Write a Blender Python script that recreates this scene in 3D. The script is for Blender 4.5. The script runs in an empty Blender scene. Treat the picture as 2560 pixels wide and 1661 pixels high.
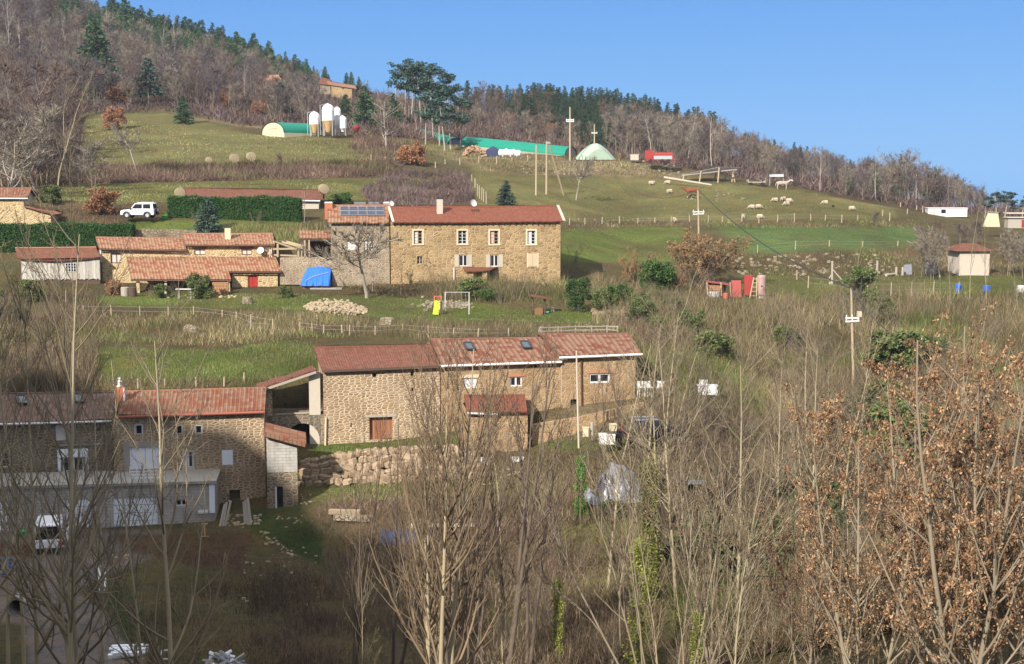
import bpy, math, random
import numpy as np
from mathutils import Vector, Matrix

SC = bpy.context.scene
C = SC.collection
R = math.radians
F = 3517.0; CX = 1280.0; CY = 830.5; HZ = 430.0      # focal length, centre and horizon row of the photograph in its own pixels
PITCH = math.atan((CY - HZ) / F)
# ------------------------------------------------------------------ camera, sky, sun, exposure
cam_d = bpy.data.cameras.new('camera'); cam_d.sensor_width = 36.0; cam_d.lens = 36.0 * F / 2560.0
cam_d.clip_start = 0.5; cam_d.clip_end = 3000
cam = bpy.data.objects.new('camera', cam_d); C.objects.link(cam)
cam.location = (0, 0, 0); cam.rotation_euler = (R(90) - PITCH, 0, 0); SC.camera = cam
SUNV = Vector((-0.55, -1.0, 0.72)).normalized()
world = bpy.data.worlds.new('World'); SC.world = world; world.use_nodes = True
wn = world.node_tree.nodes; wl = world.node_tree.links
sky = wn.new('ShaderNodeTexSky'); sky.sky_type = 'NISHITA'; sky.sun_disc = False
sky.sun_elevation = math.asin(SUNV.z); sky.sun_rotation = math.atan2(SUNV.x, SUNV.y)
sky.air_density = 1.25; sky.dust_density = 0.3; sky.ozone_density = 3.0; sky.altitude = 800
_tc = wn.new('ShaderNodeTexCoord'); _sx = wn.new('ShaderNodeSeparateXYZ'); wl.new(_tc.outputs['Generated'], _sx.inputs[0])
_rp = wn.new('ShaderNodeValToRGB'); wl.new(_sx.outputs[2], _rp.inputs[0]); _e = _rp.color_ramp.elements
_e[0].position = 0.0; _e[0].color = (.18, .49, .98, 1); _e[1].position = .8; _e[1].color = (1.25, 1.22, 1.2, 1)
for _p, _c in ((.125, (.085, .33, .86, 1)), (.26, (.10, .32, .80, 1)), (.42, (.75, .80, .92, 1))): _e2 = _rp.color_ramp.elements.new(_p); _e2.color = _c
_mul = wn.new('ShaderNodeMix'); _mul.data_type = 'RGBA'; _mul.blend_type = 'MULTIPLY'; _mul.inputs[0].default_value = 1.0; _mul.inputs[7].default_value = (5.2, 5.2, 5.2, 1); wl.new(_rp.outputs[0], _mul.inputs[6])
_mx = wn.new('ShaderNodeMix'); _mx.data_type = 'RGBA'; _mx.inputs[0].default_value = .93; wl.new(sky.outputs[0], _mx.inputs[6]); wl.new(_mul.outputs[2], _mx.inputs[7])   # Nishita sky deepened to blue low down; unseen overhead brightened to fill the shade
wl.new(_mx.outputs[2], wn['Background'].inputs[0]); wn['Background'].inputs[1].default_value = 0.122
sun_d = bpy.data.lights.new('sun', 'SUN'); sun_d.energy = 5.0; sun_d.angle = R(0.6); sun_d.color = (1.0, 0.93, 0.82)
sun = bpy.data.objects.new('sun', sun_d); C.objects.link(sun)
sun.rotation_euler = SUNV.to_track_quat('Z', 'Y').to_euler()
SC.view_settings.view_transform = 'Standard'; SC.view_settings.look = 'None'
SC.view_settings.exposure = 0.6; SC.view_settings.gamma = 1.0
SC.cycles.max_bounces = 5; SC.cycles.diffuse_bounces = 3; SC.cycles.transparent_max_bounces = 6

rng = np.random.default_rng(7)
rnd = random.Random(7)
sP, cP = math.sin(PITCH), math.cos(PITCH)

def P(px, py, D):
    """world point seen at photo pixel (px, py), D metres away along the view axis Y"""
    r = (px - CX) / F; u = -(py - CY) / F
    dy = cP + u * sP; dz = -sP + u * cP
    return Vector((r / dy * D, D, dz / dy * D))
def zrow(py):
    u = -(py - CY) / F
    return (-sP + u * cP) / (cP + u * sP)
def pix(x, y, z):
    """photo pixel of a world point (arrays welcome)"""
    f = y * cP - z * sP; u = (y * sP + z * cP) / f
    return CX + F * x / f, CY - F * u

# ------------------------------------------------------------------ noise
def _h(ix, iy, seed):
    n = (ix.astype(np.int64) * 374761393 + iy.astype(np.int64) * 668265263 + seed * 1274126177) & 0x7fffffff
    n = ((n ^ (n >> 13)) * 1274126177) & 0x7fffffff
    return ((n ^ (n >> 16)) & 0xffff) / 65535.0
def vnoise(x, y, seed=0):
    x = np.asarray(x, float); y = np.asarray(y, float)
    ix = np.floor(x); iy = np.floor(y); fx = x - ix; fy = y - iy
    fx = fx * fx * (3 - 2 * fx); fy = fy * fy * (3 - 2 * fy)
    a = _h(ix, iy, seed); b = _h(ix + 1, iy, seed); c = _h(ix, iy + 1, seed); d = _h(ix + 1, iy + 1, seed)
    return (a + (b - a) * fx) * (1 - fy) + (c + (d - c) * fx) * fy
def fbm(x, y, seed=0, o=4):
    s = 0; a = .5
    for k in range(o):
        s = s + a * (vnoise(x * 2 ** k, y * 2 ** k, seed + k) - .5); a *= .55
    return s

# ------------------------------------------------------------------ terrain: rows of (distance, photo row) for ten columns
COLS = {
 -900: [(48,1800),(75,1450),(86,1330),(100,1050),(125,860),(150,700),(180,520),(230,400),(300,280),(400,130),(470,0),(600,-140),(800,-60)],
 0:    [(48,1880),(60,1680),(75,1450),(84,1352),(92,1285),(96,1100),(100,1000),(110,905),(125,822),(140,745),(146,722),(152,668),(156,640),(163,560),(172,505),(205,450),(230,415),(260,370),(300,315),(340,262),(400,170),(470,50),(560,-75),(620,-60),(800,100)],
 400:  [(48,1880),(60,1690),(75,1470),(84,1352),(92,1280),(96,1090),(100,990),(110,902),(125,822),(140,752),(146,740),(154,690),(157,625),(164,552),(172,528),(180,498),(205,458),(230,411),(245,396),(260,368),(300,318),(340,262),(400,205),(470,150),(530,118),(620,150),(800,260)],
 800:  [(48,1900),(60,1690),(75,1480),(84,1360),(88,1290),(93.6,1225),(95.2,1140),(99,1105),(104,905),(110,872),(125,802),(138,758),(148,722),(156,690),(160,600),(166,560),(180,520),(205,468),(230,438),(252,402),(285,350),(300,334),(340,292),(400,248),(460,218),(520,205),(600,250),(800,330)],
 1200: [(48,1900),(60,1700),(75,1480),(84,1330),(93.6,1212),(95.2,1132),(99,1112),(105,900),(110,862),(125,800),(135,792),(142,765),(148,715),(158,680),(163,610),(180,560),(205,508),(230,468),(255,438),(262,420),(268,402),(290,392),(305,380),(320,350),(340,325),(380,300),(420,282),(480,270),(600,330),(800,400)],
 1600: [(48,1850),(60,1660),(75,1450),(86,1250),(91,1180),(92.5,1115),(97.5,1095),(98.8,1050),(105,960),(110,905),(125,810),(140,765),(152,720),(168,672),(185,642),(215,572),(222,556),(250,495),(264,455),(275,425),(280,404),(300,396),(330,380),(380,345),(450,318),(520,312),(600,360),(800,440)],
 2000: [(48,1800),(60,1560),(75,1380),(86,1240),(98,1110),(110,1000),(125,890),(140,800),(150,748),(165,710),(178,688),(184,642),(190,628),(215,572),(222,556),(250,492),(270,468),(285,458),(320,440),(360,430),(420,440),(600,480),(800,500)],
 2400: [(48,1750),(60,1480),(75,1300),(86,1190),(98,1080),(110,970),(125,870),(140,790),(150,745),(165,715),(176,692),(185,668),(195,640),(215,606),(240,572),(262,545),(290,528),(320,518),(380,520),(600,530),(800,530)],
 2700: [(48,1750),(60,1460),(75,1280),(86,1180),(98,1070),(110,960),(125,865),(140,790),(150,745),(165,715),(176,692),(185,668),(195,645),(215,615),(240,585),(262,562),(290,545),(320,535),(380,535),(600,540),(800,540)],
 3500: [(48,1750),(60,1450),(75,1270),(98,1050),(125,850),(150,730),(185,660),(240,590),(320,560),(600,550),(800,550)],
}
YMIN, YMAX = 40.0, 800.0
NY = 620; NS = 760
YG = YMIN * (YMAX / YMIN) ** (np.arange(NY) / (NY - 1))
SG = np.linspace(-0.78, 0.78, NS)                       # x / y
def _build_terrain():
    cols = sorted(COLS); tab = []
    for c in cols:
        k = COLS[c]; D = np.array([q[0] for q in k], float); z = np.array([zrow(q[1]) * q[0] for q in k])
        zz = np.interp(YG, D, z)
        zz[YG < 48] = z[0] + (YG[YG < 48] - 48) * -0.05
        w = np.ones(5) / 5; pad = np.pad(zz, 2, mode='edge')
        zz = np.convolve(pad, w, 'valid'); tab.append(zz)
    tab = np.array(tab); cs = np.array([(c - CX) / F for c in cols])
    Z = np.zeros((NY, NS))
    s = np.clip(SG, cs[0], cs[-1]); i = np.clip(np.searchsorted(cs, s) - 1, 0, len(cs) - 2)
    t = (s - cs[i]) / (cs[i + 1] - cs[i]); t = t * t * (3 - 2 * t) * .5 + t * .5
    Z = (tab[i] * (1 - t)[:, None] + tab[i + 1] * t[:, None]).T
    X = SG[None, :] * YG[:, None]; Y = np.repeat(YG[:, None], NS, 1)
    amp = np.clip((Y - 60) / 200, .25, 1.6)
    Z = Z + fbm(X / 14, Y / 14, 3) * 1.1 * amp + fbm(X / 3.2, Y / 3.2, 9, 3) * .22
    # flat building platforms: (centre x, centre y, radius, height)
    return X, Y, Z
TX, TY, TZ = _build_terrain()
def gz(x, y):
    """ground height"""
    x = np.asarray(x, float); y = np.asarray(y, float)
    fy = np.clip(np.log(np.maximum(y, 1) / YMIN) / math.log(YMAX / YMIN) * (NY - 1), 0, NY - 1.001)
    fs = np.clip((x / np.maximum(y, 1) - SG[0]) / (SG[-1] - SG[0]) * (NS - 1), 0, NS - 1.001)
    iy = fy.astype(int); js = fs.astype(int); a = fy - iy; b = fs - js
    return (TZ[iy, js] * (1 - b) + TZ[iy, js + 1] * b) * (1 - a) + (TZ[iy + 1, js] * (1 - b) + TZ[iy + 1, js + 1] * b) * a
def flatten(x0, x1, y0, y1, z, soft=1.5):
    d = np.maximum(np.maximum(x0 - TX, TX - x1), np.maximum(y0 - TY, TY - y1))
    k = np.clip(1 - d / soft, 0, 1); k = k * k * (3 - 2 * k)
    TZ[:] = TZ * (1 - k) + z * k
YS = np.arange(56, 640, .5)
_PROF = {}
def GRfast(px, py):
    """as GR for many thousands of points: one visible profile per 4-pixel column"""
    px = np.asarray(px, float); py = np.asarray(py, float); out = np.zeros((len(px), 3)); key = np.round(px / 4).astype(int)
    for k in np.unique(key):
        m = key == k
        if k not in _PROF:
            sy = np.arange(56, 640, .4); s = (k * 4 - CX) / F; z = gz(s * sy, sy); _, row = pix(s * sy, sy, z); _PROF[k] = (sy, np.minimum.accumulate(row) - sy * 1e-5)
        sy, row = _PROF[k]; D = np.interp(-py[m], -row, sy); u = -(py[m] - CY) / F; x = (px[m] - CX) / F / (cP + u * sP) * D
        out[m] = np.stack([x, D, gz(x, D)], 1)
    return out
def GR(px, py):
    """where the sight line of photo pixels meets the ground (arrays)"""
    px = np.atleast_1d(np.asarray(px, float)); py = np.atleast_1d(np.asarray(py, float))
    r = (px - CX) / F; u = -(py - CY) / F; dy = cP + u * sP
    kx = r / dy; kz = (-sP + u * cP) / dy
    out = np.zeros((len(px), 3)); done = np.zeros(len(px), bool)
    for y in YS:
        g = gz(kx * y, np.full_like(kx, y)); hit = (~done) & (kz * y < g)
        out[hit] = np.stack([kx[hit] * y, np.full(hit.sum(), y), g[hit]], 1); done |= hit
        if done.all(): break
    bad = ~done
    out[bad] = np.stack([kx[bad] * 450, np.full(bad.sum(), 450.), gz(kx[bad] * 450, np.full(bad.sum(), 450.))], 1)
    return out
def G(px, py, *a):
    return Vector(GR(px, py)[0])
def atD(px, D, py=900):
    """ground point at distance D in photo column px"""
    p = P(px, py, D); return Vector((p.x, D, float(gz(p.x, D))))
def inpoly(px, py, poly):
    ins = np.zeros(px.shape, bool); n = len(poly)
    for i in range(n):
        x0, y0 = poly[i]; x1, y1 = poly[(i + 1) % n]
        if y0 == y1: continue
        c = ((y0 > py) != (y1 > py)) & (px < (x1 - x0) * (py - y0) / (y1 - y0) + x0)
        ins ^= c
    return ins

# ------------------------------------------------------------------ object helpers
def tag(o, label=None, cat=None, group=None, kind=None):
    if label: o['label'] = label
    if cat: o['category'] = cat
    if group: o['group'] = group
    if kind: o['kind'] = kind
    return o
def thing(name, label, cat, loc=(0, 0, 0), rz=0.0, group=None):
    o = bpy.data.objects.new(name, None); C.objects.link(o); o.empty_display_size = .2
    o.location = loc; o.rotation_euler = (0, 0, rz)
    return tag(o, label, cat, group)
def link(name, me, parent=None, loc=None, rz=None):
    o = bpy.data.objects.new(name, me); C.objects.link(o)
    if parent is not None: o.parent = parent
    if loc is not None: o.location = loc
    if rz is not None: o.rotation_euler = (0, 0, rz)
    return o
def copy_tree(o, parent=None):
    c = o.copy(); C.objects.link(c); c.parent = parent
    for ch in list(o.children): copy_tree(ch, c)
    return c

class MB:
    """collects polygons (with uv in metres and a material slot) and links them as one mesh object"""
    def __init__(s): s.v = []; s.f = []; s.uv = []; s.m = []; s.mi = 0; s.sm = []
    def poly(s, pts, uv=None, smooth=False):
        n = len(s.v); pts = [Vector(p) for p in pts]; s.v += [tuple(p) for p in pts]; s.f.append(tuple(range(n, n + len(pts))))
        if uv is None:
            nr = (pts[1] - pts[0]).cross(pts[2] - pts[0])
            a = [abs(k) for k in nr]
            if a[2] >= a[0] and a[2] >= a[1]: uv = [(p.x, p.y) for p in pts]
            elif a[0] >= a[1]: uv = [(p.y, p.z) for p in pts]
            else: uv = [(p.x, p.z) for p in pts]
        s.uv += list(uv); s.m.append(s.mi); s.sm.append(smooth)
    def box(s, x0, x1, y0, y1, z0, z1, M=None):
        p = [Vector((x, y, z)) for z in (z0, z1) for y in (y0, y1) for x in (x0, x1)]
        for q in ((0, 1, 5, 4), (3, 2, 6, 7), (2, 0, 4, 6), (1, 3, 7, 5), (4, 5, 7, 6), (2, 3, 1, 0)):
            pts = [p[k] for k in q]; n = len(s.f); s.poly(pts)
            if M is not None:
                for k in range(4): s.v[-4 + k] = tuple(M @ pts[k])
    def bar(s, a, b, w, h=None, up=Vector((0, 0, 1))):
        a = Vector(a); b = Vector(b); d = b - a; L = d.length
        if L < 1e-6: return
        h = h or w; d.normalize()
        if abs(d.dot(up)) > .95: up = Vector((1, 0, 0))
        x = d.cross(up).normalized(); z = x.cross(d)
        M = Matrix((x, d, z)).transposed().to_4x4(); M.translation = a
        s.box(-w / 2, w / 2, 0, L, -h / 2, h / 2, M)
    def tube(s, pts, rad, n=8, cap=True, smooth=True):
        pts = [Vector(p) for p in pts]
        if not hasattr(rad, '__len__'): rad = [rad] * len(pts)
        rings = []; ref = None; L = 0
        for i, p in enumerate(pts):
            d = (pts[min(i + 1, len(pts) - 1)] - pts[max(i - 1, 0)]).normalized()
            if ref is None: ref = Vector((0, 0, 1)) if abs(d.z) < .9 else Vector((1, 0, 0))
            x = d.cross(ref).normalized(); y = d.cross(x); ref = -y if False else ref
            rings.append([p + (x * math.cos(2 * math.pi * k / n) + y * math.sin(2 * math.pi * k / n)) * rad[i] for k in range(n)])
        for i in range(len(pts) - 1):
            l2 = L + (pts[i + 1] - pts[i]).length
            for k in range(n):
                j = (k + 1) % n; c = 2 * math.pi * max(rad[i], .02) / n
                s.poly([rings[i][k], rings[i][j], rings[i + 1][j], rings[i + 1][k]], [(k * c, L), ((k + 1) * c, L), ((k + 1) * c, l2), (k * c, l2)], smooth)
            L = l2
        if cap:
            s.poly(rings[0][::-1]); s.poly(rings[-1])
    def lathe(s, prof, n=16, c=(0, 0, 0)):
        s.tube([(c[0], c[1], c[2] + z) for r, z in prof], [r for r, z in prof], n)
    def sheet(s, grid, uvg=None, smooth=True):
        for i in range(len(grid) - 1):
            for j in range(len(grid[0]) - 1):
                uv = None
                if uvg: uv = [uvg[i][j], uvg[i][j + 1], uvg[i + 1][j + 1], uvg[i + 1][j]]
                s.poly([grid[i][j], grid[i][j + 1], grid[i + 1][j + 1], grid[i + 1][j]], uv, smooth)
    def build(s, name, mats, parent=None, loc=None, rz=None, merge=False):
        me = bpy.data.meshes.new(name); me.from_pydata(s.v, [], s.f)
        for m in (mats if isinstance(mats, (list, tuple)) else [mats]): me.materials.append(m)
        ul = me.uv_layers.new(name='UVMap'); ul.data.foreach_set('uv', np.array(s.uv, float).ravel())
        me.polygons.foreach_set('material_index', s.m); me.polygons.foreach_set('use_smooth', s.sm)
        if merge:
            import bmesh
            bm = bmesh.new(); bm.from_mesh(me); bmesh.ops.remove_doubles(bm, verts=bm.verts, dist=1e-4); bm.to_mesh(me); bm.free()
        me.update()
        return link(name, me, parent, loc, rz)

def npmesh(name, V, T, mats, col=None, mi=None, smooth=False):
    """triangles straight from arrays"""
    me = bpy.data.meshes.new(name); n = len(V); m = len(T)
    me.vertices.add(n); me.vertices.foreach_set('co', np.ascontiguousarray(V, dtype=np.float32).ravel())
    k = T.shape[1]
    me.loops.add(m * k); me.loops.foreach_set('vertex_index', np.ascontiguousarray(T, dtype=np.int32).ravel())
    me.polygons.add(m); me.polygons.foreach_set('loop_start', np.arange(0, m * k, k, dtype=np.int32))
    try: me.polygons.foreach_set('loop_total', np.full(m, k, dtype=np.int32))
    except Exception: pass
    for q in (mats if isinstance(mats, (list, tuple)) else [mats]): me.materials.append(q)
    if mi is not None: me.polygons.foreach_set('material_index', np.ascontiguousarray(mi, dtype=np.int32))
    if smooth: me.polygons.foreach_set('use_smooth', np.ones(m, bool))
    me.update(calc_edges=True)
    if col is not None:
        a = me.color_attributes.new('tint', 'FLOAT_COLOR', 'POINT')
        c = np.ones((n, 4), np.float32); c[:, :3] = col; a.data.foreach_set('color', c.ravel())
    me.validate()
    return me

# ------------------------------------------------------------------ materials
class NT:
    def __init__(s, name):
        s.m = bpy.data.materials.new(name); s.m.use_nodes = True; s.t = s.m.node_tree; s.n = s.t.nodes; s.l = s.t.links
        s.b = s.n['Principled BSDF']; s.b.inputs['Roughness'].default_value = .85; s.b.inputs['Specular IOR Level'].default_value = .25
    def node(s, typ, ins={}, **kw):
        n = s.n.new(typ)
        for k, v in kw.items(): setattr(n, k, v)
        for k, v in ins.items():
            if hasattr(v, 'is_linked') or isinstance(v, bpy.types.NodeSocket): s.l.new(v, n.inputs[k])
            else:
                if isinstance(v, tuple) and len(v) == 3 and n.inputs[k].type == 'RGBA': v = (*v, 1)
                n.inputs[k].default_value = v
        return n
    def math(s, op, a, b=0.0, c=None):
        i = {0: a, 1: b}
        if c is not None: i[2] = c
        return s.node('ShaderNodeMath', i, operation=op).outputs[0]
    def mix(s, fac, a, b, mode='MIX'):
        n = s.n.new('ShaderNodeMix'); n.data_type = 'RGBA'; n.blend_type = mode
        for k, v in ((0, fac), (6, a), (7, b)):
            if isinstance(v, bpy.types.NodeSocket): s.l.new(v, n.inputs[k])
            else: n.inputs[k].default_value = (*v, 1) if isinstance(v, tuple) else v
        return n.outputs[2]
    def noise(s, vec, scale, detail=3, rough=.55):
        i = {'Scale': scale, 'Detail': detail, 'Roughness': rough}
        if vec is not None: i['Vector'] = vec
        return s.node('ShaderNodeTexNoise', i).outputs[0]
    def ramp(s, fac, stops, interp='LINEAR'):
        n = s.n.new('ShaderNodeValToRGB'); n.color_ramp.interpolation = interp; e = n.color_ramp.elements
        while len(e) > 1: e.remove(e[-1])
        for i, (p, c) in enumerate(stops):
            q = e[0] if i == 0 else e.new(p)
            q.position = p; q.color = (*c, 1) if len(c) == 3 else c
        s.l.new(fac, n.inputs[0]); return n.outputs[0]
    def coord(s, which='Object'): return s.node('ShaderNodeTexCoord').outputs[which]
    def color(s, c): s.l.new(c, s.b.inputs['Base Color'])
    def bump(s, h, dist=.02, strength=1.0):
        s.l.new(s.node('ShaderNodeBump', {'Height': h, 'Distance': dist, 'Strength': strength}).outputs[0], s.b.inputs['Normal'])

def flat(name, col, rough=.8, var=.25, scale=3.0, metal=0.0, spec=.3, streak=False):
    t = NT(name); o = t.coord()
    if streak:
        o = t.node('ShaderNodeMapping', {'Vector': o, 'Scale': (6, 6, .6)}).outputs[0]
    n = t.noise(o, scale, 4, .65)
    r = t.node('ShaderNodeObjectInfo').outputs['Random']
    k = t.math('MULTIPLY_ADD', n, 2 * var, 1 - var); k = t.math('MULTIPLY', k, t.math('MULTIPLY_ADD', r, .12, .94))
    t.color(t.mix(1.0, col, t.node('ShaderNodeCombineColor', {0: k, 1: k, 2: k}).outputs[0], 'MULTIPLY'))
    t.b.inputs['Roughness'].default_value = rough; t.b.inputs['Metallic'].default_value = metal; t.b.inputs['Specular IOR Level'].default_value = spec
    return t.m
def stone(name, mortar, cols, sx=2.6, sy=4.2, edge=.06, jitter=.9, dirt=.3):
    sx *= 1.08; sy *= 1.12; edge *= 1.15
    t = NT(name); uv = t.coord('UV')
    wob = t.node('ShaderNodeTexNoise', {'Vector': uv, 'Scale': 1.3, 'Detail': 2.0}).outputs['Color']
    uv2 = t.mix(.10, uv, wob, 'ADD')
    mp = t.node('ShaderNodeMapping', {'Vector': uv2, 'Scale': (sx, sy, 1)}).outputs[0]
    v = t.node('ShaderNodeTexVoronoi', {'Vector': mp, 'Scale': 1.0, 'Randomness': jitter}, voronoi_dimensions='2D')
    e = t.node('ShaderNodeTexVoronoi', {'Vector': mp, 'Scale': 1.0, 'Randomness': jitter}, voronoi_dimensions='2D', feature='DISTANCE_TO_EDGE').outputs['Distance']
    cell = t.node('ShaderNodeSeparateColor', {0: v.outputs['Color']}).outputs[0]
    n = len(cols); col = t.ramp(cell, [(i / max(1, n - 1), c) for i, c in enumerate(cols)])
    big = t.noise(uv, .35, 3)
    ed = t.math('MULTIPLY_ADD', t.noise(uv, 1.1, 2), edge * 2.2, 0.0)
    k = t.node('ShaderNodeMapRange', {0: t.math('SUBTRACT', e, ed), 1: -.03, 2: .05}).outputs[0]
    fine = t.noise(uv, 14, 4, .7)
    col = t.mix(t.node('ShaderNodeMapRange', {0: fine, 1: .35, 2: .75, 3: 0., 4: .45}).outputs[0], col, mortar)
    c = t.mix(k, mortar, col)
    c = t.mix(t.node('ShaderNodeMapRange', {0: big, 1: .45, 2: .7, 3: 0., 4: dirt}).outputs[0], c, tuple(x * .45 for x in cols[len(cols) // 2]))
    pt = t.noise(t.node('ShaderNodeMapping', {'Vector': uv, 'Location': (7, 3, 0), 'Scale': (.45, .6, 1)}).outputs[0], 1.0, 4, .6)
    c = t.mix(t.node('ShaderNodeMapRange', {0: pt, 1: .52, 2: .66, 3: 0., 4: .38}).outputs[0], c, tuple(x * .8 for x in mortar))      # areas still covered by old pointing
    st = t.noise(t.node('ShaderNodeMapping', {'Vector': uv, 'Scale': (1.6, .12, 1)}).outputs[0], 1.0, 3, .6)
    c = t.mix(t.node('ShaderNodeMapRange', {0: st, 1: .52, 2: .72, 3: 0., 4: .35}).outputs[0], c, tuple(x * .4 for x in mortar))
    t.color(c); t.b.inputs['Roughness'].default_value = .95; t.b.inputs['Specular IOR Level'].default_value = .1
    h = t.math('ADD', t.math('MULTIPLY', k, .7), t.math('MULTIPLY', fine, .5)); t.bump(h, .07, .9)
    return t.m
def tiles(name, cols, cw=.25, rh=.38, dirt=.35, lich=(.3, .26, .2), groove=.45):
    """roof tiles: uv in metres (along the eave, up the slope); each tile its own tone"""
    t = NT(name); uv = t.node('ShaderNodeSeparateXYZ', {0: t.coord('UV')})
    cu = t.math('FLOOR', t.math('DIVIDE', uv.outputs[0], cw)); cv = t.math('FLOOR', t.math('DIVIDE', uv.outputs[1], rh))
    wn_ = t.node('ShaderNodeTexWhiteNoise', {0: t.node('ShaderNodeCombineXYZ', {0: cu, 1: cv}).outputs[0]}, noise_dimensions='2D')
    n = len(cols); c = t.ramp(wn_.outputs[0], [(i / n, q) for i, q in enumerate(cols)], 'CONSTANT')
    c = t.mix(.35, c, t.ramp(wn_.outputs[0], [(0, cols[0]), (1, cols[-1])]))
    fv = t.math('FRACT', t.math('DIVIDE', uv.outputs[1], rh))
    sh = t.node('ShaderNodeMapRange', {0: fv, 1: 0., 2: .14, 3: .62, 4: 1.}).outputs[0]      # overlap joint: each tile row darker along its lower edge
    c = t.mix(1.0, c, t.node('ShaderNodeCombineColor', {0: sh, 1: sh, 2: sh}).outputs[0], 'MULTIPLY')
    fu = t.math('FRACT', t.math('DIVIDE', uv.outputs[0], cw)); gr = t.node('ShaderNodeMapRange', {0: t.math('ABSOLUTE', t.math('SUBTRACT', fu, .5)), 1: .5, 2: .34, 3: groove, 4: 1.}).outputs[0]   # darker channel between tile columns
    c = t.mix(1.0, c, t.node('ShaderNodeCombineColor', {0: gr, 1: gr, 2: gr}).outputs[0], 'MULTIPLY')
    d = t.noise(t.coord('UV'), .9, 5, .65)
    c = t.mix(t.node('ShaderNodeMapRange', {0: d, 1: .5, 2: .75, 3: 0., 4: dirt}).outputs[0], c, lich)
    c = t.mix(1.0, c, (.84, .84, .80), 'MULTIPLY')
    t.color(c); t.bump(t.math('ADD', t.math('MULTIPLY', fv, -.6), t.math('MULTIPLY', t.noise(t.coord('UV'), 12, 3), .4)), .05, .8)
    t.b.inputs['Roughness'].default_value = .9
    return t.m
def leafy(name, c0, c1, rough=.7, trans=.25, c2=None):
    """foliage, twigs or grass: tone varies leaf by leaf (mesh island) and plant by plant"""
    t = NT(name); g = t.node('ShaderNodeNewGeometry').outputs['Random Per Island']; r = t.node('ShaderNodeObjectInfo').outputs['Random']
    st = [(0, c0), (1, c1)] if c2 is None else [(0, c0), (.6, c1), (1, c2)]
    c = t.ramp(g, st)
    k = t.math('MULTIPLY_ADD', r, .4, .8)
    c = t.mix(1.0, c, t.node('ShaderNodeCombineColor', {0: k, 1: k, 2: t.math('MULTIPLY_ADD', r, .3, .85)}).outputs[0], 'MULTIPLY')
    t.color(c); t.b.inputs['Roughness'].default_value = rough; t.b.inputs['Specular IOR Level'].default_value = .15
    return t.m
def tinted(name, rough=.9):
    """colour from the mesh's own tint attribute"""
    t = NT(name); a = t.node('ShaderNodeAttribute', attribute_name='tint').outputs[0]
    g = t.node('ShaderNodeNewGeometry').outputs['Random Per Island']
    k = t.math('MULTIPLY_ADD', g, .7, .65)
    t.color(t.mix(1.0, a, t.node('ShaderNodeCombineColor', {0: k, 1: k, 2: k}).outputs[0], 'MULTIPLY'))
    t.b.inputs['Roughness'].default_value = rough; t.b.inputs['Specular IOR Level'].default_value = .1
    return t.m

M = {}
OCH = [(.20, .115, .05), (.42, .29, .15), (.30, .18, .08), (.50, .37, .22), (.36, .24, .12)]
M['stone_farm'] = stone('stone_farm', (.53, .40, .235), [(.14, .08, .035), (.38, .25, .125), (.22, .13, .055), (.44, .31, .165), (.31, .19, .09)], 2.0, 3.4, .055, .85)
M['stone_grey'] = stone('stone_grey', (.52, .44, .33), [(.12, .08, .05), (.30, .22, .15), (.17, .11, .07), (.36, .28, .19)], 2.6, 4.4, .06, .85)
M['stone_barn'] = stone('stone_barn', (.60, .48, .34), [(.17, .10, .055), (.34, .225, .125), (.23, .14, .075), (.42, .29, .17)], 2.4, 5.0, .085, .8)
M['stone_row'] = stone('stone_row', (.54, .41, .26), [(.22, .12, .055), (.40, .26, .135), (.29, .165, .08), (.44, .31, .18)], 2.6, 4.8, .05, .85)
M['stone_cottage'] = stone('stone_cottage', (.66, .53, .32), [(.22, .12, .05), (.46, .31, .15), (.56, .43, .25), (.36, .22, .10)], 2.4, 3.4, .08, dirt=.1)
M['stone_low'] = stone('stone_low', (.38, .33, .26), [(.10, .065, .04), (.24, .165, .10), (.15, .10, .06), (.30, .22, .14)], 2.2, 4.4, .07, .8)
M['stone_dry'] = stone('stone_dry', (.10, .08, .05), [(.30, .26, .20), (.42, .37, .28), (.26, .20, .14), (.38, .32, .22)], 2.6, 3.8, .03)
M['rubble'] = leafy('rubble', (.23, .175, .115), (.47, .38, .27), .95)
M['boulder'] = leafy('boulder', (.22, .16, .10), (.44, .33, .22), .95)
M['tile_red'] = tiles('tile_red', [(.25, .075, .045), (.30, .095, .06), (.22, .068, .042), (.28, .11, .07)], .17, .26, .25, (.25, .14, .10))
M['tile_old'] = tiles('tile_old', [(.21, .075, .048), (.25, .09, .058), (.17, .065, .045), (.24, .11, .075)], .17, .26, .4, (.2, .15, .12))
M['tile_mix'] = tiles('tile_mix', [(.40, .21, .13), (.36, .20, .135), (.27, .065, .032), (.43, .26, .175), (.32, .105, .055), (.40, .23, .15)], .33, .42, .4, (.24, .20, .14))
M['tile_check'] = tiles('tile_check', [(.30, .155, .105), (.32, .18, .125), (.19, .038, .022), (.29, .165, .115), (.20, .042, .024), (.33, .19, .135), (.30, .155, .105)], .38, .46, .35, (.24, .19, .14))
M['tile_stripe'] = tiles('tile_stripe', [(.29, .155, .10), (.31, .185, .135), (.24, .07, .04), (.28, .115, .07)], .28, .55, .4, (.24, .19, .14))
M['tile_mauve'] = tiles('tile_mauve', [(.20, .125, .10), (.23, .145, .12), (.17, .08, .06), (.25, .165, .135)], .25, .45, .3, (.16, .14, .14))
M['render'] = flat('render', (.50, .44, .36), .95, .12, 4)
M['cream'] = flat('cream', (.58, .51, .35), .8, .06, 2)
M['block'] = None
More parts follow.
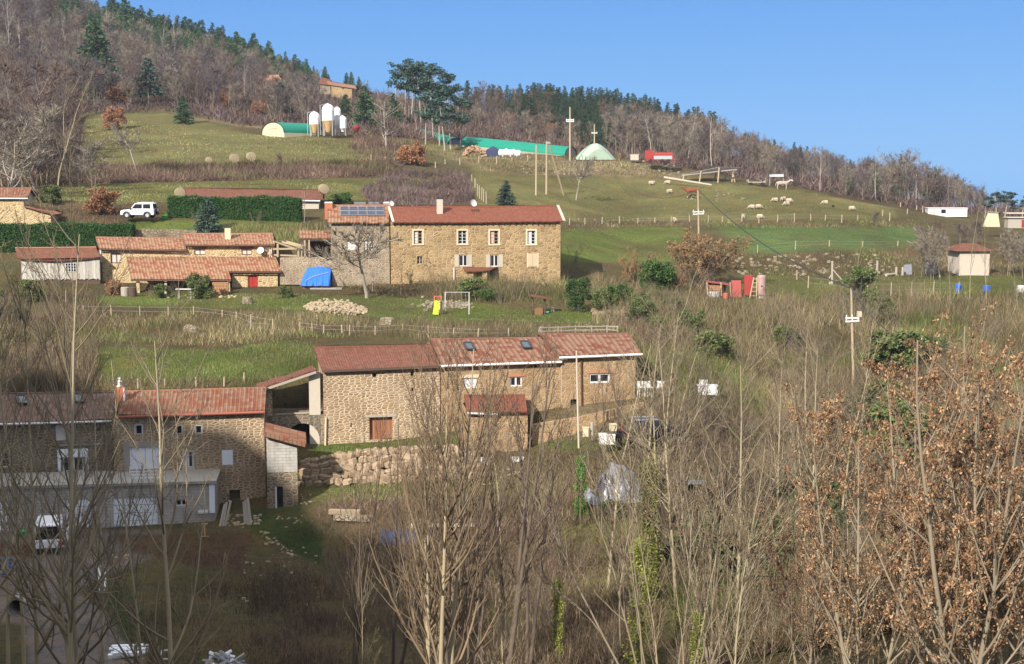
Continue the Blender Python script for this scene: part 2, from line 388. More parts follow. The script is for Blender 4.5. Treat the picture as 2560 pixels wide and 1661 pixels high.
def _block():
    t = NT('concrete_block'); uv = t.coord('UV')
    b = t.node('ShaderNodeTexBrick', {'Vector': uv, 'Color1': (.40, .375, .34), 'Color2': (.47, .44, .40), 'Mortar': (.25, .235, .21), 'Scale': 1.0, 'Mortar Size': .012, 'Brick Width': .5, 'Row Height': .2})
    st = t.noise(t.node('ShaderNodeMapping', {'Vector': uv, 'Scale': (1.5, .5, 1)}).outputs[0], 1.5, 4)
    t.color(t.mix(t.node('ShaderNodeMapRange', {0: st, 1: .45, 2: .7, 3: 0., 4: .5}).outputs[0], b.outputs[0], (.16, .145, .13)))
    t.bump(b.outputs[1], .01, .5); return t.m
M['block'] = _block()
def _planks(name, c0, c1, w=.18):
    t = NT(name); uv = t.node('ShaderNodeSeparateXYZ', {0: t.coord('UV')})
    cu = t.math('FLOOR', t.math('DIVIDE', uv.outputs[0], w)); fu = t.math('FRACT', t.math('DIVIDE', uv.outputs[0], w))
    r = t.node('ShaderNodeTexWhiteNoise', {'W': cu}, noise_dimensions='1D').outputs[0]
    c = t.mix(r, c0, c1)
    gr = t.noise(t.node('ShaderNodeMapping', {'Vector': t.coord('UV'), 'Scale': (14, .8, 1)}).outputs[0], 2, 4, .7)
    k = t.node('ShaderNodeMapRange', {0: gr, 1: .3, 2: .7, 3: .55, 4: 1.15}).outputs[0]
    gap = t.math('MULTIPLY', t.node('ShaderNodeMapRange', {0: fu, 1: .0, 2: .08, 3: .25, 4: 1.}).outputs[0], k)
    t.color(t.mix(1.0, c, t.node('ShaderNodeCombineColor', {0: gap, 1: gap, 2: gap}).outputs[0], 'MULTIPLY')); t.bump(gap, .02, .6)
    return t.m
M['planks_grey'] = _planks('planks_grey', (.40, .37, .33), (.62, .58, .52))
M['planks_brown'] = _planks('planks_brown', (.30, .12, .06), (.42, .2, .12))
M['planks_dark'] = _planks('planks_dark', (.22, .2, .19), (.3, .27, .25))
M['wood_pale'] = flat('wood_pale', (.42, .33, .22), .8, .3, 5, streak=True)
M['wood_grey'] = flat('wood_grey', (.36, .32, .27), .85, .3, 5, streak=True)
M['wood_brown'] = flat('wood_brown', (.22, .11, .06), .8, .3, 5, streak=True)
M['wood_dark'] = flat('wood_dark', (.09, .06, .045), .8, .3, 5, streak=True)
M['white'] = flat('white_paint', (.62, .62, .61), .5, .06, 3)
M['shutter_white'] = flat('white_shutter', (.80, .84, .90), .5, .05, 3)
M['shutter_grey'] = flat('grey_shutter', (.46, .40, .31), .8, .12, 4)
M['shutter_beige'] = flat('beige_shutter', (.52, .42, .27), .8, .12, 4)
M['surround'] = flat('window_surround', (.66, .54, .38), .9, .15, 5)
M['lintel'] = flat('brick_lintel', (.42, .21, .12), .9, .2, 8)
M['glass'] = flat('dark_glass', (.018, .02, .025), .08, .1, 2, spec=.6)
M['sky_glass'] = flat('skylight_glass', (.05, .08, .10), .1, .1, 2, spec=.8)
M['curtain'] = flat('curtain', (.62, .56, .52), .9, .15, 9)
M['curtain_pink'] = flat('curtain_pink', (.55, .37, .33), .9, .2, 9)
M['panel'] = flat('solar_cell', (.012, .018, .05), .15, .2, 4, spec=.7)
M['panel_frame'] = flat('panel_frame', (.42, .45, .5), .4, .05, 4, metal=.3)
M['red_door'] = flat('red_door', (.40, .03, .025), .6, .12, 3)
M['red_paint'] = flat('red_paint', (.30, .035, .03), .6, .25, 2)
M['red_plate'] = flat('red_plate', (.33, .07, .06), .6, .25, 2.5)
M['gutter'] = flat('gutter_brown', (.10, .05, .035), .5, .1, 3)
M['gutter_white'] = flat('gutter_white', (.78, .78, .78), .45, .05, 3)
M['zinc'] = flat('zinc', (.42, .43, .44), .45, .15, 3, metal=.3)
M['black'] = flat('black_rubber', (.02, .02, .022), .7, .2, 5)
M['metal_dark'] = flat('dark_metal', (.05, .05, .055), .5, .15, 4, metal=.3)
M['concrete'] = flat('concrete', (.31, .295, .265), .95, .22, 1.5)
M['brick'] = flat('brick_orange', (.46, .17, .09), .9, .25, 8)
M['green_roof'] = flat('green_sheet', (.005, .22, .15), .5, .12, .5)
M['tent'] = flat('tent_cloth', (.33, .43, .33), .8, .06, 1)
M['tarp_blue'] = flat('blue_tarpaulin', (.03, .15, .68), .45, .2, 3)
M['tarp_navy'] = flat('navy_tarpaulin', (.03, .04, .09), .5, .3, 3)
M['foil'] = flat('grey_sheeting', (.24, .25, .28), .4, .35, 2.5, metal=.3)
M['gutter_red'] = flat('gutter_red', (.30, .09, .06), .6, .15, 3)
M['tank_white'] = flat('tank_white', (.84, .84, .80), .35, .03, 1)
M['silo_white'] = flat('silo_white', (.84, .82, .80), .4, .05, 1.5)
M['silo_tan'] = flat('silo_tan', (.55, .36, .17), .45, .1, 1.5)
M['plastic_yellow'] = flat('yellow_plastic', (.62, .80, .03), .5, .05, 2)
M['plastic_red'] = flat('red_plastic', (.62, .10, .08), .5, .1, 2)
M['plastic_blue'] = flat('blue_plastic', (.03, .14, .62), .4, .1, 2)
M['plastic_green'] = flat('green_plastic', (.02, .30, .10), .5, .1, 2)
M['plastic_teal'] = flat('teal_plastic', (.05, .42, .42), .5, .1, 2)
M['boiler'] = flat('boiler_steel', (.42, .28, .24), .55, .25, 2.5, metal=.2)
M['car_white'] = flat('car_white', (.80, .81, .84), .25, .03, 2, spec=.6)
M['car_black'] = flat('car_black', (.012, .012, .02), .18, .1, 2, spec=.7)
M['light_red'] = flat('tail_light', (.45, .02, .02), .3, .1, 4)
M['light_clear'] = flat('head_light', (.75, .76, .78), .15, .05, 4)
M['hay'] = flat('hay', (.30, .24, .15), .95, .35, 6)
M['wool'] = flat('wool', (.43, .36, .26), .98, .22, 7)
M['sheep_skin'] = flat('sheep_skin', (.30, .25, .20), .9, .2, 6)
M['horse_red'] = flat('horse_red', (.20, .05, .022), .7, .18, 2)
M['horse_pale'] = flat('horse_pale', (.38, .31, .26), .8, .25, 2)
M['log'] = flat('split_log', (.44, .25, .14), .9, .4, 5)
M['log_grey'] = flat('grey_log', (.42, .36, .29), .9, .3, 5)
M['bark_pale'] = flat('bark_pale', (.34, .285, .185), .9, .35, 6)
M['bark_mid'] = flat('bark_mid', (.25, .205, .145), .9, .3, 6)
M['bark_dark'] = flat('bark_dark', (.12, .09, .07), .9, .3, 6)
M['bark_silver'] = flat('bark_silver', (.37, .32, .27), .9, .25, 6)
M['twig_pale'] = leafy('twig_pale', (.165, .13, .08), (.29, .235, .155))
M['twig_mid'] = leafy('twig_mid', (.12, .085, .055), (.23, .17, .11))
M['twig_red'] = leafy('twig_red', (.10, .068, .055), (.175, .12, .095))
M['twig_purple'] = leafy('twig_purple', (.075, .060, .066), (.135, .108, .112))
M['twig_grey'] = leafy('twig_grey', (.15, .125, .10), (.26, .22, .175))
M['needle'] = leafy('needle', (.03, .075, .038), (.075, .14, .06))
M['needle_blue'] = leafy('needle_blue', (.035, .07, .06), (.08, .135, .10))
M['needle_dark'] = leafy('needle_dark', (.022, .052, .036), (.052, .098, .058))
M['leaf_dry'] = leafy('leaf_dry', (.13, .065, .035), (.26, .145, .078), c2=(.42, .28, .165))
M['leaf_rust'] = leafy('leaf_rust', (.22, .10, .055), (.38, .19, .10))
M['leaf_gold'] = leafy('leaf_gold', (.21, .125, .06), (.38, .25, .13))
M['leaf_green'] = leafy('leaf_green', (.03, .07, .02), (.085, .15, .04))
M['leaf_olive'] = leafy('leaf_olive', (.06, .085, .03), (.15, .18, .065))
M['leaf_ivy'] = leafy('leaf_ivy', (.045, .12, .018), (.12, .25, .045))
M['leaf_moss'] = leafy('leaf_moss', (.14, .17, .03), (.30, .32, .07))
M['hedge'] = leafy('hedge_leaf', (.018, .055, .016), (.05, .115, .032))
M['hedge_core'] = flat('hedge_core', (.02, .045, .014), .95, .3, 4)
M['scrub'] = tinted('scrub')
M['wire'] = flat('cable', (.035, .035, .035), .6, .1, 2)
# ------------------------------------------------------------------ terrain adjustments for terraces, then the ground mesh
def ground_material():
    t = NT('ground'); a = t.node('ShaderNodeAttribute', attribute_name='tint').outputs[0]; o = t.coord()
    n1 = t.noise(o, .35, 5, .6); n2 = t.noise(o, 2.2, 5, .7); n3 = t.noise(o, 9, 3, .7)
    straw = t.mix(1.0, a, (1.45, 1.22, 1.0), 'MULTIPLY'); dark = t.mix(1.0, a, (.55, .6, .62), 'MULTIPLY')
    c = t.mix(t.node('ShaderNodeMapRange', {0: n1, 1: .42, 2: .64, 3: 0., 4: .75}).outputs[0], a, straw)
    c = t.mix(t.node('ShaderNodeMapRange', {0: n2, 1: .5, 2: .68, 3: 0., 4: .85}).outputs[0], c, dark)
    c = t.mix(t.node('ShaderNodeMapRange', {0: n3, 1: .55, 2: .75, 3: 0., 4: .5}).outputs[0], c, straw)
    t.color(c); t.b.inputs['Roughness'].default_value = 1.0; t.b.inputs['Specular IOR Level'].default_value = .03
    t.bump(t.math('ADD', n2, t.math('MULTIPLY', n3, .5)), .6, 1.0)
    return t.m
GRASS = (.135, .175, .05); GR2 = (.150, .160, .058); OLIVE = (.185, .180, .078); BROWN = (.135, .105, .062); WOODF = (.095, .072, .05)
REDB = (.135, .095, .070); TAN = (.235, .185, .115); DIRT = (.235, .21, .20); PALE = (.185, .165, .085); BRIGHT = (.112, .168, .062); DARKG = (.05, .085, .028)
ZONES = [
 (WOODF, [(-900, -500), (3600, -500), (3600, 560), (2560, 545), (2300, 528), (2150, 512), (2010, 470), (1700, 425), (1560, 402), (1420, 396), (1150, 372), (1010, 345), (900, 343), (800, 335), (640, 325), (560, 300), (430, 275), (190, 285), (200, 420), (-900, 480)]),
 (PALE, [(1170, 282), (1330, 292), (1320, 300), (1170, 292)]), (TAN, [(1060, 360), (1420, 396), (1400, 408), (1180, 412), (1040, 372)]), (TAN, [(400, 285), (700, 318), (690, 326), (420, 294)]),
 (OLIVE, [(190, 284), (420, 285), (640, 336), (770, 340), (900, 352), (960, 405), (560, 412), (250, 415), (215, 350)]),
 (REDB, [(150, 415), (560, 408), (950, 400), (1060, 400), (1010, 440), (700, 452), (180, 462)]), (REDB, [(1000, 430), (1170, 440), (1180, 520), (960, 530), (900, 480)]),
 (GR2, [(150, 465), (420, 455), (1000, 445), (1100, 440), (1000, 500), (800, 508), (400, 512), (150, 508)]),
 (BROWN, [(100, 510), (330, 505), (470, 510), (470, 560), (330, 570), (100, 575)]), (GRASS, [(320, 552), (760, 552), (760, 585), (320, 585)]), (BROWN, [(560, 575), (820, 560), (820, 610), (600, 612)]),
 (OLIVE, [(1180, 410), (1400, 445), (1640, 448), (1980, 475), (2240, 522), (2240, 562), (1400, 562), (1180, 525)]),
 (TAN, [(1200, 400), (1440, 402), (1560, 402), (1700, 425), (1730, 450), (1560, 440), (1330, 438), (1200, 430)]),
 (BROWN, [(1400, 552), (2250, 548), (2330, 560), (2330, 572), (1400, 570)]),
 (GRASS, [(1400, 572), (1720, 568), (1740, 650), (1400, 660)]), (BRIGHT, [(1780, 566), (2290, 566), (2300, 605), (2240, 622), (1860, 634)]),
 (BROWN, [(1820, 636), (2260, 622), (2560, 600), (2560, 690), (1860, 690)]), (GR2, [(1850, 690), (2560, 688), (2560, 730), (1850, 755)]),
 (GRASS, [(180, 742), (700, 735), (1000, 745), (1500, 785), (1560, 800), (1500, 812), (1000, 795), (700, 775), (200, 762)]),
 (BROWN, [(200, 775), (700, 782), (1000, 800), (1500, 815), (1600, 830), (1600, 865), (1000, 845), (750, 840), (560, 868), (200, 850)]),
 (GRASS, [(230, 868), (560, 878), (700, 845), (800, 862), (790, 920), (690, 955), (230, 955)]), (BROWN, [(0, 780), (240, 780), (230, 1000), (0, 1000)]), (BROWN, [(230, 945), (700, 950), (690, 985), (230, 985)]),
 (GRASS, [(780, 1095), (1200, 1085), (1200, 1130), (780, 1148)]), (GRASS, [(1330, 1098), (1700, 1095), (1700, 1120), (1330, 1122)]), (GR2, [(760, 1205), (1330, 1200), (1420, 1260), (820, 1250), (700, 1290), (600, 1300)]),
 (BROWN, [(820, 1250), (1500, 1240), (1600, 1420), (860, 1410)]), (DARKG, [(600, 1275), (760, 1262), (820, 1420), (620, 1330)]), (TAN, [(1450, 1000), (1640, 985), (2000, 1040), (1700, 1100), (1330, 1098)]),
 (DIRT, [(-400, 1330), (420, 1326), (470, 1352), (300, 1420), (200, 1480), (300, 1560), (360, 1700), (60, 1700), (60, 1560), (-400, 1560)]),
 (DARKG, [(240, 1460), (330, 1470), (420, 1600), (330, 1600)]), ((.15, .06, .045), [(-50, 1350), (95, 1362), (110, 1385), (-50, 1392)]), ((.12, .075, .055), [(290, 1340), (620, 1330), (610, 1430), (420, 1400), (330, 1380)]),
 (OLIVE, [(1400, 1300), (1640, 1290), (1640, 1460), (1450, 1470)]),
]
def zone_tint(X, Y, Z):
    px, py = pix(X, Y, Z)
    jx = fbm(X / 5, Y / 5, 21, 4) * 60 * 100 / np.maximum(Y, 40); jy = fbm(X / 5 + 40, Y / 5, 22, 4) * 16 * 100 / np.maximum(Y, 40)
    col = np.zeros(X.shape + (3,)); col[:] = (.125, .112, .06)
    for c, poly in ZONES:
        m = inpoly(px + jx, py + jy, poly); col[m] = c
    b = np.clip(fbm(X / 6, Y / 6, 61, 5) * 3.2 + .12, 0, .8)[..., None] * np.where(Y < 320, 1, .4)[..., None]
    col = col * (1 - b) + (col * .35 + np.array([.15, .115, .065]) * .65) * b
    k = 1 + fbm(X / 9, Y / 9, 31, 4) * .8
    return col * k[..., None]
def build_ground():
    V = np.stack([TX, TY, TZ], -1).reshape(-1, 3)
    i = np.arange(NY - 1)[:, None] * NS + np.arange(NS - 1)[None, :]
    Q = np.stack([i, i + 1, i + NS + 1, i + NS], -1).reshape(-1, 4)
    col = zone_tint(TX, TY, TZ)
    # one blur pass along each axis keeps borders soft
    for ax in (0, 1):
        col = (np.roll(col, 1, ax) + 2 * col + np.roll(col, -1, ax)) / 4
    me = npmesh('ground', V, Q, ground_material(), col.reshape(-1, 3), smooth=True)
    tag(link('ground', me), kind='structure')
build_ground()
def build_near_hills():
    """the camera's own side of the valley: the slope it stands on and the spur to its left whose shade falls across the low ground"""
    xs = np.linspace(-260, 260, 180); ys = np.linspace(-190, 52, 110); X, Y = np.meshgrid(xs, ys)
    prof = np.interp(Y, [-190, -60, 0, 6, 14, 26, 38, 52], [22, 10, -1.9, -5.5, -12, -18.5, -21.5, -23])
    crest = np.interp(X, [-260, -140, -95, -84, -72, -59, -42, -34, -27, -20, -14], [64, 66, 62, 59, 52.5, 43, 33, 21, 12, 5, -2])
    crest = crest + fbm(X / 5, X * 0 + 3.3, 77, 4) * 7 * np.clip((-X - 15) / 20, 0, 1)
    w = np.exp(-((Y + 10 + X * .05) / 22.0) ** 2)
    Z = np.maximum(prof, prof * (1 - w) + crest * w) + fbm(X / 9, Y / 9, 5) * .8
    Z = np.where(X < -14, Z, prof + fbm(X / 9, Y / 9, 5) * .8)
    Z[np.hypot(X, Y) < 6] = np.minimum(Z[np.hypot(X, Y) < 6], -1.9)
    V = np.stack([X, Y, Z], -1).reshape(-1, 3); n = len(xs)
    i = np.arange(len(ys) - 1)[:, None] * n + np.arange(n - 1)[None, :]
    Q = np.stack([i, i + 1, i + n + 1, i + n], -1).reshape(-1, 4)
    col = np.tile(np.array(BROWN), (len(V), 1))
    me = npmesh('hillside', V, Q, bpy.data.materials['ground'], col, smooth=True)
    tag(link('hillside', me), kind='structure')
build_near_hills()

# ------------------------------------------------------------------ buildings
class Bld:
    """local frame: x along the front, y into the building, z up; pixels of the photograph are only used to measure it"""
    def __init__(s, name, label, cat, px, py, D, deg, group=None):
        p = P(px, py, D); s.th = R(deg); s.o0 = p; s.U = Vector((math.cos(s.th), math.sin(s.th), 0)); s.N = Vector((-math.sin(s.th), math.cos(s.th), 0))
        s.o = thing(name, label, cat, p, s.th, group)
    def pt(s, px, py, off=0.0):
        d = P(px, py, 1.0); t = (s.o0.dot(s.N) + off) / d.dot(s.N); q = d * t - s.o0
        return Vector((q.dot(s.U), off, q.z))
    def rect(s, x0, y0, x1, y1, off=0.0):
        a = s.pt(x0, y1, off); b = s.pt(x1, y0, off); return a.x, b.x, a.z, b.z

def wall_grid(mb, u0, u1, z0, zl, zr, ops, y=0.0, rev=.25):
    """a front wall from z0 up to the line zl..zr with holes and their reveals"""
    zc = min(zl, zr) - .03
    us = sorted({u0, u1, *[k for o in ops for k in o[:2]]}); zs = sorted({z0, zc, *[k for o in ops for k in o[2:4]]})
    us = [u for u in us if u0 <= u <= u1]; zs = [z for z in zs if z0 <= z <= zc]
    for a, b in zip(us, us[1:]):
        for c, d in zip(zs, zs[1:]):
            m = ((a + b) / 2, (c + d) / 2)
            if any(o[0] < m[0] < o[1] and o[2] < m[1] < o[3] for o in ops): continue
            mb.poly([(a, y, c), (b, y, c), (b, y, d), (a, y, d)])
    mb.poly([(u0, y, zc), (u1, y, zc), (u1, y, zr), (u0, y, zl)])
    for a, b, c, d in [o[:4] for o in ops]:
        mb.poly([(a, y, c), (a, y, d), (a, y + rev, d), (a, y + rev, c)]); mb.poly([(b, y, d), (b, y, c), (b, y + rev, c), (b, y + rev, d)])
        mb.poly([(a, y, d), (b, y, d), (b, y + rev, d), (a, y + rev, d)]); mb.poly([(b, y, c), (a, y, c), (a, y + rev, c), (b, y + rev, c)])

def roof_patch(mb, eL, eR, rL, rR, wave=.33, amp=.06, rows=10, sag=0.0, rough=.02, seed=1, thick=.12):
    eL, eR, rL, rR = map(Vector, (eL, eR, rL, rR))
    W = (eR - eL).length; S = (rL - eL).length; nr = (eR - eL).cross(rL - eL).normalized()
    nu = max(2, int(W / (wave / 4))) if amp > 0 else max(2, int(W / .35))
    g = []; uvg = []
    for j in range(rows + 1):
        v = j / rows; row = []; ur = []
        for i in range(nu + 1):
            t = i / nu; p = (eL.lerp(eR, t)).lerp(rL.lerp(rR, t), v); u = t * W
            h = amp * abs(math.cos(math.pi * u / wave)) if amp > 0 else 0
            h += rough * (float(vnoise(u * 1.7 + seed * 7, v * 4, seed)) - .5) * 2 + rough * 1.5 * (float(vnoise(u * .35 + seed * 3, v * 1.5, seed + 5)) - .5) * 2
            p = p + nr * h; p.z -= sag * math.sin(math.pi * t) * (1 - .55 * v)
            row.append(p); ur.append((u, v * S))
        g.append(row); uvg.append(ur)
    mb.sheet(g, uvg)
    dn = nr * thick
    for i in range(nu):
        mb.poly([g[0][i] - dn, g[0][i + 1] - dn, g[0][i + 1], g[0][i]], [uvg[0][i], uvg[0][i + 1], uvg[0][i + 1], uvg[0][i]])
    for k in (0, -1):
        for j in range(rows):
            mb.poly([g[j][k] - dn, g[j + 1][k] - dn, g[j + 1][k], g[j][k]])
    mb.poly([g[0][0] - dn, g[-1][0] - dn, g[-1][-1] - dn, g[0][-1] - dn])
    return g

def ridge_caps(mb, a, b, r=.13):
    a = Vector(a); b = Vector(b); n = max(1, int((b - a).length / .4))
    for i in range(n):
        p = a.lerp(b, i / n); q = a.lerp(b, (i + 1) / n)
        mb.tube([p + Vector((0, 0, -.03)), q + Vector((0, 0, -.03))], [r, r * .88], 8, True)

def window(B, rc, off=.16, frame='white', pane='glass', leaves=2, bars=1, curtain=None, name='window', sur=None, sw=.14, sill=True, lintel=None, fw=.06):
    u0, u1, z0, z1 = rc
    mb = MB(); w = fw
    mb.box(u0, u1, off - .04, off + .04, z0, z0 + w); mb.box(u0, u1, off - .04, off + .04, z1 - w, z1)
    mb.box(u0, u0 + w, off - .037, off + .037, z0 + w, z1 - w); mb.box(u1 - w, u1, off - .037, off + .037, z0 + w, z1 - w)
    for k in range(1, leaves):
        c = u0 + (u1 - u0) * k / leaves; mb.box(c - w * .7, c + w * .7, off - .035, off + .035, z0 + w, z1 - w)
    for k in range(1, bars + 1):
        c = z0 + (z1 - z0) * k / (bars + 1); mb.box(u0 + w, u1 - w, off - .025, off + .02, c - .018, c + .018)
    f = mb.build(name, M[frame], B.o)
    g = MB(); g.poly([(u0, off + .03, z0), (u1, off + .03, z0), (u1, off + .03, z1), (u0, off + .03, z1)]); g.build('pane', M[pane], f)
    if curtain:
        c = MB(); n = 14; rows = []
        for j in range(2):
            rows.append([(u0 + (u1 - u0) * i / n, off + .012 + .01 * math.sin(i * 2.1), (z0 + .1 if j == 0 else z1 - .05)) for i in range(n + 1)])
        if curtain != 'full': rows = [[p for p in r][:8] for r in rows]
        c.sheet(rows); c.build('curtain', M['curtain_pink' if curtain == 'pink' else 'curtain'], f)
    if sur:
        s_ = MB(); y0, y1 = -.03, .05
        s_.box(u0 - sw, u0, y0, y1, z0, z1 + sw); s_.box(u1, u1 + sw, y0, y1, z0, z1 + sw); s_.box(u0, u1, y0, y1, z1, z1 + sw)
        if sill: s_.box(u0 - sw - .04, u1 + sw + .04, y0 - .07, y1, z0 - .13, z0)
        s_.build('window_surround', M[sur], B.o)
    if lintel:
        s_ = MB(); s_.box(u0 - .22, u1 + .22, -.035, .05, z1 + .01, z1 + .22); s_.build('lintel', M[lintel], B.o)
    return f

def shutter(B, rc, mat='shutter_white', off=.05, name='shutter', split=True, slats=0):
    u0, u1, z0, z1 = rc; mb = MB(); k = (u0 + u1) / 2
    parts = [(u0, k - .012), (k + .012, u1)] if split else [(u0, u1)]
    for a, b in parts:
        mb.box(a, b, off, off + .05, z0, z1)
        for j in range(slats):
            z = z0 + (z1 - z0) * (j + .5) / slats; mb.box(a + .05, b - .05, off - .015, off, z - .03, z + .03)
    return mb.build(name, M[mat], B.o)

def hole(B, rc, off=.25, mat='black', name='opening'):
    u0, u1, z0, z1 = rc; mb = MB(); mb.poly([(u0, off, z0), (u1, off, z0), (u1, off, z1), (u0, off, z1)]); return mb.build(name, M[mat], B.o)

def shell(B, uL, uR, zb, eL, eR, rL, rR, depth, wallmat, roofmat, ops=(), over=.35, side=.25, wave=.33, amp=.06, rows=12, sag=.06, rough=.035, seed=1, caps=True, wall_name='wall', roof_name='roof', rev=.25, mono=False):
    """four walls with gables + two roof slopes. eL,eR,rL,rR: local roof corners (front eave, ridge)"""
    W = MB(); half = (rL.y + rR.y) / 2
    def zt(u):   # underside of the roof over the front wall
        t = (u - eL.x) / (eR.x - eL.x); e = eL.lerp(eR, t); r = rL.lerp(rR, t); k = (0 - e.y) / (r.y - e.y); return e.z + (r.z - e.z) * k - .13
    wall_grid(W, uL, uR, zb, zt(uL), zt(uR), list(ops), 0.0, rev)
    for u in (uL, uR):
        t = (u - eL.x) / (eR.x - eL.x); zr = (rL.z + (rR.z - rL.z) * t) - .14
        pts = [(u, 0, zb), (u, 0, zt(u)), (u, half, zr), (u, depth, zr if mono else zt(u)), (u, depth, zb)]
        W.poly(pts, [(p[1], p[2]) for p in pts])
    W.poly([(uR, depth, zb), (uL, depth, zb), (uL, depth, zt(uL)), (uR, depth, zt(uR))])
    w = W.build(wall_name, wallmat, B.o)
    rf = MB(); roof_patch(rf, eL, eR, rL, rR, wave, amp, rows, sag, rough, seed)
    if not mono:
        bk = 2 * half - eL.y
        roof_patch(rf, (rR.x, half, rR.z), (rL.x, half, rL.z), (eR.x, bk, eR.z), (eL.x, bk, eL.z), wave, 0, 2, sag, 0, seed)
    r = rf.build(roof_name, M[roofmat] if isinstance(roofmat, str) else roofmat, B.o)
    if caps:
        c = MB(); ridge_caps(c, rL, rR); c.build('ridge_tiles', M[roofmat], r)
    return w, r

def gutter(B, a, b, mat='gutter', r=.07, drop=.12, name='gutter'):
    mb = MB(); a = Vector(a) + Vector((0, -.06, -drop)); b = Vector(b) + Vector((0, -.06, -drop))
    mb.tube([a, b], r, 8); return mb.build(name, M[mat], B.o)
def pipe(B, pts, mat='gutter', r=.05, name='downpipe'):
    mb = MB(); mb.tube(pts, r, 8); return mb.build(name, M[mat], B.o)
def chimney(B, rc, off, dep=.5, mat='render', cap='metal_dark', parent=None, down=.9):
    u0, u1, z0, z1 = rc; mb = MB(); mb.box(u0, u1, off, off + dep, z0 - down, z1 - .16)
    o = mb.build('chimney', M[mat], parent or B.o)
    k = MB(); k.box(u0 - .05, u1 + .05, off - .05, off + dep + .05, z1 - .16, z1 - .10)
    k.box(u0 + .04, u1 - .04, off + .04, off + dep - .04, z1 - .1, z1); k.build('chimney_cap', M[cap], o if parent is None else parent); return o
def dish(B, px, py, off, d, face=.5, pole=.5):
    c = B.pt(px, py, off); mb = MB(); ax = Vector((-face, -1, .45)).normalized(); x = ax.cross(Vector((0, 0, 1))).normalized(); z = x.cross(ax)
    g = []
    for i in range(5):
        r = d / 2 * i / 4; q = []
        for k in range(17):
            a = 2 * math.pi * k / 16; q.append(c + x * (math.cos(a) * r) + z * (math.sin(a) * r) - ax * (d * .14 * (1 - (i / 4) ** 2)))
        g.append(q)
    mb.sheet(g); mb.bar(c - ax * .1 * d, c - ax * .14 * d - Vector((0, -.1, pole)), .05); mb.bar(c - z * d * .45, c + ax * d * .45, .02); mb.bar(c + ax * d * .45 - x * .04, c + ax * d * .45 + x * .04, .07)
    return mb.build('satellite_dish', M['white'], B.o)

# --- the long farmhouse
B = Bld('farmhouse', 'long two-storey tan stone farmhouse with a plain red roof and grey chimney', 'house', 978, 705, 150, 9)
e = lambda px, py, off=-.35: B.pt(px, py, off)
ups = [(1034.5, 577, 1055.5, 610.5), (1145.5, 577, 1166.5, 610.5), (1225, 577, 1246, 611), (1318.5, 577, 1338.5, 611)]
ops = [B.rect(*q) for q in ups]; lo = [B.rect(1043, 641, 1056.5, 661), B.rect(1148, 637.5, 1168.5, 666), B.rect(1226, 637.5, 1246, 667)]
uR = B.pt(1401, 650).x
shell(B, 0, uR, -4, e(982, 556), e(1410.5, 553), B.pt(972, 518.5, 4.4), B.pt(1394.5, 516, 4.4), 8.8, M['stone_farm'], 'tile_red', ops + lo, wave=.22, amp=.012, rows=14, rough=.015)
for i, q in enumerate(ops): window(B, q, .17, 'wood_pale' if i in (0, 2) else 'white', leaves=2, bars=3, curtain='pink' if i == 2 else ('half' if i in (0, 3) else None), sur='surround', sw=.17)
window(B, lo[0], .17, 'wood_pale', leaves=2, bars=1, sill=False)
for q in lo[1:]:
    window(B, q, .12, 'white', leaves=2, bars=0, fw=.08)
    for a, b in ((q[0] - .5, q[0] - .04), (q[1] + .04, q[1] + .5)): shutter(B, (a, b, q[2] - .05, q[3] + .05), 'shutter_grey', -.06, split=False)
q = B.rect(1320, 634, 1343.5, 667); shutter(B, q, 'shutter_beige', -.05)
mb = MB(); mb.box(q[0] - .12, q[0], -.05, .03, q[2] - .1, q[3] + .1); mb.box(q[1], q[1] + .12, -.05, .03, q[2] - .1, q[3] + .1); mb.build('window_surround', M['surround'], B.o)
g = MB()
for x in np.arange(.2, uR, .62): g.box(x, x + .09, -.34, 0, B.pt(1100, 557).z - .14, B.pt(1100, 557).z - .03)
g.build('rafter_ends', M['wood_dark'], B.o)
for (a, b), (c, d) in (((972, 518.5), (983, 556)), ((1394.5, 515), (1410.5, 553))):
    m_ = MB(); m_.bar(B.pt(a, b, 4.4) + Vector((0, 0, .05)), e(c, d) + Vector((0, 0, .05)), .28, .1); m_.build('verge_board', M['render'], B.o)
ch = chimney(B, B.rect(1093, 494, 1107, 536, 2.2), 2.2, .6)
dish(B, 1184, 508, 4.2, .85, -.6); pipe(B, [B.pt(1135, 670, -.12), B.pt(1135, 711, -.12)], 'gutter_white', .06)
mb = MB(); roof_patch(mb, B.pt(1164, 680, -1.6), B.pt(1225, 675, -1.6), B.pt(1157, 668, 0), B.pt(1246, 668, 0), .22, .02, 6, .06, .05, 5); mb.build('porch_roof', M['tile_old'], B.o)
mb = MB(); q = B.rect(1172, 679, 1218, 712, -1.4); mb.box(q[0], q[0] + .5, -1.4, -1.1, q[2] - 1.5, q[3]); mb.box(q[1] - .5, q[1], -1.4, 0, q[2] - 1.5, q[3]); mb.box(q[0], q[0] + .3, -1.1, 0, q[2] - 1.5, q[3]); mb.build('porch_wall', M['stone_farm'], B.o)
mb = MB(); q = B.rect(1138, 693, 1153, 706, -.02); mb.box(q[0], q[1], -.03, .05, q[2] - .3, q[3]); mb.build('plank_door', M['wood_brown'], B.o)
mb = MB(); q = B.rect(1178, 524, 1200, 529, 3.0)
for k in range(4): mb.box(q[0] + k * .24, q[0] + k * .24 + .15, 2.9, 3.05, q[2] + .0, q[3] + .05)
mb.build('roof_vent', M['wood_dark'], B.o)

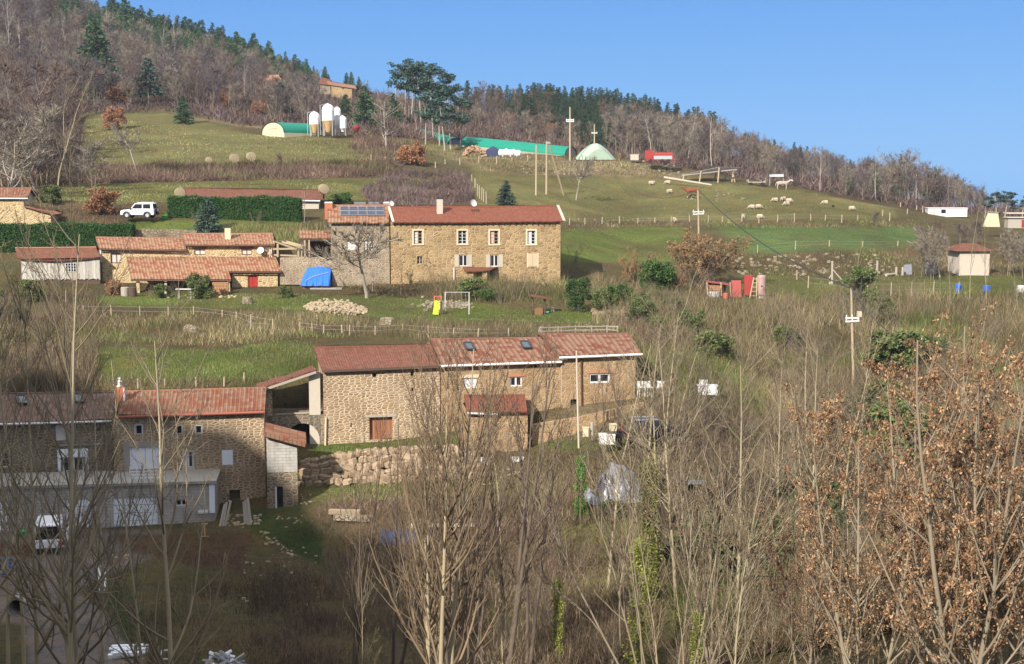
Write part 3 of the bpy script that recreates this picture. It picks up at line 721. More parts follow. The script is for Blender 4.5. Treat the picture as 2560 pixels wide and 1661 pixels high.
# --- grey stone house joined on its left, with solar panels
B = Bld('stone_house', 'grey-brown stone house with solar panels on its roof, left of the long farmhouse', 'house', 831, 715, 149.4, 9)
ops = [B.rect(867, 601, 889, 625), B.rect(911, 601, 934, 625)]
uR = B.pt(974, 650).x
eL, eR, rL, rR = B.pt(819, 557, -.4), B.pt(972, 557, -.4), B.pt(819, 514, 4.4), B.pt(972, 513.5, 4.4)
w, r = shell(B, 0, uR, -4, eL, eR, rL, rR, 8.6, M['stone_grey'], 'tile_mix', ops, seed=3)
for q in ops: window(B, q, .12, 'white', pane='curtain', leaves=2, bars=2)
du = (eR - eL); dv = rL - eL; nr = du.cross(dv).normalized()
def on_roof(px, py, lift):
    # point of the roof plane seen at this pixel
    d = P(px, py, 1.0); d = Vector((d.dot(B.U), d.dot(B.N), d.z)); o = Vector((-B.o0.dot(B.U), -B.o0.dot(B.N), -B.o0.z)); t = (eL - o).dot(nr) / d.dot(nr); return o + d * t + nr * lift
a, b, c = on_roof(850, 541.5, .1), on_roof(962, 541.5, .1), on_roof(850, 519, .1)
for j in range(2):
    for i in range(5):
        p0 = a + (b - a) * (i / 5 + .006) + (c - a) * (j / 2 + .02); x = (b - a) * (1 / 5 - .012); y = (c - a) * (.46)
        mb = MB(); k = nr * .05
        mb.poly([p0 + k, p0 + x + k, p0 + x + y + k, p0 + y + k]); mb.poly([p0, p0 + x, p0 + x + k, p0 + k]); mb.poly([p0 + x, p0 + x + y, p0 + x + y + k, p0 + x + k]); mb.poly([p0 + y, p0, p0 + k, p0 + y + k])
        s_ = mb.build('solar_panel', M['panel_frame'], B.o); mb = MB(); k = nr * .056
        for h in range(2):
            q0 = p0 + x * .03 + y * (.04 + .47 * h) + k; mb.poly([q0, q0 + x * .94, q0 + x * .94 + y * .44, q0 + y * .44])
        mb.build('cells', M['panel'], s_)
chimney(B, B.rect(812, 505, 831, 521, 3.4), 3.4, .6, 'brick', 'white', down=1.2); chimney(B, B.rect(959, 505, 974, 516, 5.2), 5.2, .5, 'render', 'white', down=1.2)
dish(B, 979, 509, 4.8, .6, -.5)
for k, px in enumerate((894, 906, 930, 940)):
    mb = MB(); q = B.rect(px - 8, 506, px + 8, 514, 9.5); mb.box(q[0], q[1], 9.5, 10.6, q[2] - 1.5, q[3]); t_ = mb.build('bale_bag', M['foil']); t_.matrix_world = B.o.matrix_basis; t_.location = B.o.location; t_.rotation_euler = B.o.rotation_euler
    tag(t_, 'grey plastic bag behind the roof carrying the solar panels', 'bag', 'grey bags behind the solar roof')

# --- carport and pergola
B = Bld('carport', 'open carport with a tiled roof on pale posts against the grey stone house', 'carport', 748, 645, 151, 9)
shed = MB(); roof_patch(shed, B.pt(748, 596, 0), B.pt(832, 596, 0), B.pt(746, 577.5, 3.2), B.pt(831, 577.5, 3.2), .33, .06, 8, 0, .02, 8); shed.build('roof', M['tile_mix'], B.o)
for px in (761.5, 772.5, 829):
    mb = MB(); a = B.pt(px, 600, .15); mb.bar(a, (a.x, .15, B.pt(px, 652, .15).z), .16); mb.build('post', M['wood_pale'], B.o)
mb = MB(); mb.bar(B.pt(752, 598.5, .1), B.pt(831, 598.5, .1), .1, .18); mb.build('beam', M['wood_dark'], B.o)
mb = MB(); mb.bar(B.pt(766, 602, .3), B.pt(829, 601.5, .3), .08, .14); mb.build('awning_box', M['white'], B.o)
mb = MB(); a = B.pt(748, 650, 3.4); b = B.pt(832, 600, 3.4); mb.box(a.x, b.x, 3.2, 3.5, a.z, b.z + .9); mb.build('back_wall', M['wood_dark'], B.o)
B = Bld('pergola', 'weathered open timber frame between the cottage and the tiled carport', 'pergola', 690, 645, 151.5, 9)
for a, b, w in (((694, 610), (694, 643), .2), ((746, 612), (746, 643), .2), ((754, 612), (754, 643), .16)):
    mb = MB(); mb.bar(B.pt(*a), B.pt(*b), w); mb.build('post', M['wood_pale'], B.o)
for a, b, o1, o2 in (((682, 623), (750, 622), 0, 0), ((686, 604), (742, 624), 0, .5), ((704, 605), (764, 620), 1.5, .2), ((716, 604), (760, 616), 2.5, .4), ((684, 606), (720, 602), 0, 3), ((685, 638), (742, 640), .2, .2)):
    mb = MB(); mb.bar(B.pt(*a, o1), B.pt(*b, o2), .14, .18); mb.build('beam', M['wood_pale'], B.o)

# --- cottage with the red door
B = Bld('stone_cottage', 'low stone cottage with stepped tiled roofs, a porch and a red door', 'cottage', 250, 715, 150, 8)
ops1 = [B.rect(277, 633, 304, 659)]
uR = B.pt(470, 650).x
shell(B, 0, uR, -4, B.pt(247, 621, -.4), B.pt(466, 625, -.4), B.pt(239, 594, 3.4), B.pt(460, 596, 3.4), 6.8, M['stone_cottage'], 'tile_mix', ops1, seed=4)
window(B, ops1[0], .2, 'wood_brown', leaves=2, bars=0, curtain='full'); gutter(B, B.pt(247, 621, -.4), B.pt(466, 625, -.4))
ops2 = [B.rect(486, 622.5, 513, 638), B.rect(604, 622.5, 629, 638)]
shell(B, uR, B.pt(683, 650).x, -4, B.pt(463, 612, -.4), B.pt(687, 612, -.4), B.pt(455, 585, 3.4), B.pt(681, 584, 3.4), 6.8, M['stone_cottage'], 'tile_mix', ops2, seed=5, wall_name='upper_wall', roof_name='upper_roof')
for q in ops2: window(B, q, .15, 'wood_brown', leaves=2, bars=0, curtain='full', lintel='wood_brown')
gutter(B, B.pt(463, 612, -.4), B.pt(687, 612, -.4)); pipe(B, [B.pt(681, 614, -.35), B.pt(679, 622, -.12), B.pt(679, 652, -.12)], 'gutter_white')
chimney(B, B.rect(562, 566, 576, 598, 1.4), 1.4, .5, 'cream', down=.6); dish(B, 651, 626, -.6, .75, .2); dish(B, 671, 626, -.5, .6, -1.4)
pipe(B, [B.pt(252, 624, -.1), B.pt(253, 700, -.1)], 'gutter_white')
# low front roof and porch
f = -4.2
mb = MB(); roof_patch(mb, B.pt(328, 698.5, f - .35), B.pt(578, 699.5, f - .35), B.pt(316, 643, -.1), B.pt(560, 643, -.1), .33, .06, 12, 0, .02, 6)
mb.build('porch_roof', M['tile_mix'], B.o)
mb = MB(); roof_patch(mb, B.pt(571, 678.5, f + 1.2), B.pt(703, 678.5, f + 1.2), B.pt(560, 643, -.1), B.pt(689, 643, -.1), .33, .06, 12, 0, .02, 7); mb.build('side_roof', M['tile_mix'], B.o)
gutter(B, B.pt(328, 698.5, f - .35), B.pt(578, 699.5, f - .35)); gutter(B, B.pt(571, 678.5, f + 1.2), B.pt(703, 678.5, f + 1.2))
fw = f + 1.6; W = MB(); dr = B.rect(619.5, 690, 644.5, 741, fw); a = B.pt(580, 690, fw); b = B.pt(694, 690, fw); zt = B.pt(600, 681, fw).z
wall_grid(W, a.x, b.x, -4.5, zt, zt, [dr], fw, .2); W.poly([(b.x, fw, -4.5), (b.x, 0, -4.5), (b.x, 0, zt + 1.3), (b.x, fw, zt)], [(0, -4), (4, -4), (4, 1), (0, 0)]); W.poly([(a.x, 0, -4.5), (a.x, fw, -4.5), (a.x, fw, zt), (a.x, 0, zt + 1.3)], [(0, -4), (4, -4), (4, 1), (0, 0)])
W.build('door_wall', M['stone_cottage'], B.o)
d_ = shutter(B, (dr[0] + .1, dr[1] - .1, dr[2], dr[3] - .05), 'red_door', fw + .12, 'door', True, 0)
mb = MB(); mb.box(dr[0] - .2, dr[1] + .2, fw - .05, fw + .05, dr[3], dr[3] + .14); mb.box(dr[0], dr[0] + .09, fw - .01, fw + .1, dr[2], dr[3]); mb.box(dr[1] - .09, dr[1], fw - .01, fw + .1, dr[2], dr[3]); mb.build('door_frame', M['wood_brown'], B.o)
mb = MB(); h = (dr[0] + dr[1]) / 2; mb.box(h + .04, h + .1, fw + .05, fw + .12, dr[2] + .9, dr[2] + 1.0); mb.build('handle', M['zinc'], d_)
for px in (345, 414, 571):
    mb = MB(); a = B.pt(px, 702, f); mb.bar(a, (a.x, f, -4), .32 if px != 414 else .24); mb.build('post', M['stone_cottage'] if px != 414 else M['render'], B.o)
mb = MB(); a = B.pt(342, 735, f); b = B.pt(590, 735, f); z = B.pt(400, 738.5, f).z; mb.box(a.x, b.x, f - .2, fw, z - 1.5, z); mb.build('porch_floor', M['concrete'], B.o)
mb = MB(); mb.bar(B.pt(332, 700, f), B.pt(578, 701, f), .16, .2); mb.build('porch_beam', M['wood_dark'], B.o)
Bc = B
# --- weathered board shed on the cottage's left
B = Bld('plank_shed', 'weathered grey plank shed with a sagging old tile roof beside the cottage', 'shed', 48, 700, 148, 4)
eL, eR, rL, rR = B.pt(43, 647, -.3), B.pt(252, 643, -.3), B.pt(38, 620, 2.6), B.pt(240, 618, 2.6)
W = MB(); n = 26
for i in range(n):
    t0, t1 = i / n, (i + 1) / n; u0 = eL.x + .3 + (eR.x - eL.x - .5) * t0; u1 = eL.x + .3 + (eR.x - eL.x - .5) * t1; zz = lambda t: eL.z + (eR.z - eL.z) * t - .3 * math.sin(math.pi * t) - .12
    W.poly([(u0, 0, -.1 + .25 * rnd.random()), (u1, 0, -.1 + .25 * rnd.random()), (u1, 0, zz(t1)), (u0, 0, zz(t0))])
W.build('plank_wall', M['planks_grey'], B.o)
W = MB(); W.box(eL.x + .35, eR.x - .25, .12, 5, -3.5, eL.z - .5); W.build('inner_wall', M['wood_dark'], B.o)
mb = MB(); roof_patch(mb, eL, eR, rL, rR, .17, .012, 10, .3, .05, 11); roof_patch(mb, (rR.x, 2.6, rR.z), (rL.x, 2.6, rL.z), (eR.x, 5.4, eR.z), (eL.x, 5.4, eL.z), .17, 0, 2, .2, 0, 3); r_ = mb.build('roof', M['tile_old'], B.o)
mb = MB(); ridge_caps(mb, rL, rR, .1); mb.build('ridge_tiles', M['tile_mix'], r_)
window(B, B.rect(164, 658, 190, 680, -.05), -.05, 'white', leaves=4, bars=2, curtain=None, fw=.04)
mb = MB(); q = B.rect(176, 683, 197, 698, -.06); mb.box(q[0], q[1], -.06, 0, q[2], q[3]); mb.build('hatch', M['wood_grey'], B.o)
# --- house at the left edge
B = Bld('village_house', 'small tan stone house with a lean-to, cut by the left edge of the view', 'house', -60, 565, 160, 6)
shell(B, 0, B.pt(60, 530).x, -5, B.pt(-70, 494, -.3), B.pt(69.5, 494, -.3), B.pt(-80, 471, 2.6), B.pt(79, 471, 2.6), 5.4, M['stone_cottage'], 'tile_stripe', [], seed=8)
a = B.pt(60, 530).x; b = B.pt(126, 530).x; z0 = B.pt(62, 517).z; z1 = B.pt(128, 536).z
W = MB(); W.poly([(a, .05, -5), (b, .05, -5), (b, .05, z1), (a, .05, z0)]); W.poly([(b, .05, -5), (b, 4, -5), (b, 4, z1), (b, .05, z1)]); W.build('lean_to_wall', M['stone_cottage'], B.o)
mb = MB(); roof_patch(mb, (b + .5, -.3, z1 - .05), (b + .5, 4.2, z1 - .05), (a + .02, -.3, z0 + .1), (a + .02, 4.2, z0 + .1), .25, .03, 6, 0, .02, 4); mb.build('lean_to_roof', M['tile_stripe'], B.o)
gutter(B, B.pt(-70, 494, -.3), B.pt(69.5, 494, -.3), 'gutter_white')
# --- long shed behind the tall hedge
B = Bld('long_shed', 'long low shed with a faded red roof standing behind the tall hedge', 'shed', 476, 540, 178, 6)
shell(B, 0, B.pt(797, 520).x, -4, B.pt(473, 495.5, -.3), B.pt(806, 500.5, -.3), B.pt(460, 471.5, 4.5), B.pt(811, 476.5, 4.5), 9, M['render'], 'tile_old', [], wave=.22, amp=.02, rows=12, seed=9, caps=False, rough=.03)
gutter(B, B.pt(474, 496, -.3), B.pt(800, 500.5, -.3), 'gutter_white', .09)
# --- hamlet row across the middle: barn, house with skylights, house on the right
B = Bld('stone_barn', 'tall pale stone barn with a plain red roof and a wide plank door', 'barn', 811, 1125, 98, 11)
ops = [B.rect(931, 933, 940.5, 944), B.rect(1026.7, 929.5, 1034.7, 941), B.rect(876, 1058, 879.5, 1069), B.rect(1029, 970, 1033.5, 979), B.rect(924, 1042, 981, 1101)]
uR = B.pt(1100, 1000).x
shell(B, 0, uR, -3.5, B.pt(806, 928, -.3), B.pt(1100, 916, -.3), B.pt(784, 869, 4.2), B.pt(1080, 863.5, 4.2), 8.4, M['stone_barn'], 'tile_old', ops, wave=.22, amp=.012, rows=16, seed=12, rough=.035, sag=.1, rev=.4)
for q in ops[:4]: hole(B, q, .4)
q = ops[4]; shutter(B, q, 'planks_brown', .3, 'door', True); mb = MB(); mb.box(q[0] - .3, q[1] + .3, -.04, .06, q[3], q[3] + .16); mb.build('lintel', M['wood_grey'], B.o)
pipe(B, [B.pt(815, 1045, -.15), B.pt(813, 1130, -.15)], 'cream', .06)
mb = MB(); mb.bar(B.pt(806, 929, -.34), B.pt(1098, 917, -.34), .06, .18); mb.build('eave_board', M['wood_dark'], B.o)
Bb = B
zt = B.pt(784, 990).z
B2 = Bld('stone_house', 'stone house with two skylights and a white gutter in the middle of the hamlet row', 'house', 1102, 1110, 99.7, 11)
ops = [B2.rect(1160, 945, 1192, 971.5), B2.rect(1275, 942, 1305, 967), B2.rect(1336, 908, 1345.5, 921)]
uR = B2.pt(1402, 1000).x
eL, eR, rL, rR = B2.pt(1103, 911.5, -.35), B2.pt(1404, 901, -.35), B2.pt(1076, 849, 4.4), B2.pt(1352, 845.5, 4.4)
shell(B2, -.2, uR, -4, eL, eR, rL, rR, 8.8, M['stone_row'], 'tile_check', ops, wave=.38, amp=.05, seed=13)
shutter(B2, ops[0], 'white', .08, split=False, slats=3); window(B2, ops[1], .12, 'white', leaves=2, bars=0, fw=.09, curtain=None, lintel='lintel'); hole(B2, ops[2])
mb = MB(); q = ops[0]; mb.box(q[0] - .25, q[1] + .25, -.035, .05, q[3] + .01, q[3] + .25); mb.build('lintel', M['surround'], B2.o)
gutter(B2, eL, eR, 'gutter_white', .085); pipe(B2, [eR + Vector((.1, .2, -.2)), B2.pt(1404, 912, -.1), B2.pt(1404, 1010, -.1)], 'zinc')
def skylight(B, eL, eR, rL, x0, y0, x1, y1, glass):
    n_ = (eR - eL).cross(rL - eL).normalized(); o = Vector((-B.o0.dot(B.U), -B.o0.dot(B.N), -B.o0.z))
    def hit(px, py):
        d = P(px, py, 1.0); d = Vector((d.dot(B.U), d.dot(B.N), d.z)); return o + d * ((eL - o).dot(n_) / d.dot(n_)) + n_ * .12
    sk = (x1 - x0) * .3; a, b, c = hit(x0 + sk, y1), hit(x1, y1), hit(x0, y0); d = b + (c - a)
    mb = MB()
    for p, q in ((a, b), (b, d), (d, c), (c, a)): mb.bar(p, q, .1, .1, n_)
    s_ = mb.build('skylight', M['metal_dark'], B.o); mb = MB(); mb.poly([a, b, d, c]); mb.build('pane', M[glass], s_)
skylight(B2, eL, eR, rL, 1159, 860, 1187, 877, 'sky_glass'); skylight(B2, eL, eR, rL, 1300, 857, 1329, 873.5, 'sky_glass')
B3 = Bld('stone_house', 'right-hand stone house of the row with a wide white window', 'house', 1404, 1080, 101.2, 11)
ops = [B3.rect(1473, 933, 1525, 959), B3.rect(1426, 998.5, 1443, 1043)]
uR = B3.pt(1588, 1000).x
eL, eR, rL, rR = B3.pt(1398, 890.5, -.35), B3.pt(1605, 882, -.35), B3.pt(1350, 835.5, 4.4), B3.pt(1571, 835.5, 4.4)
shell(B3, 0, uR, -4, eL, eR, rL, rR, 8.8, M['stone_row'], 'tile_check', ops, wave=.38, amp=.05, seed=14)
window(B3, ops[0], .12, 'white', leaves=2, bars=0, fw=.12, lintel='lintel'); hole(B3, ops[1]); mb = MB(); q = ops[1]; mb.box(q[0] + .05, q[1] - .05, .05, .1, q[2], q[2] + .25); mb.build('door_step', M['white'], B3.o)
gutter(B3, eL, eR, 'gutter_white', .085); pipe(B3, [B3.pt(1453, 893, -.12), B3.pt(1455, 1043, -.12)], 'gutter', .06)
# red-roofed annex in front of the middle house
B = Bld('stone_annex', 'small stone annex with a plain red lean-to roof in front of the row', 'outbuilding', 1172, 1195, 95.2, 11)
q1 = B.rect(1206, 1083, 1213, 1093); q2 = B.rect(1233, 1128, 1256, 1165)
eL, eR, rL, rR = B.pt(1167, 1031.5, -.3), B.pt(1318, 1029, -.3), B.pt(1160, 987, 4.2), B.pt(1312, 986, 4.2)
shell(B, 0, B.pt(1319, 1100).x, -3, eL, eR, rL, rR, 4.25, M['stone_row'], 'tile_red', [q1, q2], wave=.22, amp=.012, rows=14, seed=15, caps=False, mono=True)
hole(B, q1); hole(B, q2, .25, 'wood_dark', 'door'); mb = MB(); mb.bar(B.pt(1168, 1033, -.34), B.pt(1245, 1036, -.34), .05, .12); mb.build('eave_board', M['white'], B.o)
# --- open lean-to and vault between barn and lower house
B = Bld('open_lean_to', 'open shelter with a sloping old roof over a stone vault, left of the barn', 'shelter', 668, 1120, 97.5, 9)
a, b = B.pt(644, 971, -.4), B.pt(790, 922, -.4); c, d = B.pt(640, 962, 3.6), B.pt(782, 915, 3.6)
mb = MB(); roof_patch(mb, a, b, c, d, .25, .03, 8, 0, .06, 17, .16); mb.build('roof', M['tile_old'], B.o)
for k in range(5):
    mb = MB(); t = k / 4; mb.bar(a.lerp(c, t) - Vector((0, 0, .25)), b.lerp(d, t) - Vector((0, 0, .25)), .12, .16); mb.build('beam', M['wood_grey'], B.o)
mb = MB(); q = B.rect(667, 975, 680, 1125); mb.box(q[0], q[1], 0, .35, q[2] - 2, q[3]); mb.build('pillar', M['stone_barn'], B.o)
mb = MB(); q = B.rect(775, 930, 789, 1125); mb.box(q[0], q[1] + .3, 0, .4, q[2] - 2, q[3]); mb.build('pillar', M['render'], B.o)
z = B.pt(700, 1040).z; x0 = B.pt(668, 1040).x; x1 = B.pt(812, 1040).x; ca = B.pt(757, 1100); ra = 1.18; zs = ca.z
W = MB(); n = 16; pts = [(ca.x + ra * math.cos(math.pi * k / n), 0, zs + ra * math.sin(math.pi * k / n)) for k in range(n + 1)]
W.poly([(x0, 0, zs - 4), (ca.x - ra, 0, zs - 4), (ca.x - ra, 0, zs), (ca.x - ra, 0, z), (x0, 0, z)]); W.poly([(ca.x + ra, 0, zs - 4), (x1, 0, zs - 4), (x1, 0, z), (ca.x + ra, 0, z)])
for k in range(n):
    p, q = pts[k], pts[k + 1]; W.poly([p, (p[0], 0, z), (q[0], 0, z), q]); W.poly([p, q, (q[0], 3.5, q[2]), (p[0], 3.5, p[2])])
W.poly([(ca.x - ra, 0, zs - 4), (ca.x - ra, 3.5, zs - 4), (ca.x - ra, 3.5, zs), (ca.x - ra, 0, zs)]); W.poly([(ca.x + ra, 0, zs - 4), (ca.x + ra, 3.5, zs - 4), (ca.x + ra, 3.5, zs), (ca.x + ra, 0, zs)])
W.poly([(x0, 3.5, zs - 4), (x1, 3.5, zs - 4), (x1, 3.5, z), (x0, 3.5, z)]); W.poly([(x0, 0, z), (x1, 0, z), (x1, 3.5, z), (x0, 3.5, z)]); W.build('vault', M['stone_low'], B.o)
for k in range(5):
    mb = MB(); s0 = B.pt(688 + 6 * k, 1036 + k * 1.3, .1 + .3 * k); mb.bar(s0, s0 + Vector((2.4 - .2 * k, .1, .05)), .1, .06); tag(mb.build('plank', M['wood_pale' if k % 2 else 'wood_grey']), 'loose board lying on the floor of the open shelter', 'plank', 'boards in the open shelter').matrix_basis = Matrix.Translation(B.o.location) @ Matrix.Rotation(B.th, 4, 'Z')
# --- concrete-block annex with slab roof
B = Bld('block_annex', 'narrow annex of grey concrete blocks over stone with a tilted tile roof slab', 'outbuilding', 669, 1266, 90, 9)
u1 = B.pt(744, 1200).x; zm = B.pt(700, 1181).z; z0 = B.pt(669, 1088).z; z1 = B.pt(744, 1106).z; dr = B.rect(692, 1217, 707, 1271)
W = MB(); W.poly([(0, 0, zm), (u1, 0, zm), (u1, 0, z1), (0, 0, z0)]); W.poly([(u1, 0, zm), (u1, 3, zm), (u1, 3, z1), (u1, 0, z1)]); W.poly([(u1, 3, zm), (0, 3, zm), (0, 3, z0), (u1, 3, z1)]); W.build('block_wall', M['block'], B.o)
W = MB(); wall_grid(W, 0, u1, -3, zm, zm, [dr], .02); W.poly([(u1, .02, -3), (u1, 3, -3), (u1, 3, zm), (u1, .02, zm)]); W.build('stone_wall', M['stone_low'], B.o); hole(B, dr, .27, 'black', 'doorway')
mb = MB(); mb.box(dr[0] - .09, dr[0] + .02, -.05, .1, dr[2], dr[3]); mb.build('door_frame', M['white'], B.o)
mb = MB(); roof_patch(mb, (u1 + .6, -.5, z1 + .02), (u1 + .6, 3, z1 + .02), (-.1, -.5, z0 + .3), (-.1, 3, z0 + .3), .25, .03, 5, 0, .02, 3, .3); mb.build('roof', M['tile_stripe'], B.o)
# --- lower house, two halves, garages in front
B = Bld('lower_house', 'pale stone house half in sunlight at lower left, with a striped tile roof', 'house', 290, 1290, 91, 9)
ops = [B.rect(339, 1063, 355, 1087), B.rect(441, 1064, 455, 1086), B.rect(489.5, 1065, 504, 1085), B.rect(325, 1117, 401, 1175), B.rect(460, 1129, 482, 1170), B.rect(555, 1124, 582, 1163), B.rect(574, 1225, 600, 1276)]
eL, eR, rL, rR = B.pt(295, 1038.5, -.35), B.pt(662, 1026, -.35), B.pt(303, 980, 3.8), B.pt(666, 970, 3.8)
shell(B, 0, B.pt(661, 1100).x, -3.5, eL, eR, rL, rR, 7.6, M['stone_barn'], 'tile_stripe', ops, wave=.28, amp=.055, seed=18)
for q in ops[:3]: window(B, q, .14, 'white', leaves=1, bars=0, fw=.05, sur='white', sw=.06, sill=False)
shutter(B, ops[3], 'shutter_white', .1, 'shutter', True); window(B, ops[4], .12, 'white', leaves=2, bars=0, fw=.07, curtain='half', sur='render', sw=.08); shutter(B, ops[5], 'shutter_white', .03, 'shutter', False); hole(B, ops[6], .25, 'wood_dark', 'door')
mb = MB(); q = ops[3]; mb.box(q[0] - .35, q[0] - .01, -.03, .06, q[2] - .3, q[3] + .35); mb.box(q[1] + .01, q[1] + .35, -.03, .06, q[2] - .3, q[3] + .35); mb.box(q[0] - .01, q[1] + .01, -.03, .06, q[3] + .01, q[3] + .35); mb.build('window_surround', M['concrete'], B.o)
gutter(B, eL, eR, 'gutter_red', .09)
BL = B
B = Bld('lower_house', 'shaded stone house with a dark mauve tile roof at the lower left edge', 'house', -110, 1300, 90.4, 9)
ops = [B.rect(140, 1063, 163, 1102), B.rect(157, 1142, 209, 1181), B.rect(-20, 1127, 25, 1170)]
eL, eR, rL, rR = B.pt(-120, 1060, -.35), B.pt(282, 1048.5, -.35), B.pt(-90, 986, 3.8), B.pt(294, 981, 3.8)
uR = B.pt(288, 1100).x
shell(B, 0, uR, -3.5, eL, eR, rL, rR, 7.6, M['stone_low'], 'tile_mauve', ops, wave=.25, amp=.04, seed=19)
window(B, ops[0], .1, 'white', pane='curtain', leaves=1, bars=1); window(B, ops[1], .12, 'white', leaves=2, bars=0, fw=.1); window(B, ops[2], .12, 'white', leaves=2, bars=1, fw=.08)
mb = MB(); q = ops[1]; mb.box(q[0] - .1, q[1] + .1, -.08, .05, q[3] + .01, q[3] + .55); mb.box(q[0] - .3, q[0] - .11, -.03, .05, q[2] - .1, q[3] + .55); mb.box(q[1] + .11, q[1] + .3, -.03, .05, q[2] - .1, q[3] + .55); mb.build('roller_blind', M['shutter_white'], B.o)
gutter(B, eL, eR, 'gutter_white', .07); skylight(B, eL, eR, rL, 37, 992, 74, 1013, 'sky_glass'); skylight(B, eL, eR, rL, 182, 988, 211, 1009, 'sky_glass')
mb = MB(); mb.bar(B.pt(150, 1114, -.1), B.pt(268, 1109, -.1), .08, .12); mb.build('ledge', M['concrete'], B.o)
ch = MB(); q = B.rect(290, 968, 308, 1021, .9); ch.box(q[0], q[1], .9, 1.4, q[2] - .3, q[3]); c_ = ch.build('chimney', M['brick'], B.o)
k = MB(); m0 = (q[0] + q[1]) / 2; k.lathe([(.2, 0), (.2, .06), (.12, .1), (.13, .3), (.2, .34), (.09, .42), (.13, .55), (.05, .62)], 12, (m0, 1.15, q[3])); k.build('chimney_pot', M['white'], c_)
k = MB(); k.box(q[1] + .003, q[1] + .06, .88, 1.42, q[2] - .3, q[3] - .1); k.build('flashing', M['shutter_white'], c_)
B = Bld('garage_block', 'grey concrete garage block with a roof terrace and two white garage doors', 'garage', -110, 1335, 86.5, 7)
ops = [B.rect(160, 1247, 226, 1328), B.rect(285, 1242, 392.5, 1324), B.rect(440, 1249, 467, 1265.5), B.rect(-60, 1250, 20, 1328)]
u1 = B.pt(536, 1250).x; zt = B.pt(400, 1212).z
W = MB(); wall_grid(W, 0, u1, -3, zt, zt, ops, 0, .2); W.poly([(u1, 0, -3), (u1, 4.0, -3), (u1, 4.0, zt), (u1, 0, zt)]); W.build('wall', M['block'], B.o)
mb = MB(); mb.box(-.15, u1 + .15, -.15, 3.9, zt + .003, zt + .18); mb.build('terrace_slab', M['concrete'], B.o)
for q in ops[:2] + ops[3:]:
    d_ = MB(); d_.box(q[0], q[1], .1, .16, q[2], q[3]); 
    d_ = d_.build('garage_door', M['shutter_white'], B.o); mb = MB()
    for j in range(1, 4): z = q[2] + (q[3] - q[2]) * j / 4; mb.box(q[0] + .05, q[1] - .05, .088, .1, z - .012, z + .012)
    mb.build('panel_joint', M['concrete'], d_)
window(B, ops[2], .1, 'white', leaves=2, bars=0); mb = MB(); q = B.rect(495, 1279, 519, 1285, -.3); mb.box(q[0], q[1], -.3, 0, q[2], q[3]); mb.build('shelf', M['white'], B.o)
mb = MB(); q = B.rect(524, 1205, 536, 1283, -.03); mb.box(q[0], q[1], -.05, -.003, q[2], q[3]); mb.build('corner_panel', M['shutter_white'], B.o)
rl = MB(); a = B.pt(325, 1185, .5); b = B.pt(410, 1185, .5)
for j in range(4): rl.bar((a.x, .5, zt + .35 + j * .22), (b.x, .5, zt + .35 + j * .22), .05, .05)
for j in range(6): x = a.x + (b.x - a.x) * j / 5; rl.bar((x, .5, zt + .18), (x, .5, zt + 1.1), .05)
rl.build('railing', M['shutter_white'], B.o)
# --- small pale house at the right
B = Bld('stone_hut', 'small pale hut with a faded red hipped roof at the right', 'hut', 2398, 678, 177, 3)
W = MB(); u1 = B.pt(2474, 650).x; zt = B.pt(2430, 627).z; wall_grid(W, 0, u1, -2, zt, zt, [], 0)
W.poly([(u1, 0, -2), (u1, 4, -2), (u1, 4, zt), (u1, 0, zt)]); W.poly([(0, 4, -2), (0, 0, -2), (0, 0, zt), (0, 4, zt)]); W.build('wall', M['render'], B.o)
zr = B.pt(2430, 608, 2).z; r = [(-.7, -.5), (u1 + .4, -.5), (u1 + .4, 4.5), (-.7, 4.5)]; mb = MB(); A, E_ = (1.0, 2, zr), (u1 - 1.2, 2, zr); c4 = [(x, y, zt - .05) for x, y in r]
mb.poly([c4[0], c4[1], E_, A]); mb.poly([c4[1], c4[2], E_]); mb.poly([c4[2], c4[3], A, E_]); mb.poly([c4[3], c4[0], A]); mb.poly(c4[::-1]); mb.build('roof', M['tile_old'], B.o)
# --- two roofs at the top of the hill
B = Bld('hill_house', 'distant stone house with a red tiled roof among the trees near the ridge', 'house', 828, 234, 420, -6)
shell(B, 0, B.pt(880, 230).x, -4, B.pt(820, 211, -.4), B.pt(892, 222, -.4), B.pt(816, 203, 4), B.pt(888, 215, 4), 8, M['stone_farm'], 'tile_mix', [B.rect(838, 215, 842, 221), B.rect(856, 217, 860, 223)], amp=0, rows=3, caps=False)
B = Bld('hill_house', 'distant grey-roofed barn half hidden by trees at the ridge', 'barn', 800, 235, 428, 0)
shell(B, 0, B.pt(826, 230).x, -4, B.pt(796, 209, -.4), B.pt(832, 214, -.4), B.pt(803, 193, 4), B.pt(826, 200, 4), 8, M['stone_grey'], 'tile_old', [], amp=0, rows=3, caps=False)
B = Bld('hill_house', 'small distant gabled house hidden in the wood on the left hillside', 'house', 664, 214, 430, -14)
shell(B, 0, B.pt(700, 205).x, -4, B.pt(656, 202, -.4), B.pt(704, 199, -.4), B.pt(668, 189, 4), B.pt(696, 187, 4), 8, M['stone_grey'], 'tile_mix', [], amp=0, rows=3, caps=False)
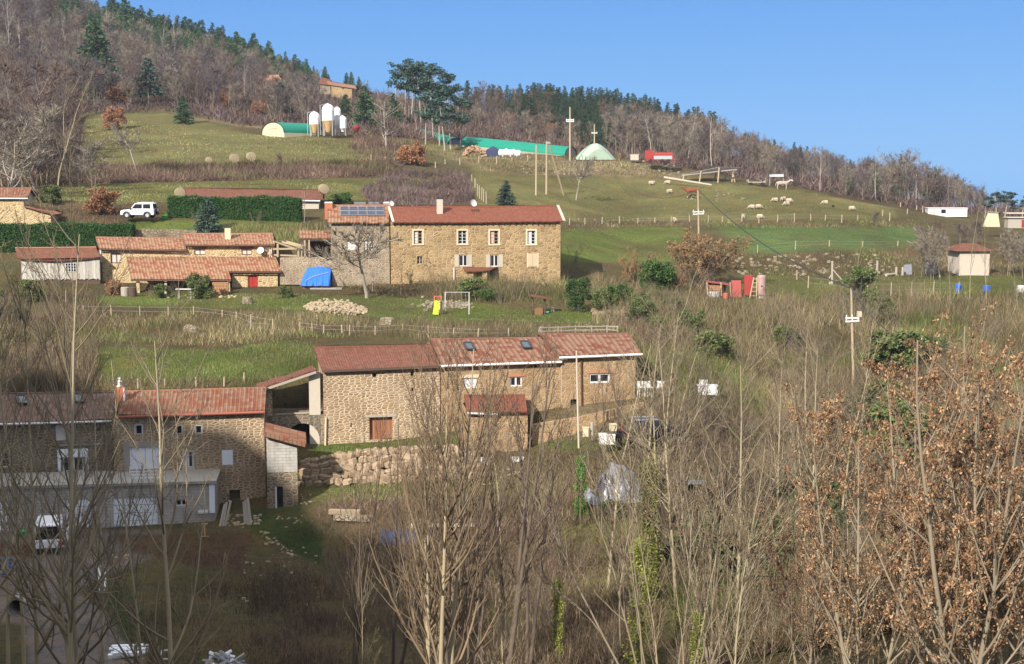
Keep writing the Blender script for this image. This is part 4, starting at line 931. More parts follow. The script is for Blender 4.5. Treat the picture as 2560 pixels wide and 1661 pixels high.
# ------------------------------------------------------------------ plants
def unit(a): return a / np.maximum(np.linalg.norm(a, axis=-1, keepdims=True), 1e-9)
def tubes(pts, rad, sides):
    N, k, _ = pts.shape; d = np.gradient(pts, axis=1); d = unit(d)
    ref = np.where(np.abs(d[:, :1, 2:3]) < .9, np.array([0, 0, 1.]), np.array([1., 0, 0])); ref = np.broadcast_to(ref, d.shape)
    x = unit(np.cross(d, ref)); y = np.cross(d, x); a = 2 * np.pi * np.arange(sides) / sides
    ring = pts[:, :, None, :] + (x[:, :, None, :] * np.cos(a)[:, None] + y[:, :, None, :] * np.sin(a)[:, None]) * rad[:, :, None, None]
    V = ring.reshape(-1, 3)
    b = (np.arange(N)[:, None, None] * k + np.arange(k - 1)[None, :, None]) * sides; j = np.arange(sides)[None, None, :]; j2 = (j + 1) % sides
    return V, np.stack([b + j, b + j2, b + sides + j2, b + sides + j], -1).reshape(-1, 4)
def cards(c, ax, w, l, r, bend=0.0):
    """narrow leaf or twig quads: centre base c, axis ax, width w, length l"""
    n = len(c); ax = unit(ax); s = unit(np.cross(ax, unit(r.normal(size=(n, 3)))))
    w = np.broadcast_to(w, (n,))[:, None]; l = np.broadcast_to(l, (n,))[:, None]
    V = np.stack([c - s * w * .35, c + s * w * .35, c + ax * l + s * w * .5, c + ax * l - s * w * .5], 1).reshape(-1, 3)
    return V, np.arange(4 * n).reshape(n, 4)
def strips(c, ax, w, l, r):
    """pointed twigs"""
    n = len(c); ax = unit(ax); s = unit(np.cross(ax, unit(r.normal(size=(n, 3)))))
    w = np.broadcast_to(w, (n,))[:, None]; l = np.broadcast_to(l, (n,))[:, None]
    V = np.stack([c - s * w * .5, c + s * w * .5, c + ax * l + s * w * .08, c + ax * l - s * w * .08], 1).reshape(-1, 3)
    return V, np.arange(4 * n).reshape(n, 4)
def join(parts):
    V = []; Q = []; n = 0
    for v, q in parts: V.append(v); Q.append(q + n); n += len(v)
    return np.concatenate(V), np.concatenate(Q)
def line(p, d, L, k, wob, up, r):
    """grow N polylines of k points"""
    N = len(p); out = np.zeros((N, k, 3)); out[:, 0] = p; d = unit(d.copy()); st = (L / (k - 1))[:, None]
    for i in range(1, k):
        d = unit(d + r.normal(size=(N, 3)) * wob + np.array([0, 0, up]) / k); out[:, i] = out[:, i - 1] + d * st
    return out
def grow(seed, H=1.0, r0=.012, stems=1, spread=0.0, k0=9, wob0=.05, levels=(), taper=.25, up0=.1):
    r = np.random.default_rng(seed); res = []
    a = r.uniform(0, 2 * np.pi, stems); sp = spread * r.uniform(.5, 1.2, stems)
    d = np.stack([np.cos(a) * sp, np.sin(a) * sp, np.ones(stems)], -1); L = H * r.uniform(.75 if stems > 1 else 1, 1.0, stems)
    p0 = np.stack([np.cos(a), np.sin(a), 0 * a], -1) * (.01 * stems * (stems > 1))
    pts = line(p0, d, L, k0, wob0, up0, r); rad = (r0 * L / H)[:, None] * np.linspace(1, taper, k0)[None, :] ** 1.1
    res.append((pts, rad, 7))
    for lv in levels:
        N, k, _ = pts.shape; m = lv['n']; t = r.uniform(lv.get('t0', .15), 1.0, (N, m)) if not lv.get('even') else np.sort(r.uniform(lv.get('t0', .15), .98, (N, m)), 1)
        f = t * (k - 1); i = np.minimum(f.astype(int), k - 2); w = (f - i)[..., None]; n_ = np.arange(N)[:, None]
        pos = pts[n_, i] * (1 - w) + pts[n_, i + 1] * w; dr = unit(pts[n_, i + 1] - pts[n_, i]); rr = rad[n_, i] * (1 - w[..., 0]) + rad[n_, i + 1] * w[..., 0]
        L0 = np.linalg.norm(pts[:, -1] - pts[:, 0], axis=-1)[:, None]
        ang = r.uniform(*lv['ang'], (N, m)); q = unit(r.normal(size=(N, m, 3))); side = unit(q - (q * dr).sum(-1, keepdims=True) * dr)
        dd = dr * np.cos(ang)[..., None] + side * np.sin(ang)[..., None]
        LL = L0 * lv['len'] * (1 - lv.get('fall', .6) * t) * r.uniform(.6, 1.15, (N, m)); r1 = np.minimum(rr * lv.get('rr', .6), rr)
        r1 = np.maximum(r1, lv.get('rmin', .0005))
        P_ = pos.reshape(-1, 3); kk = lv.get('k', 5)
        pts = line(P_, dd.reshape(-1, 3), LL.reshape(-1), kk, lv.get('wob', .12), lv.get('up', .3), r)
        rad = r1.reshape(-1, 1) * np.linspace(1, lv.get('tp', .35), kk)[None, :]; rad = np.maximum(rad, lv.get('rmin', .0005) * .6)
        res.append((pts, rad, lv.get('s', 3)))
    return res
def mesh_of(name, parts, mats, mi=None): 
    V, Q = join(parts)
    if mi is not None: mi = np.concatenate([np.full(len(p[1]), k) for p, k in zip(parts, mi)])
    return npmesh(name, V, Q, mats, mi=mi)
RAW = {}; PL = {}
def reg(kind, trunk_parts, trunk_mat, crown_parts, crown_mat, extra=None):
    """store a variant: separate trunk and crown meshes, and the raw arrays for far masses"""
    tm = mesh_of(kind + '_trunk', trunk_parts, M[trunk_mat]); cm = mesh_of(kind + '_crown', crown_parts, M[crown_mat])
    em = mesh_of(kind + '_foliage', extra[0], M[extra[1]]) if extra else None
    PL.setdefault(kind, []).append((tm, cm, em))
    V, Q = join(trunk_parts + crown_parts + (extra[0] if extra else [])); nt = sum(len(q) for _, q in trunk_parts); nc = sum(len(q) for _, q in crown_parts)
    mi = np.concatenate([np.zeros(nt, int), np.ones(nc, int), np.full(len(Q) - nt - nc, 2)]); mats = [M[trunk_mat], M[crown_mat]] + ([M[extra[1]]] if extra else [])
    RAW.setdefault(kind, []).append((V, Q, mi, mats, npmesh(kind, V, Q, mats, mi=mi)))
def T(res): return [tubes(*r_) for r_ in res]
# far broadleaf trees (unit height)
for kind, bark, tw, ks in (('far_purple', 'bark_mid', 'twig_purple', 4), ('far_red', 'bark_mid', 'twig_red', 3), ('far_grey', 'bark_mid', 'twig_grey', 4)):
    for i in range(ks):
        s = i * 11 + len(kind) + ord(kind[4]); r = np.random.default_rng(s)
        g = grow(s, 1, .007, 2, .12, 8, .05, [dict(n=13, ang=(.5, 1.0), len=.55, fall=.6, k=5, up=.55, t0=.12, rmin=.0018, s=3, rr=.6), dict(n=7, ang=(.4, .9), len=.5, k=3, up=.3, rmin=.0012, s=3)])
        last = g[-1][0]; N = len(last); n = 7; idx = r.integers(0, N, N * n); t = r.uniform(.1, 1, N * n)[:, None]; p = last[idx, 0] * (1 - t) + last[idx, -1] * t
        ax = unit(last[idx, -1] - last[idx, 0]) + r.normal(size=(N * n, 3)) * .6 + np.array([0, 0, .2])
        reg(kind, T(g[:1]), bark, T(g[1:]) + [strips(p, ax, .0062, r.uniform(.05, .12, N * n), r)], tw)
# far pale tree with clear trunk and few upright limbs
for i in range(3):
    g = grow(40 + i, 1, .010, 1, 0, 9, .05, [dict(n=9, ang=(.3, .8), len=.42, fall=.4, k=6, up=.8, t0=.3, rmin=.0025, s=4, rr=.6), dict(n=8, ang=(.4, .8), len=.42, k=4, up=.5, rmin=.0016), dict(n=8, ang=(.4, .9), len=.42, k=3, up=.3, rmin=.0009)])
    reg('far_pale', T(g[:2]), 'bark_silver', T(g[2:]), 'twig_grey')
# spruces and firs
def spruce(seed, wd=.17, nt=30, nb=9, nn=9, low=.06, q=.028, droop=.25):
    r = np.random.default_rng(seed); trunk = [tubes(np.stack([np.zeros((1, 5)), np.zeros((1, 5)), np.linspace(0, .98, 5)[None]], -1), np.array([[.014, .012, .009, .005, .001]]), 6)]
    z = low + (1 - low) * (np.arange(nt) / nt) ** .95; P_ = []; A_ = []; W_ = []; L_ = []; bp = []
    for zi in z:
        n = nb if zi < .8 else 6
        for b in range(n):
            a = r.uniform(0, 2 * np.pi); L = wd * (1.02 - zi) ** .8 * r.uniform(.65, 1.2) + .012; d = np.array([math.cos(a), math.sin(a), r.uniform(-.05, .25) * (1 if zi > .5 else .3)])
            zz = zi + r.normal() * .008; t = np.linspace(.15, 1, nn)[:, None]; p = np.array([0, 0, zz]) + d * L * t; p[:, 2] -= droop * L * t[:, 0] ** 2
            P_.append(p); A_.append(unit(d[None] * .8 + r.normal(size=(nn, 3)) * .55 + np.array([0, 0, -.18]))); W_.append(np.full(nn, q * .55 * (.6 + .6 * (1 - zi)))); L_.append(r.uniform(.7, 1.3, nn) * q * (.55 + .7 * (1 - zi)))
            bp.append(np.stack([np.array([0, 0, zz]), np.array([0, 0, zz]) + d * L * .5, p[-1]]))
    P_, A_, W_, L_ = map(np.concatenate, (P_, A_, W_, L_)); bp = np.array(bp)
    return trunk + [tubes(bp, np.tile(np.array([[.0025, .0018, .0008]]), (len(bp), 1)), 3)], [cards(P_, A_, W_, L_, r)]
for i in range(3): t_, c_ = spruce(60 + i, .19); reg('spruce', t_, 'bark_dark', c_, 'needle_dark')
for i in range(3): t_, c_ = spruce(65 + i, .29, 22, 9, 10, .08, .05); reg('fir', t_, 'bark_dark', c_, 'needle')
for i in range(2): t_, c_ = spruce(70 + i, .36, 26, 10, 16, .03, .042, .12); reg('garden_fir', t_, 'bark_dark', c_, 'needle_blue')
for i in range(2): t_, c_ = spruce(75 + i, .30, 15, 7, 12, .25, .055, .3); reg('cedar', t_, 'bark_mid', c_, 'needle_blue')
def clumps(r, n, cen, rad, m, size, flatk=.6, out=.5):
    """leaf cards spread through n clumps"""
    c = np.repeat(cen, m, 0); rr = np.repeat(rad, m)[:, None]; q = unit(r.normal(size=(len(c), 3))) * (r.uniform(0, 1, (len(c), 1)) ** .45); q[:, 2] *= flatk
    p = c + q * rr; return cards(p, unit(q) * out + r.normal(size=p.shape) * .6, size * r.uniform(.5, .9, len(p)), size * r.uniform(.7, 1.4, len(p)), r)
for i in range(3):     # Scots pines: bare stem, layered crown
    r = np.random.default_rng(80 + i); g = grow(80 + i, .97, .014, 1, 0, 8, .03, [dict(n=20, ang=(.9, 1.4), len=.22, fall=.3, k=4, up=.3, t0=.5, rmin=.002, s=3, rr=.5)])
    tips = g[1][0][:, -1]; mid = g[1][0][:, 2]; cen = np.concatenate([tips, mid, g[0][0][:, -1]]); rad = r.uniform(.035, .065, len(cen))
    reg('pine', T(g), 'bark_silver', [clumps(r, 0, cen, rad, 30, .026, .45)], 'needle_blue')
# near leafless trees, unit height; variants: ash (open, pale), thin (sapling), fan (many upright limbs)
def near(kind, seeds, bark, tw, **kw):
    for s in seeds:
        g = grow(s, 1, kw.get('r0', .011), kw.get('stems', 1), kw.get('spread', 0), 12, kw.get('wob0', .035), kw['lv'], up0=kw.get('up0', .1), taper=kw.get('taper', .15))
        reg(kind, T(g[:kw.get('tl', 2)]), bark, T(g[kw.get('tl', 2):]), tw)
near('ash', (101, 102, 103, 104), 'bark_pale', 'twig_pale', r0=.0078, wob0=.02, tl=1, lv=[dict(n=30, even=1, ang=(.6, 1.05), len=.42, fall=.55, k=8, up=1.0, wob=.08, t0=.2, s=5, rr=.62, rmin=.0012, tp=.25), dict(n=9, ang=(.5, .9), len=.34, k=5, up=.5, wob=.08, t0=.2, s=3, rmin=.0006, rr=.6), dict(n=4, ang=(.5, .9), len=.4, k=4, up=.35, wob=.1, t0=.2, s=3, rmin=.0004)])
near('dark_tree', (111, 112, 113), 'bark_dark', 'twig_mid', stems=3, spread=.22, r0=.009, lv=[dict(n=12, even=1, ang=(.35, .7), len=.42, fall=.5, k=7, up=.6, wob=.07, t0=.25, s=4, rr=.55, rmin=.0012), dict(n=8, ang=(.4, .8), len=.36, k=5, up=.4, wob=.1, s=3, rmin=.0008), dict(n=5, ang=(.4, .9), len=.4, k=3, up=.3, s=3, rmin=.0005)])
near('dark_thicket', (145, 146, 147, 148), 'bark_mid', 'twig_purple', stems=7, spread=.5, r0=.006, wob0=.09, lv=[dict(n=9, ang=(.4, 1.0), len=.5, fall=.4, k=5, up=.3, wob=.14, t0=.15, s=3, rr=.6, rmin=.0018), dict(n=7, ang=(.4, .9), len=.42, k=4, up=.25, wob=.14, s=3, rmin=.0014), dict(n=4, ang=(.4, .9), len=.45, k=3, up=.2, s=3, rmin=.001)])
near('sapling', (121, 122, 123, 124, 125), 'bark_pale', 'twig_pale', r0=.0058, tl=1, wob0=.045, lv=[dict(n=18, even=1, ang=(.35, .75), len=.32, fall=.5, k=6, up=.6, wob=.08, t0=.25, s=4, rr=.55, rmin=.0012), dict(n=6, ang=(.4, .8), len=.38, k=4, up=.4, wob=.1, s=3, rmin=.0009), dict(n=5, ang=(.4, .9), len=.45, k=3, up=.3, s=3, rmin=.0006)])
near('thicket', (131, 132, 133, 134, 135), 'bark_mid', 'twig_mid', stems=9, spread=.45, r0=.006, wob0=.07, lv=[dict(n=9, ang=(.3, .7), len=.42, fall=.5, k=5, up=.5, wob=.1, t0=.15, s=3, rr=.6, rmin=.0018), dict(n=6, ang=(.4, .9), len=.42, k=4, up=.35, wob=.12, s=3, rmin=.0014), dict(n=4, ang=(.4, .9), len=.45, k=3, up=.3, s=3, rmin=.001)])
near('pale_thicket', (141, 142, 143, 144), 'bark_mid', 'twig_pale', stems=8, spread=.4, r0=.006, wob0=.07, lv=[dict(n=8, ang=(.3, .7), len=.42, fall=.5, k=5, up=.5, wob=.1, t0=.15, s=3, rr=.6, rmin=.0018), dict(n=6, ang=(.4, .9), len=.42, k=4, up=.35, wob=.12, s=3, rmin=.0013), dict(n=4, ang=(.4, .9), len=.45, k=3, up=.3, s=3, rmin=.0009)])
near('red_thicket', (151, 152, 153), 'bark_mid', 'twig_red', stems=9, spread=.55, r0=.006, wob0=.08, lv=[dict(n=10, ang=(.3, .8), len=.45, fall=.5, k=5, up=.4, wob=.1, t0=.1, s=3, rr=.6, rmin=.0018), dict(n=7, ang=(.4, .9), len=.42, k=4, up=.3, wob=.12, s=3, rmin=.0014), dict(n=5, ang=(.4, .9), len=.45, k=3, up=.2, s=3, rmin=.001)])
near('orchard', (161, 162, 163), 'bark_silver', 'twig_grey', r0=.022, wob0=.07, taper=.3, lv=[dict(n=16, ang=(.7, 1.3), len=1.05, fall=.6, k=8, up=.9, wob=.12, t0=.16, s=5, rr=.5, rmin=.007, tp=.3), dict(n=12, ang=(.4, .9), len=.42, k=5, up=.5, wob=.12, t0=.2, s=3, rmin=.0048, rr=.5), dict(n=9, ang=(.4, .9), len=.5, k=4, up=.35, s=3, rmin=.0036)])
# trees and shrubs carrying leaves
def leafed(kind, seeds, bark, tw, lf, n, size, drop=0, **kw):
    for s in seeds:
        r = np.random.default_rng(s); g = grow(s, 1, kw.get('r0', .011), kw.get('stems', 1), kw.get('spread', 0), 9, kw.get('wob0', .05), kw['lv'], up0=kw.get('up0', .1))
        last = np.concatenate([q[0][:, -2:].reshape(-1, 3) for q in g[-2:]]); idx = r.integers(0, len(last), n); p = last[idx] + r.normal(size=(n, 3)) * size * .5
        ax = r.normal(size=(n, 3)) * .6 + np.array([0, 0, -drop])
        reg(kind, T(g[:2]), bark, T(g[2:]), tw, ([cards(p, ax, size * r.uniform(.45, .8, n), size * r.uniform(.7, 1.4, n), r)], lf))
near_lv = [dict(n=22, even=1, ang=(.45, .95), len=.42, fall=.55, k=8, up=.6, wob=.07, t0=.18, s=5, rr=.55, rmin=.0012), dict(n=10, ang=(.5, .9), len=.36, k=5, up=.4, wob=.1, t0=.2, s=3, rmin=.0007), dict(n=6, ang=(.5, .9), len=.42, k=4, up=.25, wob=.1, s=3, rmin=.0004)]
leafed('brown_tree', (171, 172), 'bark_mid', 'twig_mid', 'leaf_dry', 9500, .0060, .7, stems=3, spread=.16, r0=.010, lv=near_lv)
leafed('oak', (181, 182, 183), 'bark_mid', 'twig_red', 'leaf_rust', 2600, .045, .2, stems=3, spread=.4, r0=.012, lv=[dict(n=10, ang=(.5, 1.1), len=.5, fall=.4, k=5, up=.3, t0=.1, s=3, rmin=.003), dict(n=8, ang=(.5, 1), len=.45, k=4, up=.2, s=3, rmin=.002), dict(n=3, ang=(.5, 1), len=.4, k=3, up=.1, s=3, rmin=.001)])
leafed('gold_shrub', (191, 192), 'bark_mid', 'twig_mid', 'leaf_gold', 16000, .021, .1, stems=9, spread=.75, r0=.008, lv=[dict(n=12, ang=(.4, 1), len=.5, fall=.3, k=5, up=.3, t0=.1, s=3, rmin=.003), dict(n=10, ang=(.5, 1), len=.42, k=4, up=.2, s=3, rmin=.002), dict(n=3, ang=(.5, 1), len=.4, k=3, up=.1, s=3, rmin=.001)])
def bush(kind, seeds, lf, w=.55, n=34, m=130, size=.045, tall=1.0):
    for s in seeds:
        r = np.random.default_rng(s); a = r.uniform(0, 6.28, n); q = r.uniform(0, 1, n) ** .5; z = r.uniform(.12, .86, n); rr = w * np.sqrt(np.clip(1 - ((z - .45) / .55) ** 2, .05, 1)) * q
        cen = np.stack([np.cos(a) * rr, np.sin(a) * rr, z], -1); rad = r.uniform(.10, .2, n) * (w / .5) ** .5
        g = grow(s, .85, .02, 5, .35, 6, .08, [dict(n=6, ang=(.4, .9), len=.4, k=4, up=.2, s=3, rmin=.004)])
        reg(kind, T(g[:1]), 'bark_dark', T(g[1:]), 'bark_dark', ([clumps(r, n, cen, rad, m, size, .8, .8)], lf))
bush('green_bush', (201, 202), 'leaf_green'); bush('olive_bush', (205, 206), 'leaf_olive', .5, 30, 110, .05); bush('broom', (208,), 'leaf_olive', .6, 30, 150, .06)
bush('rust_bush', (215, 216, 217), 'leaf_rust', .5, 30, 100, .05)
bush('column_bush', (210,), 'leaf_green', .28, 40, 130, .03)

def plant(name, kind, px, pyb, pyt, label, cat='tree', group=None, D=None, v=None, rz=None, lean=0.0, wide=1.0, single=False, gpt=None):
    """stand a plant on the ground seen at (px, pyb) (or at distance D in column px), tall enough to reach photo row pyt"""
    if D is None: b = G(px, pyb) if gpt is None else Vector(gpt)
    else:
        p = P(px, pyt, D); b = Vector((p.x, D, float(gz(p.x, D))))
    h = zrow(pyt) * b.y - b.z
    if h < .3: h = .3
    i = rnd.randrange(len(PL[kind])) if v is None else v % len(PL[kind])
    b.z -= min(.25, h * .03)
    if single:
        o = link(name, RAW[kind][i][4]); root = o
    else:
        root = bpy.data.objects.new(name, None); C.objects.link(root); tm, cm, em = PL[kind][i]
        link('trunk', tm, root); c_ = link('crown', cm, root)
        if em: link('foliage', em, root)
    root.location = b; root.rotation_euler = (lean * rnd.uniform(-1, 1), lean * rnd.uniform(-1, 1), rnd.uniform(0, 6.28) if rz is None else rz); root.scale = (h * wide, h * wide, h)
    tag(root, label, cat, group); return root
def plant_many(pts, name, kinds, label, cat, group, hrange, single=True, wide=(.85, 1.2), lean=.04):
    for p in pts:
        k = rnd.choice(kinds); h = rnd.uniform(*hrange)
        if single: o = link(name, RAW[k][rnd.randrange(len(RAW[k]))][4])
        else:
            o = bpy.data.objects.new(name, None); C.objects.link(o); tm, cm, em = PL[k][rnd.randrange(len(PL[k]))]; link('trunk', tm, o); link('crown', cm, o)
            if em: link('foliage', em, o)
        w = h * rnd.uniform(*wide); o.location = (p[0], p[1], p[2] - .15); o.scale = (w, w, h); o.rotation_euler = (rnd.uniform(-lean, lean), rnd.uniform(-lean, lean), rnd.uniform(0, 6.28)); tag(o, label, cat, group)
def sample(poly, n, seed=0):
    r = np.random.default_rng(seed); xs = [p[0] for p in poly]; ys = [p[1] for p in poly]; out = np.zeros((0, 2))
    while len(out) < n:
        q = np.stack([r.uniform(min(xs), max(xs), 4 * n), r.uniform(min(ys), max(ys), 4 * n)], -1); out = np.concatenate([out, q[inpoly(q[:, 0], q[:, 1], poly)]])
    return out[:n]
def ground_pts(poly, n, seed=0):
    s = sample(poly, n, seed); return GR(s[:, 0], s[:, 1])
_yy = np.arange(200, 640, 2.)
def crest(px):
    s = (px - CX) / F; z = gz(s * _yy, _yy); k = int(np.argmax(z / _yy)); return Vector((s * _yy[k], _yy[k], float(z[k])))
SIL = [(-400, -200), (0, -150), (200, -60), (310, 5), (400, 40), (480, 60), (560, 78), (620, 96), (664, 110), (725, 152), (760, 160), (840, 205), (900, 200), (940, 190), (1150, 235), (1200, 225), (1250, 235), (1330, 225), (1500, 228), (1620, 258), (1700, 282), (1790, 296), (1900, 342), (2000, 372), (2060, 378), (2130, 405), (2200, 392), (2250, 382), (2310, 405), (2360, 422), (2440, 465), (2500, 488), (2560, 505), (2700, 520)]
def sil(px): return float(np.interp(px, [q[0] for q in SIL], [q[1] for q in SIL]))
def mass(name, label, pts, kinds, hr, seed, cat='wood'):
    """a far wood that reads as one mass: one object, colours by kind of tree"""
    r = np.random.default_rng(seed); Vs = []; Qs = []; Ms = []; mats = []; n = 0
    for p in pts:
        k = kinds[r.integers(len(kinds))]; V, Q, mi, mt, _ = RAW[k][r.integers(len(RAW[k]))]; h = r.uniform(*hr); a = r.uniform(0, 6.28); X_, Y_ = pix(*p)
        if hr[1] > 3: h = min(h, max(1.5, zrow(sil(float(X_)) + r.uniform(-8, 30)) * p[1] - p[2]))
        if 792 < X_ < 902 and p[1] < 426: h *= .35
        if 648 < X_ < 712 and p[1] < 432 and Y_ < 265: h *= .45
        ca, sa = math.cos(a), math.sin(a)
        R_ = np.array([[ca, sa, 0], [-sa, ca, 0], [0, 0, 1]]); w = h * r.uniform(.9, 1.3)
        sel = r.random(len(Q)) < .62; sel[mi == 0] = True
        Vs.append((V * np.array([w, w, h])) @ R_ + np.array(p) - np.array([0, 0, .2])); Qs.append(Q[sel] + n); n += len(V); loc = []
        for m_ in mt:
            if m_ not in mats: mats.append(m_)
            loc.append(mats.index(m_))
        Ms.append(np.array(loc)[mi[sel]])
    V = np.concatenate(Vs); Q = np.concatenate(Qs); me = npmesh(name, V, Q, mats, mi=np.concatenate(Ms)); return tag(link(name, me), label, cat, kind='stuff')

# --- far woods
ridge_p = [(-200, -60), (330, -40), (560, 100), (760, 180), (800, 240), (640, 320), (560, 295), (430, 270), (200, 280), (180, 400), (100, 470), (-200, 480)]
mass('hillside_wood', 'dense purple-brown leafless wood covering the upper left hillside', ground_pts([(-120, -40), (90, 10), (250, 80), (400, 150), (560, 165), (700, 205), (800, 240), (900, 262), (900, 320), (700, 315), (560, 285), (430, 262), (200, 272), (120, 330), (100, 440), (-120, 470)], 620, 1), ['far_purple', 'far_purple', 'far_red', 'far_grey'], (6.5, 10.5), 2)
mass('outer_wood', 'purple-brown leafless wood running on beyond the left edge of the hillside', ground_pts([(-430, -140), (-120, -40), (-120, 470), (-430, 480)], 200, 31), ['far_purple', 'far_purple', 'far_red', 'far_grey'], (6.5, 10.5), 32)
pp = []
for x in np.linspace(-300, 830, 170):
    c = crest(x)
    for d_ in ((10, 0, -14, -28, -42, -56) if x < 520 else (4, -16, -36)): y = c.y + d_ + rnd.uniform(-8, 8); xx = c.x / c.y * y + rnd.uniform(-2, 2); pp.append((xx, y, float(gz(xx, y))))
keep = [p for p in pp if rnd.random() < (.8 if pix(*p)[0] < 520 else .55)]
mass('ridge_wood', 'blue-green conifer wood along the crest of the left hillside', keep, ['fir', 'spruce', 'fir', 'fir', 'far_grey'], (7, 10.5), 4)
mass('valley_wood', 'purple-grey leafless wood falling along the right-hand ridge', ground_pts([(1560, 300), (1700, 320), (2000, 400), (2300, 430), (2500, 500), (2600, 540), (2330, 520), (2150, 500), (2010, 462), (1830, 430), (1730, 415), (1650, 400), (1560, 395), (1500, 350)], 330, 5), ['far_purple', 'far_purple', 'far_purple', 'far_red', 'far_grey', 'far_grey', 'spruce'], (7, 11), 6)
pp = []
for x in np.linspace(1080, 2620, 210):
    c = crest(x)
    for d_ in (4, -10): y = c.y + d_ + rnd.uniform(-5, 5); xx = c.x / c.y * y + rnd.uniform(-1, 1); g_ = float(gz(xx, y)); pp.append((xx, y, g_))
mass('crest_wood', 'thin line of leafless trees along the right-hand skyline', [p for p in pp if pix(*p)[0] > 1640 or rnd.random() < (.3 if pix(*p)[0] < 1240 else .04)], ['far_purple', 'far_grey', 'far_pale'], (6.5, 9.5), 7)
mass('slope_wood', 'brown leafless wood behind the green tunnels', ground_pts([(900, 250), (1250, 262), (1330, 300), (1560, 385), (1480, 392), (1180, 350), (1160, 300), (900, 300)], 60, 8) , ['far_red', 'far_grey', 'far_purple'], (3.5, 7), 9)
# individual conifers on the skyline
L1 = 'dark spruce of the plantation along the right-centre skyline'
for x in np.linspace(1225, 1780, 122):
    x += rnd.uniform(-3, 3); c = crest(x); c.y -= rnd.uniform(-4, 22); c.x = (x - CX) / F * c.y; c.z = float(gz(c.x, c.y)); t_ = sil(x) + rnd.uniform(-14, 26)
    plant('spruce_tree', 'spruce', x, 0, t_ - 10, L1, 'conifer', 'spruces of the skyline plantation', gpt=c, single=True, wide=rnd.uniform(.9, 1.3))
L1 = 'dark spruce standing in the green plantation below the skyline'
for p in ground_pts([(1290, 285), (1520, 290), (1640, 330), (1600, 372), (1500, 378), (1390, 345), (1300, 320)], 125, 12):
    x, y = pix(*p); plant('spruce_tree', 'spruce', x, 0, y - rnd.uniform(60, 88), L1, 'conifer', 'spruces in the plantation below the skyline', gpt=p, single=True, wide=rnd.uniform(1.0, 1.4))
for x, t_ in ((1740, 262), (1716, 275), (1765, 300), (1980, 352), (1996, 366), (2012, 362), (1972, 370), (2120, 395), (2340, 418), (1858, 330), (1930, 345), (1640, 245), (1688, 255)):
    c = crest(x); c.y -= 8; c.x = (x - CX) / F * c.y; c.z = float(gz(c.x, c.y)); plant('spruce_tree', 'spruce', x, 0, t_, 'lone dark spruce rising above the leafless trees on the right-hand skyline', 'conifer', 'lone spruces on the right-hand skyline', gpt=c, single=True)
L1 = 'small pointed spruce on the crest line of the left hill'
for x in list(np.linspace(290, 850, 95)):
    x += rnd.uniform(-4, 4); c = crest(x); c.y -= rnd.uniform(-4, 12); c.x = (x - CX) / F * c.y; c.z = float(gz(c.x, c.y)); plant('spruce_tree', rnd.choice(['spruce', 'fir']), x, 0, sil(x) + rnd.uniform(-26, 8), L1, 'conifer', 'spruces on the crest of the left hill', gpt=c, single=True)
for x in (757, 775, 819, 872, 884, 902, 1170, 1190, 1250): 
    c = crest(x); c.y -= 10; c.x = (x - CX) / F * c.y; c.z = float(gz(c.x, c.y)); plant('fir_tree', 'fir', x, 0, {757: 148, 775: 162, 819: 164, 872: 180, 884: 178, 902: 190, 1170: 198, 1190: 214, 1250: 212}[x], 'dark conifer against the sky between the hill houses and the pine clump', 'conifer', 'conifers beside the hill houses', gpt=c, single=True)
# tall pine clump in the centre of the skyline
for x, t_, b_ in ((985, 158, 300), (1012, 157, 290), (1038, 155, 300), (1052, 165, 310), (1070, 162, 300), (1092, 168, 310), (1100, 185, 300), (1118, 185, 305), (1130, 200, 310), (1148, 215, 312), (1028, 175, 305), (1082, 180, 315)):
    plant('pine_tree', 'pine', x, b_, t_, 'tall blue-green pine of the clump breaking the skyline above the green tunnels', 'pine', 'pines of the skyline clump', wide=1.15)
for x, t_, b_ in ((1064, 238, 362), (1099, 232, 365), (1127, 226, 375), (1150, 250, 372), (1083, 248, 350), (1112, 250, 378)):
    plant('pine_tree', 'pine', x, b_, t_, 'dark green pine with a long bare trunk in front of the green tunnel', 'pine', 'pines in front of the green tunnel', wide=1.25)
# single evergreens on the slope
for a in (('fir_tree', 'fir', 865, 305, 233, 'green fir standing just right of the white silos'), ('fir_tree', 'fir', 911, 318, 210, 'tall green fir with a bare stem right of the silos, near the red tank'), ('fir_tree', 'fir', 983, 305, 230, 'green fir left of the pine clump'),
          ('fir_tree', 'cedar', 704, 298, 200, 'dark layered cedar-like fir above the cream tunnel barn'), ('fir_tree', 'fir', 459, 310, 236, 'lone green fir at the top edge of the left field'), ('fir_tree', 'fir', 240, 222, 42, 'tall blue-green conifer rising out of the left wood'),
          ('fir_tree', 'cedar', 372, 262, 140, 'pale grey-green conifer at the wood edge above the left field'), ('fir_tree', 'garden_fir', 1265, 516, 448, 'small neat fir behind the long farmhouse roof'), ('fir_tree', 'garden_fir', 520, 590, 488, 'bushy fir behind the cottage chimney'), ('fir_tree', 'fir', 232, 250, 165, 'lower pale green conifer below the tallest one in the left wood')):
    plant(a[0], a[1], a[2], a[3], a[4], a[5], 'fir', wide=1.25)
